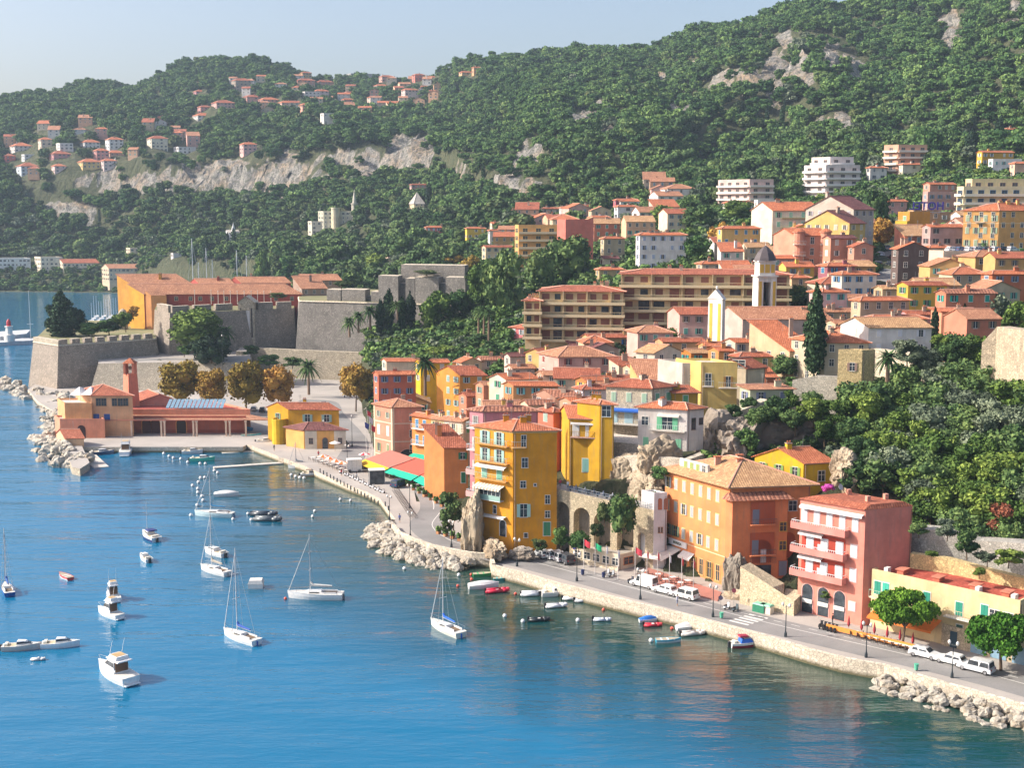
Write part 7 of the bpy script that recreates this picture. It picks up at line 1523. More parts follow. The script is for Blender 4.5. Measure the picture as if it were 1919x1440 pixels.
r_ = rs.rand(len(X)); pt_ = np.sin(X*.021+1)+np.sin(Y*.017)+np.sin((X+Y)*.04); r2 = rs.rand(len(X))
idx = np.where(r_ < .12+.72*hi, np.where(r2 < .4, 0, np.where(r2 < .7, 1, 2)), np.where(r2 < .45, 3, np.where(r2 < .75, 4, np.where(r2 < .88, 5, np.where(r2 < .97, 6, 7)))))
scl = .42+.95*rs.beta(2, 2.2, len(X)); big = rs.rand(len(X)) < .10; scl[big] *= 1.35
forest = scatter('forest', np.stack([X, Y, Z+scl*2.6+rs.uniform(0, 3.6, len(X))], 1), scl, idx, rs.uniform(0, 6.28, len(X)), FO)
SC = protos('scrub_kind', [('wild', 'scrub', 1, 260, .22, (1.5, 1.5, 1.1)), ('round', 'oak', 2, 260, .22, (1.7, 1.7, 1.4)), ('wild', 'olive', 3, 260, .2, (1.5, 1.5, 1.2)), ('wild', 'pine', 4, 260, .22, (1.9, 1.8, 1.7)), ('round', 'lime', 5, 240, .2, (1.4, 1.4, 1.1))])
X, Y, Z = sample(165, 700, 3.1, -100, 2100)
ix = X/Y*F+960; sl = np.abs(ter_arr(ix, Y+2)-ter_arr(ix, Y-2))/4
k3 = np.interp(ix, KX, [KN[k][3][0] for k in KX])
ok = (Z > 3.3) & (Y > k3+1.5) & clear(X, Y, .6, 3.5, 1) & (rs.rand(len(X)) < .8) & ~((ix > 60) & (ix < 690) & (Y < 600))
ok &= ~((np.abs(X-7) < 1) & (Y < 100))
ca = np.array([[A0.x, A0.y], [B0.x, B0.y]]); ok &= ~((X > A0.x-2) & (X < B0.x+3) & (Y > 206) & (Y < 230))
dst = ~((ix > 1640) & (ix < 1690) & (Y > 300) & (Y < 470)); ok &= dst
X, Y, Z = X[ok], Y[ok], Z[ok]
scatter('undergrowth', np.stack([X, Y, Z+.3], 1), rs.uniform(.6, 1.6, len(X))*np.clip(Y/300, .8, 1.5), rs.randint(0, 5, len(X)), rs.uniform(0, 6.28, len(X)), SC)
# medium trees filling the gardens between the upper houses
X, Y, Z = sample(380, 720, 9.5, -100, 2100); ix = X/Y*F+960
k7 = np.interp(ix, KX, [KN[k][7][0] for k in KX])
ok = (Z > 14) & clear(X, Y, 1.0, 16) & (ix > 830) & (rs.rand(len(X)) < .62) & ~((ix > 1635) & (ix < 1695) & (Y < 480)) & (Y < k7+20)
X, Y, Z = X[ok], Y[ok], Z[ok]
GA = protos('garden_kind', [('round', 'oak', 11, 700, .26, (3.2, 3.2, 2.8)), ('wild', 'pine', 12, 700, .26, (3.2, 3.2, 2.8)), ('wild', 'olive', 13, 700, .24, (3.0, 3.0, 2.4)), ('round', 'lime', 14, 700, .24, (3.0, 3.0, 2.8)), ('wild', 'scrub', 15, 600, .22, (2.6, 2.6, 2.2))])
scatter('garden_woods', np.stack([X, Y, Z+1.8], 1), rs.uniform(.6, 1.3, len(X)), rs.randint(0, 5, len(X)), rs.uniform(0, 6.28, len(X)), GA)
print('FOREST', len(forest.data.vertices), 'SCRUB', len(bpy.data.objects['undergrowth'].data.vertices), 'GARD', len(X))
X, Y, Z = sample(985, 1066, 4.2, -40, 420); ok = (Z > 1.5) & (rs.rand(len(X)) < .8); X, Y, Z = X[ok], Y[ok], Z[ok]
scatter('shore_scrub', np.stack([X, Y, Z+.8], 1), rs.uniform(1.0, 2.6, len(X)), rs.randint(0, 5, len(X)), rs.uniform(0, 6.28, len(X)), SC)
for x, b_, h_, w_, k in ((1722, 1006, 26, 40, 0), (1775, 1012, 40, 46, 2), (1812, 1046, 56, 52, 0), (1850, 1060, 30, 44, 1), (1890, 1062, 36, 60, 3), (1745, 1046, 14, 24, 3), (1835, 1082, 18, 30, 3)):
    T_('wild', kinds[k][1], x, b_, h_, w_, f'{kinds[k][2]} bush hanging over the high retaining wall', 'shrub', 'shrub', pos=D(x, b_, 176-(x-1722)*.03), asp=.5, group='bushes over the retaining wall')
# ================= rocks =================
def rockmesh(seed, rough=.5, sub=3):
    import bmesh
    bm = bmesh.new(); bmesh.ops.create_icosphere(bm, subdivisions=sub, radius=1)
    for v in bm.verts:
        n1 = noise.fractal(v.co*1.1+Vector((seed*7, 0, 0)), .8, 2.1, 3 if sub < 4 else 6); c = noise.cell(v.co*1.6+Vector((seed, 3, 1)))
        v.co *= 1+rough*n1+.16*c+(.10*noise.fractal(v.co*4.5+Vector((seed, 1, 2)), .9, 2.2, 4) if sub > 3 else 0); v.co = Vector([math.copysign(abs(a)**.8, a) for a in v.co])
    me = bpy.data.meshes.new('boulder'); bm.to_mesh(me); bm.free(); return me
BR = rockm('boulder_rock', (.47, .43, .36), (.17, .15, .12))
RK = [rockmesh(i) for i in range(7)]
for m_ in RK: m_.materials.append(BR)
def boulders(pts, n, w0, w1, smin, smax, label, group, zt=2.0, side=1):
    L = [0]
    for a, b_ in zip(pts, pts[1:]): L.append(L[-1]+(b_-a).length)
    for i in range(n):
        s_ = (i+rs.rand())/n*L[-1]; k = max(j for j in range(len(L)) if L[j] <= s_); k = min(k, len(pts)-2); t = (s_-L[k])/(L[k+1]-L[k]); p = pts[k].lerp(pts[k+1], t); d = (pts[k+1]-pts[k]); d.z = 0; d.normalize(); nn = Vector((-d.y, d.x, 0))*side
        f = rs.rand(); q_ = p+nn*(w0+(w1-w0)*f); sz = rs.uniform(smin, smax)
        o = link('boulder', RK[i % 7], None, (q_.x, q_.y, WL+(1-f)*-.15+f*(zt-WL)-.1)); o.scale = (sz*rs.uniform(.8, 1.3), sz*rs.uniform(.8, 1.2), sz*rs.uniform(.6, .9)); o.rotation_euler = (rs.uniform(-.4, .4), rs.uniform(-.4, .4), rs.uniform(0, 6.28)); tag(o, label, 'boulder', group)
off = lambda pts, d: [Vector((x, y, 0)) for x, y in offset([(p.x, p.y) for p in pts], d)]
boulders(off(EW[7:14], -5.2), 120, 0, 5.0, .6, 1.1, 'pale boulder of the rock bank below the bend of the quay road', 'boulders at the road bend', 2.2)
boulders(off(EW[25:30], -4.0), 90, 0, 3.9, .5, .95, 'pale boulder of the rock bank at the right end of the sea wall', 'boulders at the right sea wall', 1.9)
boulders([P(x, y, 0) for x, y in [(66, 752), (82, 775), (80, 812), (62, 832), (66, 858), (90, 880), (130, 886), (172, 878)]], 120, 0, 8.5, .9, 1.7, 'cream coloured boulder of the harbour breakwater', 'boulders of the breakwater', 3.2)
boulders([P(x, y, 0) for x, y in [(-15, 725), (15, 738), (45, 752), (70, 756)]], 26, 0, 7, 1.1, 2.2, 'dark sea rock at the foot of the citadel bastion', 'rocks under the bastion', 2.4)
def crag(label, px, row, Y, sx, sy, sz, seed, mat=None, rough=.45, name='rock_outcrop'):
    me = rockmesh(seed, rough, 5); me.materials.append(mat or ROCKN); p = D(px, row, Y); o = link(name, me, None, p); o.scale = (sx, sy, sz); o.rotation_euler = (0, 0, seed); return tag(o, label, 'rock outcrop')
WR = rockm('warm_rock', (.42, .34, .24), (.13, .11, .085))
crag('cream rock buttress left of the yellow tower', 885, 1000, 222, 2.0, 2.4, 6.5, 3, WR); crag('pale rocks under the yellow tower entrance', 925, 1032, 217.5, 3.6, 1.5, 1.7, 5, WR); crag('shady rocks at the right foot of the yellow tower', 978, 1038, 216.5, 2.2, 1.6, 1.1, 6)
crag('grey brown rock fang at the corner of the palazzo', 1378, 1098, 198.5, 1.9, 1.7, 4.8, 9, rockm('fang_rock', (.25, .22, .18), (.10, .09, .08))); crag('low rock behind the scooters by the palazzo', 1385, 1140, 194, 3.4, 2, 2.6, 12, WR); crag('lower left rock step before the palazzo terrace', 1345, 1128, 199, 2.0, 1.6, 1.8, 14, WR)
crag('honey coloured crag under the wooden balcony by the yellow house', 1172, 905, 226, 3.0, 3, 4.6, 17, WR); crag('pale crag below the white house', 1232, 880, 222, 4.0, 3, 5.0, 19, WR); crag('bright rock slope above the upper road', 1205, 925, 219, 4.0, 2, 3.5, 21, WR)
DR = rockm('shade_rock', (.24, .20, .16), (.09, .08, .07))  # shade of the overhanging trees is put into this rock colour
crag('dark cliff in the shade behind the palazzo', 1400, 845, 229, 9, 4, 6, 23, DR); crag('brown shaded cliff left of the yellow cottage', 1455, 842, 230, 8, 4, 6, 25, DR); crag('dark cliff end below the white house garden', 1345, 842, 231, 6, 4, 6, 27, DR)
crag('bright limestone knob right of the yellow cottage', 1585, 885, 203, 2.2, 2.2, 3.2, 29, WR); crag('pale cliff at the right edge below the trees', 1895, 1078, 182, 8, 4, 4.5, 31, WR)
# ================= boats =================
HW = paint('f6f6f4', .25)
def hull(mb, L, B, H, mat, mdeck, bow=.0, keel=.25, stripe=None):
    """bow towards +x, waterline z = 0"""
    n = 11; secs = []
    for i in range(n):
        t = i/(n-1); x = -L/2+L*t; w_ = B/2*(1-max(0, (t-.35)/.65)**2.1)*(.86+.14*min(1, t/.3)); w_ = max(w_, .02); sh_ = H*(1+.28*t*t)
        secs.append((x, w_, sh_))
    rows = []
    for x, w_, s_ in secs:
        ov = .0 if x < L*.3 else (x-L*.3)*.12
        rows.append([(x+ov, w_, s_), (x+ov*.6, w_*.97, s_*.55), (x, w_*.82, 0), (x, 0, -keel), (x, -w_*.82, 0), (x+ov*.6, -w_*.97, s_*.55), (x+ov, -w_, s_)])
    for a, b_ in zip(rows, rows[1:]):
        for k in range(6): mb.face([a[k], b_[k], b_[k+1], a[k+1]][::-1], stripe if stripe and k in (1, 4) else mat)
    mb.face(rows[0], mat); 
    for a, b_ in zip(rows, rows[1:]): mb.face([a[6], b_[6], b_[0], a[0]], mdeck)
    for s_ in (0, 6):   # rail
        for a, b_ in zip(rows, rows[1:]): mb.cyl(a[s_], b_[s_], .04, .04, mat, 4, False)
    return secs
def taper(mb, x0, x1, w0, w1, z0, z1, mat, rake=.3, rk2=.05):
    mb.prism([(x0+rk2, -w0*.85, z1), (x1-rake, -w1*.85, z1), (x1-rake, w1*.85, z1), (x0+rk2, w0*.85, z1)], [(x0, -w0, z0), (x1, -w1, z0), (x1, w1, z0), (x0, w0, z0)], mat)
def boat(kind, px, py, L, hd, label, col='f6f6f4', col2=None, cat=None, mast=None, group=None, B=None):
    p = P(px, py, WL); r0 = empty({'sail': 'sailboat', 'rib': 'inflatable_dinghy', 'cruiser': 'motor_yacht', 'cabin': 'cabin_boat', 'open': 'rowing_boat', 'cover': 'covered_boat'}[kind], p, R(hd), label, cat or {'sail': 'sailboat', 'rib': 'dinghy', 'cruiser': 'motor yacht', 'cabin': 'motorboat', 'open': 'small boat', 'cover': 'covered boat'}[kind], group)
    m_ = paint(col, .3); dk = paint('e8e4da', .5); gl = glassy(); wd = paint('a87850', .6)
    if kind == 'rib':
        B = B or L*.4; tb_ = MB(); rr = .22*L/3.6+.05
        pts = [(-L/2, B/2-rr, rr), (L*.15, B/2-rr, rr), (L*.36, B*.3-rr*.4, rr*1.15), (L/2-rr, 0, rr*1.35), (L*.36, -B*.3+rr*.4, rr*1.15), (L*.15, -B/2+rr, rr), (-L/2, -B/2+rr, rr)]
        for a, b_ in zip(pts, pts[1:]): tb_.cyl(a, b_, rr, rr, m_, 8)
        for a in pts: tb_.ball(a, rr, rr, rr, m_, 8, 5)
        tb_.build('tube', r0, True); f = MB(); f.box(-L*.45, -B/2+rr, .05, L*.25, B/2-rr, .22, paint(col2 or 'b8b8b8', .7)); f.box(-L*.1, -B/2+rr, .22, L*.02, B/2-rr, .42, paint('e4e4e0', .5)); f.build('floor', r0)
        if L > 2.6: o = MB(); o.box(-L/2-.35, -.17, -.2, -L/2-.02, .17, .75, paint('2c2e34', .4)); o.build('outboard_motor', r0)
        return r0
    B = B or {'sail': L*.30, 'cruiser': L*.34, 'cabin': L*.36, 'open': L*.36, 'cover': L*.36}[kind]; H = {'sail': .085*L+.2, 'cruiser': .12*L+.1, 'cabin': .11*L+.15, 'open': .10*L+.12, 'cover': .11*L+.12}[kind]
    hb = MB(); hull(hb, L, B, H, m_, dk if kind != 'open' else paint('b4a890', .8), stripe=paint(col2, .4) if col2 and kind in ('cabin', 'open') else None); hb.build('hull', r0)
    if kind == 'sail':
        c = MB(); taper(c, -L*.12, L*.22, B*.30, B*.16, H, H+.42, HW, .6); c.box(-L*.08, -B*.29, H+.12, L*.10, -B*.26, H+.28, gl); c.box(-L*.08, B*.26, H+.12, L*.10, B*.29, H+.28, gl); c.build('cabin', r0)
        k = MB(); k.box(-L*.38, -B*.28, H+.02, -L*.13, B*.28, H+.05, paint('7c6650', .8)); k.box(-L*.39, -B*.33, H, -L*.12, -B*.28, H+.3, HW); k.box(-L*.39, B*.28, H, -L*.12, B*.33, H+.3, HW); k.build('cockpit', r0)
        mh = mast or L*1.25; mm = MB(); mm.cyl((L*.10, 0, H), (L*.10, 0, mh), .085, .06, paint('d8d8d8', .4), 6)
        for f_ in (.45, .72): mm.box(L*.10-.03, -B*.3, mh*f_, L*.10+.03, B*.3, mh*f_+.05, paint('d8d8d8', .4))
        mm.build('mast', r0)
        b_ = MB(); b_.cyl((L*.09, 0, H+1.1), (-L*.32, 0, H+1.0), .06, .05, paint('c8c8c8', .4), 6); b_.cyl((L*.085, 0, H+1.75), (L*.05, 0, H+1.3), .15, .2, paint(col2 or 'e8e4dc', .8), 7); b_.cyl((L*.05, 0, H+1.3), (-L*.30, 0, H+1.15), .2, .12, paint(col2 or 'e8e4dc', .8), 7); b_.build('boom', r0)
        rg = MB(); st = paint('9c9ca0', .4); rg.cyl((L*.5, 0, H*1.3), (L*.10, 0, mh*.95), .07, .05, paint('e8e6e0' if not col2 else 'd0d4d8', .6), 5)
        for q_ in ((-L*.48, 0, H), (L*.08, B*.45, H), (L*.08, -B*.45, H)): rg.cyl(q_, (L*.10, 0, mh*.97), .022, .022, st, 3)
        for s_ in (-1, 1):
            for x in (-.42, -.2, .1, .34): w_ = B/2*(1-max(0, (x+.5-.35)/.65)**2.1)*.95; rg.cyl((L*x, s_*w_, H), (L*x, s_*w_, H+.6), .02, .02, st, 3)
            rg.cyl((-L*.45, s_*B*.45, H+.6), (L*.1, s_*B*.45, H+.62), .02, .02, st, 3); rg.cyl((L*.1, s_*B*.45, H+.62), (L*.52, 0, H*1.3+.6), .02, .02, st, 3)
        rg.build('rigging', r0)
        rd_ = MB(); rd_.box(-L*.53, -.04, -.5, -L*.49, .04, H*.8, paint(col2 or '909090', .4)); rd_.build('rudder', r0)
    elif kind == 'cruiser':
        c = MB(); taper(c, -L*.22, L*.30, B*.40, B*.22, H, H+.55, HW, .9); taper(c, -L*.20, L*.12, B*.38, B*.32, H+.5, H+1.7, HW, .7, .1); c.build('cabin', r0)
        w_ = MB(); taper(w_, -L*.19, L*.105, B*.385, B*.328, H+.85, H+1.5, gl, .62, .1); w_.box(-L*.225, -B*.3, H+.2, -L*.20, B*.3, H+1.45, paint('6c4c34', .4)); w_.box(L*.02, -B*.36, H+.15, L*.2, -B*.33, H+.35, gl); w_.build('window', r0)
        f = MB(); taper(f, -L*.34, L*.06, B*.40, B*.34, H+1.72, H+1.86, HW, .2); taper(f, -L*.26, L*.02, B*.34, B*.28, H+1.86, H+2.3, HW, .3); f.box(-L*.22, -B*.25, H+2.3, -L*.04, B*.25, H+2.33, paint('c8a878', .7)); f.build('flybridge', r0)
        s_ = MB(); s_.box(-L*.56, -B*.36, .15, -L*.49, B*.36, .28, HW); s_.build('swim_platform', r0)
        r2 = MB(); 
        for q_ in (-1, 1): r2.cyl((L*.05, q_*B*.45, H+.75), (L*.5, q_*.05, H*1.3+.6), .025, .025, paint('d0d0d0', .3), 3); r2.cyl((-L*.05, q_*B*.3, H+2.3), (-L*.15, q_*B*.3, H+4.4), .03, .02, HW, 4)
        r2.build('rail', r0)
    elif kind == 'cabin':
        c = MB(); taper(c, -L*.10, L*.28, B*.34, B*.18, H, H+.62, HW, .7); c.build('cabin', r0); w_ = MB(); taper(w_, -L*.09, L*.27, B*.345, B*.186, H+.28, H+.52, gl, .64); w_.build('window', r0)
        k = MB(); k.box(-L*.42, -B*.32, H+.01, -L*.12, B*.32, H+.04, paint('c8b898', .8)); k.box(-L*.42, -B*.3, H+.03, -L*.34, B*.3, H+.32, paint('f0ead8', .6)); k.build('cockpit', r0)
        if col2: t_ = MB(); taper(t_, -L*.24, L*.08, B*.38, B*.30, H+.85, H+1.05, paint(col2, .8), .3); [t_.cyl((x, y, H), (x, y, H+.87), .025, .025, paint('c0c0c0', .3), 4) for x in (-L*.22, L*.04) for y in (-B*.3, B*.3)]; t_.build('canopy', r0)
        o = MB(); o.box(-L/2-.4, -.2, -.2, -L/2-.02, .2, .85, paint('303238', .4)); o.build('outboard_motor', r0)
    elif kind == 'open':
        s_ = MB(); wd2 = paint(col2 or 'b09070', .7)
        for x in (-.28, -.02, .22): s_.box(L*x-.12, -B*.4, H*.92, L*x+.12, B*.4, H+.04, wd2)
        s_.build('thwart', r0)
    elif kind == 'cover':
        t_ = MB(); cm_ = paint(col2 or 'f4f2ee', .8); n = 9; pr_ = []
        for i in range(n):
            t = i/(n-1); x = -L/2+L*t*.98; w_ = B/2*(1-max(0, (t-.35)/.65)**2.1)*1.02; zz = H*(1+.28*t*t); pk = .55*math.sin(math.pi*min(1, t*.9+.08)); pr_.append([(x, -w_, zz-.05), (x, -w_*.5, zz+pk*.7), (x, 0, zz+pk), (x, w_*.5, zz+pk*.7), (x, w_, zz-.05)])
        for a, b_ in zip(pr_, pr_[1:]):
            for k in range(4): t_.face([a[k], b_[k], b_[k+1], a[k+1]][::-1], cm_)
        t_.face(pr_[0], cm_); t_.build('tarpaulin', r0)
    return r0
boat('cruiser', 216, 1270, 8.6, 135, 'largest white motor yacht with flybridge and radio masts at the lower left')
boat('sail', 451, 1200, 7.4, 140, 'white sailboat with a blue sail cover and open bow seen from behind', col2='2c58b0', mast=13.5)
boat('sail', 592, 1122, 8.8, 176, 'white sailboat lying broadside with a bare mast', mast=10.5, col2=None); boat('sail', 836, 1184, 7.6, 128, 'cream hulled sailboat with bright blue sail cover near the reflections', 'f0eee0', '1c68d0', mast=11)
boat('sail', 14, 1110, 6.5, 118, 'blue hulled sailboat cut by the left edge', '2060a8', '2858a0', mast=10.5); boat('sail', 402, 1074, 7.0, 142, 'white ketch like sailboat with grey cover moored below a cabin cruiser', 'f4f2ee', 'b8b0a0', mast=10.5)
boat('sail', 402, 968, 8.2, 170, 'turquoise striped sailboat in the outer moorings', 'd8ecec', '3888b8', mast=10.0); boat('sail', 558, 878, 4.6, 175, 'small grey sail dinghy moored by the jetty', 'd8dce0', '9098a0', mast=6.5)
boat('cabin', 403, 1040, 5.8, 140, 'white pilot house boat above the grey covered sailboat', group=None); b_ = boat('cabin', 281, 1010, 6.6, 128, 'white cabin cruiser with a navy blue roof canopy and thin mast', col2='283878')
mm = MB(); mm.cyl((1.2, 0, .6), (1.2, 0, 7.5), .06, .04, paint('d8d8d8', .4), 5); mm.build('mast', b_)
boat('cabin', 272, 1050, 4.6, 125, 'small white cabin boat with ochre deck beneath the navy canopy cruiser'); boat('open', 122, 1084, 4.0, 135, 'red and white open boat alone at the left', 'e04848', 'f4f4f4')
boat('cruiser', 211, 1122, 5.6, 118, 'white cruiser with a dark green tarp moored in the left group'); boat('cruiser', 205, 1155, 5.8, 140, 'white cruiser with a wooden door just below the green tarp one')
boat('cabin', 40, 1218, 5.2, 8, 'beige hulled day boat with a low cabin at the left edge', 'd8ccc4'); boat('cabin', 113, 1213, 5.2, 8, 'white day boat with a small windscreen right of the beige one', 'f4f6f8')
boat('rib', 73, 1238, 1.9, 10, 'tiny grey tender with a yellow buoy below the day boats', 'dcdcdc'); boat('cover', 424, 930, 5.2, 5, 'white boat wrapped in a white tarpaulin in the outer moorings')
boat('rib', 497, 966, 5.4, -6, 'dark grey inflatable boat behind another one', '4c5660'); boat('rib', 504, 976, 5.6, -6, 'grey inflatable boat with a black bow in the front of the pair', '70787c', 'c8c8c8')
boat('cabin', 360, 850, 5.2, 15, 'white motorboat with a red topped console near the port', col2=None); boat('cabin', 379, 864, 6.0, 8, 'mint green hulled motorboat moored beside the buoys', '58d8c0')
w_ = boat('cruiser', 237, 850, 9.0, 100, 'white and blue workboat with a wheelhouse at the port pontoon', 'e8ecf0', cat='workboat'); boat('cabin', 190, 852, 6.0, 20, 'low dark blue boat moored against the breakwater landing', '405878')
boat('rib', 208, 846, 6.0, 95, 'grey inflatable moored between the landing and the workboat', '60686c')
boat('rib', 545, 858, 4.6, 160, 'white inflatable at the root of the jetty', 'f0f0f0'); boat('cabin', 583, 893, 5.0, 8, 'small pale fishing boat with a brown deck under the quay corner', 'e0e4e8', 'c8b098'); boat('rib', 643, 906, 2.6, 160, 'little red dinghy moored to the curved quay', 'e04040')
boat('open', 471, 826, 5.2, 12, 'turquoise and white rowing boat hauled out on the slipway', '50d0d0', 'd8f0f0').location.z = 1.9; boat('cover', 458, 818, 4.6, 12, 'blue covered boat hauled out behind the turquoise one', '3890c8', '2898d0').location.z = 2.3
boat('cabin', 497, 838, 4.6, 5, 'small grey and white boat parked at the top of the slipway', 'd8dce0').location.z = 1.9
boat('open', 907, 1080, 3.8, 10, 'empty bright green rowing boat close to the sea wall', '30985c', '50b070'); boat('cover', 906, 1102, 5.0, 12, 'white boat under a smooth white cover near the sea wall'); boat('rib', 934, 1110, 4.0, 14, 'crimson inflatable dinghy with an outboard', 'd82848')
boat('open', 940, 1088, 2.8, 8, 'small teal rowing boat behind the crimson dinghy', '208890', '60b0b0'); boat('rib', 957, 1082, 3.2, 10, 'grey white inflatable tied to the sea wall beside the teal boat', 'e0e0e4'); boat('open', 984, 1088, 2.9, 12, 'bright orange rowing boat against the sea wall', 'f05820', 'f0e0d0')
boat('rib', 1003, 1116, 4.4, 8, 'long white inflatable boat at the left of the row by the wall', 'f0f2f4'); boat('cabin', 1042, 1116, 5.0, 14, 'white sports boat with a windscreen between the white inflatables'); boat('rib', 1044, 1138, 3.5, 14, 'white inflatable with black engine in front of the sports boat', 'f4f4f6')
boat('rib', 1073, 1124, 3.0, 6, 'small pale inflatable right of the sports boat', 'f0f0f0'); boat('rib', 1097, 1128, 3.2, 8, 'light grey inflatable right of the small pale one', 'c8ccd0'); boat('rib', 1121, 1125, 2.4, -10, 'tiny white dinghy tied to the wall at the end of the row', 'ececec')
boat('rib', 1012, 1164, 3.2, 8, 'black inflatable dinghy floating in the green water', '2c3438', '404448'); boat('rib', 1130, 1164, 2.7, 2, 'lonely grey white dinghy right of the black one', 'd0d8e4', '88a0b8')
boat('cover', 1216, 1166, 3.0, 8, 'small boat under a flat blue cover', 'e8eef4', '2878d0'); boat('rib', 1225, 1174, 2.8, 8, 'red and white inflatable touching the blue covered boat', 'e03848', 'f0d0d0')
boat('cover', 1290, 1180, 3.8, 12, 'white covered motorboat with black engine by the wall', 'f4f4f4'); boat('rib', 1300, 1190, 3.8, 14, 'brown and white inflatable in front of the white covered motorboat', 'e4dcd4', 'a87860'); boat('rib', 1330, 1172, 1.8, -20, 'dark dinghy squeezed under the sea wall', '3c4044')
boat('open', 1252, 1204, 3.6, 5, 'turquoise bottomed rowing boat with a white rim', '48b8d8', 'e8f0f0'); b_ = boat('cabin', 1398, 1212, 4.6, 10, 'white sports boat with a bright blue cover and a red stripe', 'f6f6f6', 'a83048')
t_ = MB(); taper(t_, -1.0, 1.0, .75, .6, .7, 1.25, paint('2c70d8', .8), .5, .2); t_.build('cover', b_)
fl = empty('raft', P(480, 1101, WL), R(4), 'white box like bathing raft with a canvas lid', 'raft'); m_ = MB(); m_.box(-1.2, -1.0, -.2, 1.2, 1.0, .75, WHITE()); m_.build('float', fl); m_ = MB(); taper(m_, -1.25, 1.25, 1.05, 1.05, .75, 1.35, paint('e8e4dc', .8), .25, .25); m_.build('lid', fl)
# masts of the far harbour
for i, (x, b_, h_) in enumerate(((365, 520, 70), (391, 522, 54), (448, 518, 46), (466, 518, 36), (402, 520, 30), (376, 520, 25))):
    p = D(x, b_, 640); p.z = WL; r0 = empty('moored_yacht', p, R(170), f'tall yacht mast rising behind the citadel, {["tallest, leftmost", "second tallest", "third, further right", "rightmost", "short one right of the second", "shortest, beside the tallest"][i]}', 'yacht')
    hb = MB(); hull(hb, 14, 3.6, 1.5, HW, HW); hb.build('hull', r0); mm = MB(); top_ = zr(b_-h_, 640); mm.cyl((1, 0, 1), (1, 0, top_), .22, .14, paint('e8e8ec', .4), 6); mm.cyl((7, 0, 1.5), (1, 0, top_-1), .05, .05, paint('c8c8cc', .4), 4); mm.cyl((-7, 0, 1.5), (1, 0, top_-1), .05, .05, paint('c8c8cc', .4), 4); mm.build('mast', r0)
for i in range(12):
    p = P(172+i*4.6, 604-(i % 3)*4, WL); r0 = empty('moored_sailboat', p, R(100), 'small white sailboat packed in the marina behind the citadel tip', 'sailboat', 'sailboats of the marina'); hb = MB(); hull(hb, 8, 2.6, 1.1, HW, HW); hb.build('hull', r0); mm = MB(); mm.cyl((.5, 0, 1), (.5, 0, 11+(i*7 % 4)), .12, .08, paint('e8e8ec', .4), 5); mm.build('mast', r0)
# buoys
by = MB(); by.ball((0, 0, .18), .34, .34, .34, paint('f4f4f2', .4), 10, 7); by.cyl((0, 0, .45), (0, 0, .62), .07, .07, paint('888888', .5), 5); bym = by.mesh('buoy', True); by2 = MB(); by2.ball((0, 0, .15), .26, .26, .26, paint('e86048', .4), 10, 7); by2.cyl((0, 0, .35), (0, 0, .5), .06, .06, paint('888888', .5), 5); bym2 = by2.mesh('buoy', True)
for i, (x, y) in enumerate(((307,852),(317,857),(325,860),(331,841),(339,862),(352,868),(375,871),(385,871),(376,898),(384,897),(372,906),(361,912),(371,918),(371,925),(379,932),(381,940),(370,949),(408,888),(402,884),(546,892),(554,895),(562,897),(570,898),(358,968),(437,975),(465,965),(471,976),(586,970),(590,960),(638,938),(657,940),(758,1068),(946,1157),(980,1167),(1083,1165),(1220,1203),(860,1080))):
    o = link('buoy', bym, None, P(x, y, WL)); s_ = 1.15 if i < 24 else 1; o.scale = (s_,)*3; tag(o, 'round white mooring buoy bobbing on the water', 'buoy', 'white mooring buoys')
for x, y in ((884,1088),(858,1100),(966,1115),(1131,1145),(1259,1180),(883,1079),(535,1124)): tag(link('buoy', bym2, None, P(x, y, WL)), 'small orange red mooring buoy', 'buoy', 'orange mooring buoys')
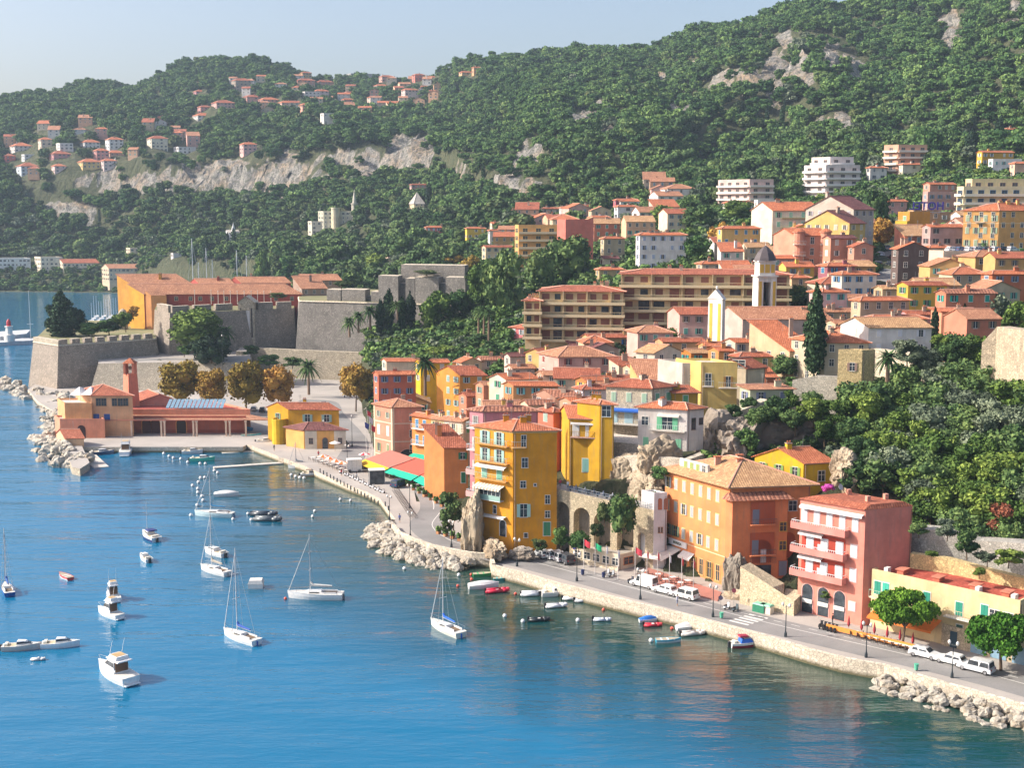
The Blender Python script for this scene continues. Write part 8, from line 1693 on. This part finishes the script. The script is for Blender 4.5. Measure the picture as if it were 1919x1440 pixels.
# ================= vehicles =================
def car(pos, hd, col, label, kind='car', group=None):
    L, W, H = {'car': (4.1, 1.7, 1.45), 'van': (4.6, 1.8, 1.95), 'suv': (4.6, 1.85, 1.7)}[kind]; r0 = empty({'van': 'parked_van'}.get(kind, 'parked_car'), pos, R(hd), label, 'van' if kind == 'van' else 'car', group); m_ = paint(col, .25); gl = glassy(); bk = paint('18181a', .6)
    b = MB(); pr_ = [(-L/2, .35), (-L/2+.05, .85), (-L/2+.25, .95), (L/2-1.1, .92), (L/2-.15, .75), (L/2, .55), (L/2-.02, .3), (-L/2+.02, .3)]
    if kind == 'van': pr_[3] = (L/2-.9, 1.05)
    def ext(pts, w_, mat, w2=None):
        w2 = w2 or [w_]*len(pts); n = len(pts); b.face([(x, -w2[i], z) for i, (x, z) in enumerate(pts)][::-1], mat); b.face([(x, w2[i], z) for i, (x, z) in enumerate(pts)], mat)
        for i in range(n): j = (i+1) % n; b.face([(pts[i][0], -w2[i], pts[i][1]), (pts[j][0], -w2[j], pts[j][1]), (pts[j][0], w2[j], pts[j][1]), (pts[i][0], w2[i], pts[i][1])], mat)
    ext(pr_, W/2, m_); x0, x1 = (-L/2+.2, L/2-1.15) if kind != 'van' else (-L/2+.05, L/2-1.0); f = .55 if kind != 'van' else .45
    rk2 = .35 if kind == 'car' else .12
    roof_ = [(x0, .93), (x0+rk2, H-.06), (x0+rk2+.15, H), (x1-f-.1, H), (x1-f, H-.05), (x1, .93)]; ext(roof_, W/2-.1, m_, [W/2-.03, W/2-.16, W/2-.2, W/2-.2, W/2-.16, W/2-.03]); b.build('body', r0)
    b = MB(); 
    for s_ in (-1, 1):
        xa = x0+rk2*.7+.1 if kind != 'van' else L/2-2.0
        for (xx0, xx1) in ((xa, (xa+x1-f)/2-.05), ((xa+x1-f)/2+.03, x1-f*.55)) if kind != 'van' else ((xa, x1-f*.55),): b.prism([(xx0+.06, s_*(W/2-.145), H-.12), (xx1-.18, s_*(W/2-.145), H-.12), (xx1-.18, s_*(W/2-.2), H-.12), (xx0+.06, s_*(W/2-.2), H-.12)], [(xx0, s_*(W/2-.035), .98), (xx1, s_*(W/2-.035), .98), (xx1, s_*(W/2-.1), .98), (xx0, s_*(W/2-.1), .98)], gl)
    b.face([(x1-.02+.03, -W/2+.15, .97), (x1-.02+.03, W/2-.15, .97), (x1-f+.06, W/2-.26, H-.09), (x1-f+.06, -W/2+.26, H-.09)], gl); b.face([(x0-.02, -W/2+.15, .99), (x0-.02, W/2-.15, .99), (x0+rk2-.03, W/2-.26, H-.12), (x0+rk2-.03, -W/2+.26, H-.12)][::-1], gl); b.build('window', r0)
    wk = ('wheel',)
    if wk not in WC: wb = MB(); wb.cyl((0, -.1, 0), (0, .1, 0), .32, .32, bk, 14); wb.cyl((0, -.115, 0), (0, .115, 0), .19, .19, paint('c0c0c4', .3, .6), 10); WC[wk] = wb.mesh('wheel')
    for x in (-L/2+.75, L/2-.8):
        for y in (-W/2+.1, W/2-.1): link('wheel', WC[wk], r0, (x, y, .32))
    for y in (-W/2+.3, W/2-.3): h_ = MB(); h_.box(L/2-.12, y-.17, .58, L/2-.0, y+.17, .74, paint('f0f0f0', .2)); h_.build('headlight', r0); h_ = MB(); h_.box(-L/2-.01, y-.14, .66, -L/2+.06, y+.14, .84, paint('b02020', .3)); h_.build('tail_light', r0)
    return r0
RA = -43
def gpos(px, py, z=ZQ+.01): return P(px, py, z)
for x, y, c, k, lb, hd in ((1733,1232,'f4f4f4','car','white hatchback parked first beneath the stone garages',RA+2),(1781,1244,'f2f2f0','car','white hatchback in the middle of three by the garages',RA+180),(1829,1258,'d8dce0','suv','pale silver car last of three nearest the right pine',RA+180),
    (1207,1100,'f4f4f2','van','white delivery van parked below the restaurant terrace',RA+180),(1246,1112,'f2f2f0','car','white saloon parked right behind the van',RA+180),(1283,1121,'f6f4f0','suv','white estate car parked nearest the rock fang',RA+180),
    (1014,1044,'c8ccd0','car','silver car at the left of the four by the tower',118),(1028,1046,'d8dade','car','light silver car second of four by the tower',118),(1043,1050,'c8c8cc','suv','pale grey estate third of four by the tower',118),(1058,1054,'54565c','suv','dark grey car last of four beside the pavilion',118),
    (748,912,'2c4868','suv','dark blue van like car on the quay promenade',60),(643,838,'28303c','suv','black van beside the harbour office',80),(607,765,'283c50','van','blue van on the side road behind the yellow house',100),
    (690,878,'303c50','car','dark parked car behind the white scooters',20)):
    car(gpos(x, y, ZQ+.03), hd, c, lb, k)
for i in range(7): car(P(476+i*16, 770+(i % 2)*2, 2.35), 95, ('d8d8d8', '404854', 'f0f0f0', '7c8890', 'e8e8e8', '303840', 'c8c8cc')[i], f'{("light grey", "dark blue grey", "white", "grey", "off white", "black", "silver")[i]} car parked in the shade of the plane trees', group=None)
dk_ = D(1800, 474, Kd.C.y+5)
for i in range(8): x = 1785+i*16; Yk = Kd.C.y+7; car(Vector((xat(x, Yk, Kd.zg+Kd.h), Yk, Kd.zg+Kd.h+.1)), 20+(i*40 % 30), ('f0f0f0', '4c5c80', 'f4f4f4', 'd8d8dc', '384048', 'e8e8ec', '202428', 'f0f0f0')[i], f'{("white", "blue", "bright white", "pale grey", "dark", "silver white", "black", "white")[i]} car on the car park deck, number {i+1} from the left' if 0 else f'{("white saloon", "blue car", "bright white van like car", "pale grey car", "dark grey car", "silver white car", "black car", "white car at the right end")[i]} on the roof of the car park arcade')
for i, (x, y, c) in enumerate(((1644, 500, '605c64'), (1648, 482, 'd8d8dc'), (1672, 488, '603038'), (1643, 508, '807c84'), (1668, 500, '30343c'), (1660, 470, 'c0c8d0'))): car(hit(x, y)+Vector((0, 0, .3)), 95, c, f'{("grey mauve", "pale", "dark red", "dusty grey", "black", "light blue grey")[i]} car on the steep street in the upper town', group=None)
st_ = MB(); sp_ = [(1652, 530), (1655, 505), (1658, 485), (1662, 468)]; sw_ = [hit(x, y) for x, y in sp_]
for a, b_ in zip(sw_, sw_[1:]): n = Vector((b_.y-a.y, a.x-b_.x, 0)).normalized()*4.2; u = Vector((0, 0, .18)); st_.face([a-n+u, a+n+u, b_+n+u, b_-n+u], ASPH)
struct('upper_street', st_)
# trucks and kiosk on the quay
for px, py, lb, nm, open_ in ((664, 884, 'plain white box truck body on the quay', 'box_truck', 0), (706, 906, 'white glass sided kiosk full of dark racks', 'kiosk', 1)):
    r0 = empty(nm, P(px, py, ZQ), R(12), lb, 'kiosk' if open_ else 'truck'); m_ = MB(); m_.box(-1.7, -1.2, .3 if not open_ else 0, 1.7, 1.2, 3.0, WHITE() if not open_ else glassy()); m_.build('body', r0)
    if open_:
        for x in (-1.72, 1.66):
            for y in (-1.22, 1.16): m_ = MB(); m_.box(x, y, 0, x+.08, y+.08, 3.1, WHITE()); m_.build('post', r0)
        m_ = MB(); m_.box(-1.8, -1.3, 3.05, 1.8, 1.3, 3.2, WHITE()); m_.build('roof', r0)
    else:
        for x in (-1.1, 1.1):
            for y in (-1.1, 1.0): m_ = MB(); m_.cyl((x, y-.1, .35), (x, y+.12, .35), .35, .35, paint('202022', .7), 10); m_.build('wheel', r0)
        for x in (-.6, .5): m_ = MB(); m_.box(x-.02, -1.22, .4, x+.02, -1.2, 2.9, paint('a8a8a8', .5)); m_.build('door_seam', r0)
# scooters
def scooter(px, py, hd, label, col='e8e8e8', group=None, pos=None):
    r0 = empty('parked_scooter', pos or P(px, py, ZQ), R(hd), label, 'scooter', group); m_ = paint(col, .3); k_ = ('sc', col)
    if k_ not in WC:
        b = MB(); b.box(-.75, -.16, .35, -.1, .16, .62, m_); b.box(-.75, -.14, .62, -.05, .14, .74, paint('202022', .7)); b.box(-.1, -.16, .2, .4, .16, .3, m_); b.prism([(.5, -.17, .98), (.6, -.17, .98), (.6, .17, .98), (.5, .17, .98)], [(.35, -.2, .25), (.62, -.2, .25), (.62, .2, .25), (.35, .2, .25)], m_); b.cyl((.5, -.32, 1.02), (.5, .32, 1.02), .025, .025, paint('202022', .5), 5)
        WC[k_] = b.mesh('body'); w_ = MB(); w_.cyl((0, -.06, 0), (0, .06, 0), .25, .25, paint('18181a', .7), 10); WC['sw'] = w_.mesh('wheel')
    link('body', WC[k_], r0); link('wheel', WC['sw'], r0, (-.5, 0, .25)); link('wheel', WC['sw'], r0, (.68, 0, .25))
for i in range(9): scooter(640+i*9.5, 888+i*4.6, -40, 'white hire scooter in the long row by the water', 'ececf0', 'white scooters on the quay')
for i in range(5): scooter(1538+i*7, 1178+i*1.8, 60, 'black motorbike in the row beside the pink building steps', '303034', 'motorbikes by the pink building')
for x, y, c, lb in ((1137, 1078, 'c8ccd0', 'grey scooter beside the pavilion bin'), (1146, 1081, 'a8b0b8', 'silver scooter beside the pavilion'), (1182, 1093, '404858', 'dark blue scooter in front of the van'), (1362, 1142, 'e0e4e8', 'white scooter by the rock fang'), (1378, 1146, '506068', 'grey scooter by the rock fang')): scooter(x, y, 50, lb, c)
for i in range(6): s_ = L0*(.2+.09*i); q_ = pt(s_, top(s_)); scooter(0, 0, 10, 'scooter lined up along the railing of the upper road', ('8890a8', 'c0c4cc', '404860')[i % 3], 'scooters on the arcade road', pos=Vector((q_[0]+.4, q_[1]+1.1, q_[2]+.02)))
# ================= street furniture =================
def lamp(px, py, label, h=4.6, two=True, z=ZQ, group='black twin globe lamps on the sea front'):
    r0 = empty('street_lamp', P(px, py, z), R(RA), label, 'street lamp', group if two else 'grey lamp posts'); k_ = ('lamp', h, two)
    if k_ not in WC:
        b = MB(); c = paint('28343c', .5); b.lathe([(.22, 0), (.2, .5), (.1, .8), (.07, 1.2), (.05, h)], c, 8)
        if two: b.cyl((-.55, 0, h-.2), (.55, 0, h-.2), .035, .035, c, 5)
        WC[k_] = b.mesh('post'); g_ = MB(); g_.lathe([(.05, -.28), (.2, -.05), (.22, .1), (.12, .28), (.02, .36)], paint('f4f0e8', .4), 8); WC['globe'] = g_.mesh('lamp_head')
    link('post', WC[k_], r0)
    for s_ in ((-.55, .55) if two else (0,)): link('lamp_head', WC['globe'], r0, (s_, 0, h-.02 if not two else h+.05))
for x, y in ((969,1062),(1081,1090),(1200,1124),(1336,1157),(1472,1194),(1623,1233),(1784,1271),(846,1026),(769,1008),(730,975),(651,872),(768,953)): lamp(x, y, 'black cast iron twin globe street lamp on the sea wall pavement')
for x, y, z, h in ((418,706,11,13),(1216//2,626,12,8),(824,676,9,10),(607,840,2.3,7),(660,838,2.3,8),(646,745,2.6,9)): lamp(x, y, 'slim pale grey lamp post in the port area', h, False, z)
# flagpoles by the restaurants
fcol = ('d03848', '109868', 'e8e8f0', 'c8c8d8', 'b83848', 'd84048', 'e04040', 'f0f0f0', 'e83838')
for i, (x, y, h) in enumerate(((1094,1070,5.5),(1115,1076,5.4),(1136,1082,5.4),(1158,1088,5.2),(1190,1086,5.5),(1212,1092,5.5),(1232,1096,5.5),(1254,1101,5.5),(1277,1107,5.5),(1299,1112,5.5))):
    r0 = empty('flagpole', P(x, y, ZQ), R(-43), f'white flagpole with a {("striped red and blue", "green", "white", "lilac grey", "red and white", "hanging red", "furled white", "furled grey", "furled red", "furled pale")[i]} flag before the restaurants', 'flagpole', 'flagpoles before the restaurants')
    m_ = MB(); m_.cyl((0, 0, 0), (0, 0, h), .06, .045, paint('e0dcd8', .4), 6); m_.ball((0, 0, h+.05), .08, .08, .08, paint('d0c080', .4), 6, 4); m_.build('pole', r0)
    f_ = MB(); c = paint(fcol[i % 9], .8); w_ = 1.3 if i in (0, 1, 4) else .28
    for k in range(5): a, b_ = k/5, (k+1)/5; f_.face([(a*w_, .12*math.sin(a*7), h-.1-a*.3), (b_*w_, .12*math.sin(b_*7), h-.1-b_*.3), (b_*w_, .12*math.sin(b_*7+.4), h-1.1-b_*.4), (a*w_, .12*math.sin(a*7+.4), h-1.1-a*.4)], c)
    f_.build('flag', r0)
for i, (x, y, c, n) in enumerate(((693, 764, 'e04050', 'red'), (697, 778, 'e8e8f0', 'white and red'), (701, 796, 'c03848', 'crimson'), (689, 790, '4050a0', 'blue'))):
    r0 = empty('flagpole', P(x, y+80, 2.3), R(10), f'leaning pole with a {n} flag beside the salmon corner building', 'flagpole'); m_ = MB(); m_.cyl((0, 0, 0), (-.6, 0, 10.5), .06, .04, WHITE(), 5); m_.build('pole', r0); f_ = MB(); f_.prism([(-.6, -.02, 10.3), (.5, -.02, 9.6), (.5, .02, 9.6), (-.6, .02, 10.3)], [(-.55, -.02, 8.9), (.3, -.02, 8.3), (.3, .02, 8.3), (-.55, .02, 8.9)], paint(c, .8)); f_.build('flag', r0)
# parasols, tables, planters
def parasol(pos, label, col, col2=None, closed=False, group=None, r=1.5):
    r0 = empty('parasol', pos, rs.uniform(0, 1), label, 'parasol', group); m_ = MB(); m_.cyl((0, 0, 0), (0, 0, 2.4), .04, .04, paint('c0a080', .6), 5); m_.build('pole', r0); c = MB()
    if closed: c.lathe([(.05, .9), (.22, 1.3), (.12, 2.1), (.02, 2.6)], paint(col, .8), 7)
    else:
        for i in range(8): a, b_ = i*math.pi/4, (i+1)*math.pi/4; c.face([(r*math.cos(a), r*math.sin(a), 2.1), (r*math.cos(b_), r*math.sin(b_), 2.1), (0, 0, 2.65)], paint(col if i % 2 or not col2 else col2, .8))
    c.build('canvas', r0)
for i in range(6): parasol(P(1590+i*24, 1187+i*6.5, ZQ), 'closed dark red parasol on the pavement terrace beside the orange awning', 'a83038', closed=True, group='closed red parasols')
for i, (x, y) in enumerate(((606, 872), (618, 876), (630, 881), (642, 885))): parasol(P(x, y, ZQ), 'orange and white striped parasol over the quay tables', 'f07828', 'f6eee4', group='striped parasols on the quay')
for x, y, lb in ((683, 868, 'red and white parasol near the salmon corner building'), (628, 846, 'white parasol on the little square')): parasol(P(x, y, ZQ), lb, 'd83848' if 'red' in lb else 'f4f0ec', 'f4f0ec')
def table(pos, group, label):
    r0 = empty('cafe_table', pos, rs.uniform(0, 3), label, 'table', group); k_ = 'ct'
    if k_ not in WC:
        m_ = MB(); m_.box(-.45, -.45, .7, .45, .45, .75, paint('f4f0ea', .7)); WC[k_] = m_.mesh('table_top'); m_ = MB(); m_.cyl((0, 0, 0), (0, 0, .7), .05, .05, paint('404040', .5), 5); WC['ctl'] = m_.mesh('leg')
        m_ = MB(); m_.box(-.2, -.2, .42, .2, .2, .47, paint('4c3c38', .6)); m_.box(-.2, .16, .47, .2, .2, .9, paint('4c3c38', .6)); [m_.box(a, b, 0, a+.03, b+.03, .42, paint('4c3c38', .6)) for a in (-.2, .17) for b in (-.2, .17)]; WC['cch'] = m_.mesh('chair')
    link('table_top', WC[k_], r0); link('leg', WC['ctl'], r0)
    for a in (0, 1): o = link('cafe_chair', WC['cch'], None, Vector(pos)+Vector((.75*math.cos(a*3.14), .75*math.sin(a*3.14), 0)), a*3.14-1.57); tag(o, label.replace('small table with a white cloth', 'small dark chair'), 'chair', group+' chairs')
for i in range(9):
    for j in range(2): table(P(742+i*10.5+j*6, 893+i*5.2-j*6, ZQ), 'tables by the green awning', 'small table with a white cloth beside the green quay awning')
for i in range(8): table(P(586+i*9, 863+i*3.4, ZQ), 'tables of the quay parasols', 'small table with a white cloth on the narrow quay near the striped parasols')
for i in range(9): table(P(1605+i*13, 1194+i*3.6, ZQ), 'tables under the orange awning', 'small table with a white cloth under the orange awning')
for i in range(7): table(P(1205+i*14, 1078+(i % 2)*7+i*3.0, ZQ+.05), 'tables of the palazzo terrace', 'small table with a white cloth on the red palazzo terrace')
tcr = MB(); tcr.prism(flat([P(1195, 1090, ZQ), P(1345, 1128, ZQ), P(1352, 1112, ZQ), P(1215, 1066, ZQ)], ZQ+.16), flat([P(1195, 1090, ZQ), P(1345, 1128, ZQ), P(1352, 1112, ZQ), P(1215, 1066, ZQ)], 2.0), plaster('c88878')); tcr.build('terrace')['kind'] = 'structure'
pl = MB(); pl.box(-.4, -.3, 0, .4, .3, .55, paint('c0885c', .8)); plm = pl.mesh('pot'); plc = crown('plant', [tuple(v*.6 for v in l) for l in lobeset('round', 2)], 260, .09, LM['pine'])
def planter(pos, label, group): r0 = empty('planter', pos, rs.uniform(0, 3), label, 'planter', group); link('pot', plm, r0); c = link('plant', plc, r0, (0, 0, .9))
for i in range(14): planter(P(722+i*10.6, 888+i*6.2, ZQ), 'terracotta planter with a clipped bush edging the quay terraces', 'planters along the quay terraces')
for i in range(9): planter(P(822+i*13, 1001+i*4.4-(i > 5)*1, ZQ), 'square planter with a low plant at the foot of the rocks', 'planters below the yellow tower')
bl_ = MB(); bl_.lathe([(.14, 0), (.12, .7), (.16, .78), (.08, .95)], paint('2c3a3c', .5), 8); blm = bl_.mesh('bollard')
for i in range(20): tag(link('bollard', blm, None, P(600+i*6.4 if i < 18 else 722+(i-18)*6, 886+i*3.6 if i < 18 else 949+(i-18)*8, ZQ)), 'short dark mooring bollard on the curved quay edge', 'bollard', 'bollards on the curved quay')
rk_ = MB()
bk = MB(); c = paint('4c3c3c', .5)
for x in (-.5, .5): bk.tube([(x+.32*math.cos(t), 0, .33+.32*math.sin(t)) for t in [i*.785 for i in range(9)]], .03, c, 4)
bk.tube([(-.5, 0, .33), (-.1, 0, .85), (.4, 0, .85), (.5, 0, .33)], .03, c, 4); bk.tube([(-.1, 0, .85), (-.05, 0, .3), (-.5, 0, .33)], .03, c, 4); bk.tube([(.38, -.25, 1.0), (.4, 0, .85), (.38, .25, 1.0)], .025, c, 4); bkm = bk.mesh('bicycle')
for i in range(22): tag(link('bicycle', bkm, None, P(742+i*1.6, 922+i*2.4, ZQ), R(10)), 'dark bicycle in the long rack on the promenade', 'bicycle', 'bicycles in the promenade rack')
for x, y, lb in ((1352, 1160, 'mint green litter bin on the sea wall pavement near the crossing'), (1717, 1258, 'mint green litter bin on the sea wall pavement at the right'), (1092, 1079, 'dark blue litter bin left of the pavilion'), (1131, 1084, 'dark blue litter bin right of the pavilion')):
    m_ = MB(); m_.lathe([(.25, .15), (.3, .9), (.32, .95)], paint('60c0a0' if 'mint' in lb else '203060', .5), 10); m_.cyl((0, 0, 0), (0, 0, .2), .05, .05, paint('404040', .5), 5); o = m_.build('litter_bin'); o.location = P(x, y, ZQ); tag(o, lb, 'litter bin')
for x, y, c, lb in ((1424, 1147, '208060', 'dark green wheeled rubbish container behind the stone ramp'), (1436, 1149, 'f0e4d0', 'cream walled bin enclosure with a mint lid beside the ramp')):
    m_ = MB(); taper(m_, -1, 1, .6, .6, 0, 1.15, paint(c, .6), .0, 0); taper(m_, -1.05, 1.05, .65, .65, 1.15, 1.35, paint('90d0b0', .6), .2, .2); o = m_.build('rubbish_container'); o.location = P(x, y, ZQ); o.rotation_euler = (0, 0, R(RA)); tag(o, lb, 'bin')
cb = MB(); cb.box(-8, -.04, .35, 8, .04, 1.05, paint('f09840', .7)); o = cb.build('terrace_screen'); o.location = P(1645, 1206, ZQ); o.rotation_euler = (0, 0, R(RA+1)); tag(o, 'long orange canvas screen along the kerb below the awning', 'screen')
# signs
for x, y, c, lb in ((1076, 1048, '5048a0', 'violet round parking sign on a pole beside the cars'), (1375, 1132, '803848', 'dark red round sign on a pole at the rock fang'), (1350, 1146, '484058', 'dark rectangular sign by the litter bin')):
    r0 = empty('road_sign', P(x, y+4, ZQ), R(-20), lb, 'road sign'); m_ = MB(); m_.cyl((0, 0, 0), (0, 0, 2.4), .035, .035, paint('a8a8a8', .4), 5); m_.build('pole', r0); m_ = MB(); m_.cyl((0, -.06, 2.4), (0, -.03, 2.4), .35, .35, paint(c, .5), 14); m_.build('plate', r0)
# ================= people =================
def person(pos, hd, shirt, legs, label, hat=None):
    r0 = empty('person', pos, R(hd), label, 'person'); V = [(0, 0, .95), (0, 0, 1.2), (0, 0, 1.42), (0, 0, 1.52), (0, .02, 1.66), (.17, 0, 1.40), (.24, .02, 1.12), (.22, .12, .90), (-.17, 0, 1.40), (-.25, -.03, 1.12), (-.24, .02, .88), (.09, .02, .9), (.11, .08, .5), (.11, .02, .08), (.11, .14, .04), (-.09, -.02, .9), (-.12, -.06, .5), (-.13, -.18, .08), (-.13, -.06, .04)]
    E = [(0, 1), (1, 2), (2, 3), (3, 4), (2, 5), (5, 6), (6, 7), (2, 8), (8, 9), (9, 10), (0, 11), (11, 12), (12, 13), (13, 14), (0, 15), (15, 16), (16, 17), (17, 18)]; Rr = [.15, .15, .15, .06, .11, .07, .05, .035, .07, .05, .035, .1, .07, .045, .04, .1, .07, .045, .04]
    me = bpy.data.meshes.new('body'); me.from_pydata(V, E, []); o = link('body', me, r0); sk_ = o.modifiers.new('skin', 'SKIN'); o.modifiers.new('sub', 'SUBSURF').levels = 1
    for i, r_ in enumerate(Rr): me.skin_vertices[0].data[i].radius = (r_, r_*.8)
    me.skin_vertices[0].data[0].use_root = True
    m, nt, b = newmat('clothes_'+shirt+legs); tc = nt.nodes.new('ShaderNodeTexCoord'); sx = nt.nodes.new('ShaderNodeSeparateXYZ'); nt.links.new(tc.outputs['Object'], sx.inputs[0]); mr = N(nt, 'ShaderNodeMath', operation='DIVIDE'); nt.links.new(sx.outputs[2], mr.inputs[0]); mr.inputs[1].default_value = 1.8
    cr_ = ramp(nt, mr.outputs[0], [(0, lin('b08868')), (.2, lin(legs, .8)), (.53, lin(shirt, .8)), (.82, lin('c09070', .8))]); nt.nodes[-1].color_ramp.interpolation = 'CONSTANT'; nt.links.new(cr_, b.inputs['Base Color']); me.materials.append(m)
    h_ = MB(); h_.ball((0, -.01, 1.71), .105, .115, .09, paint('3c2c24', .8), 10, 6); h_.build('hair', r0, True)
for x, y, hd, s_, l_, lb in ((1269, 1136, 40, 'e8e8f4', '8890a8', 'person in a white shirt walking on the sea wall pavement by the estate car'), (749, 980, 20, '8898d8', '404060', 'person in a blue top walking where the quay road bends'), (514, 846, 60, '202428', '202428', 'person in black standing on the slipway edge'), (597, 858, 0, 'c03040', '283048', 'person in a red top near the quay tables'),
    (1045, 905, 10, 'e04860', '404048', 'person in a pink top at the railing of the upper road'), (1060, 912, 30, 'e8f0f4', '505868', 'person in white at the railing of the upper road'), (1560, 1172, 50, '303438', '303438', 'person in dark clothes by the arches of the pink building'), (640, 893, 30, 'd04848', '303848', 'person in red beside the white box truck'), (668, 900, 10, 'e8e8e8', '404858', 'person in a white top between the scooters and the truck')):
    if 'upper road' in lb: s2 = L0*(x-1033)/193+.6; q_ = pt(s2, top(s2)); person(Vector((q_[0], q_[1]+.9, q_[2]+.02)), hd, s_, l_, lb)
    else: person(P(x, y, ZQ+.02 if x < 1600 else ZQ), hd, s_, l_, lb)
# ---------- camera, light, air ----------
cd = bpy.data.cameras.new('camera'); cam = link('camera', cd); cd.sensor_width = 36; cd.lens = 36*F/1919
cam.location = (0, 0, HC); cam.rotation_euler = (math.pi/2-PITCH, 0, 0); cd.clip_end = 6000; cd.clip_start = .5
scene.camera = cam
SUN = Vector((-.99, -.02, 0)).normalized(); EL = R(34)
sd = Vector((SUN.x*math.cos(EL), SUN.y*math.cos(EL), math.sin(EL)))
sl = bpy.data.lights.new('sun', 'SUN'); so = link('sun', sl); sl.energy = 5.0; sl.angle = R(.6); sl.color = (1, .93, .82)
so.rotation_euler = sd.to_track_quat('Z', 'Y').to_euler(); so.location = (-200, 0, 300)
w = bpy.data.worlds.new('World'); scene.world = w; w.use_nodes = True; nt = w.node_tree
sk = nt.nodes.new('ShaderNodeTexSky'); sk.sky_type = 'NISHITA'; sk.sun_disc = False; sk.sun_elevation = EL
sk.sun_rotation = math.atan2(SUN.x, SUN.y); sk.altitude = 60; sk.air_density = 1.0; sk.dust_density = 4.0; sk.ozone_density = 4.0
bg = nt.nodes['Background']; nt.links.new(mix(nt, sk.outputs[0], (1.42, 1.25, 1.14, 1), 1.0, 'MULTIPLY'), bg.inputs[0]); bg.inputs[1].default_value = .14
hz = MB(); hm = bpy.data.materials.new('haze_air'); hm.use_nodes = True; hn = hm.node_tree
hn.nodes.remove(hn.nodes['Principled BSDF']); vp = hn.nodes.new('ShaderNodeVolumePrincipled')
vp.inputs['Color'].default_value = (.62, .80, 1, 1); vp.inputs['Density'].default_value = HAZE; vp.inputs['Anisotropy'].default_value = .1
hn.links.new(vp.outputs[0], hn.nodes['Material Output'].inputs['Volume'])
hz.box(-1700, -90, -8, 1700, 1950, 345, hm); struct('haze', hz, 'stuff')
scene.view_settings.view_transform = 'Standard'; scene.view_settings.look = 'None'; scene.view_settings.exposure = .52
scene.cycles.max_bounces = 6; scene.cycles.diffuse_bounces = 3; scene.cycles.glossy_bounces = 3; scene.cycles.transmission_bounces = 3
scene.cycles.volume_bounces = 0; scene.cycles.caustics_reflective = False; scene.cycles.caustics_refractive = False
try: scene.cycles.use_denoising = True
except Exception: pass
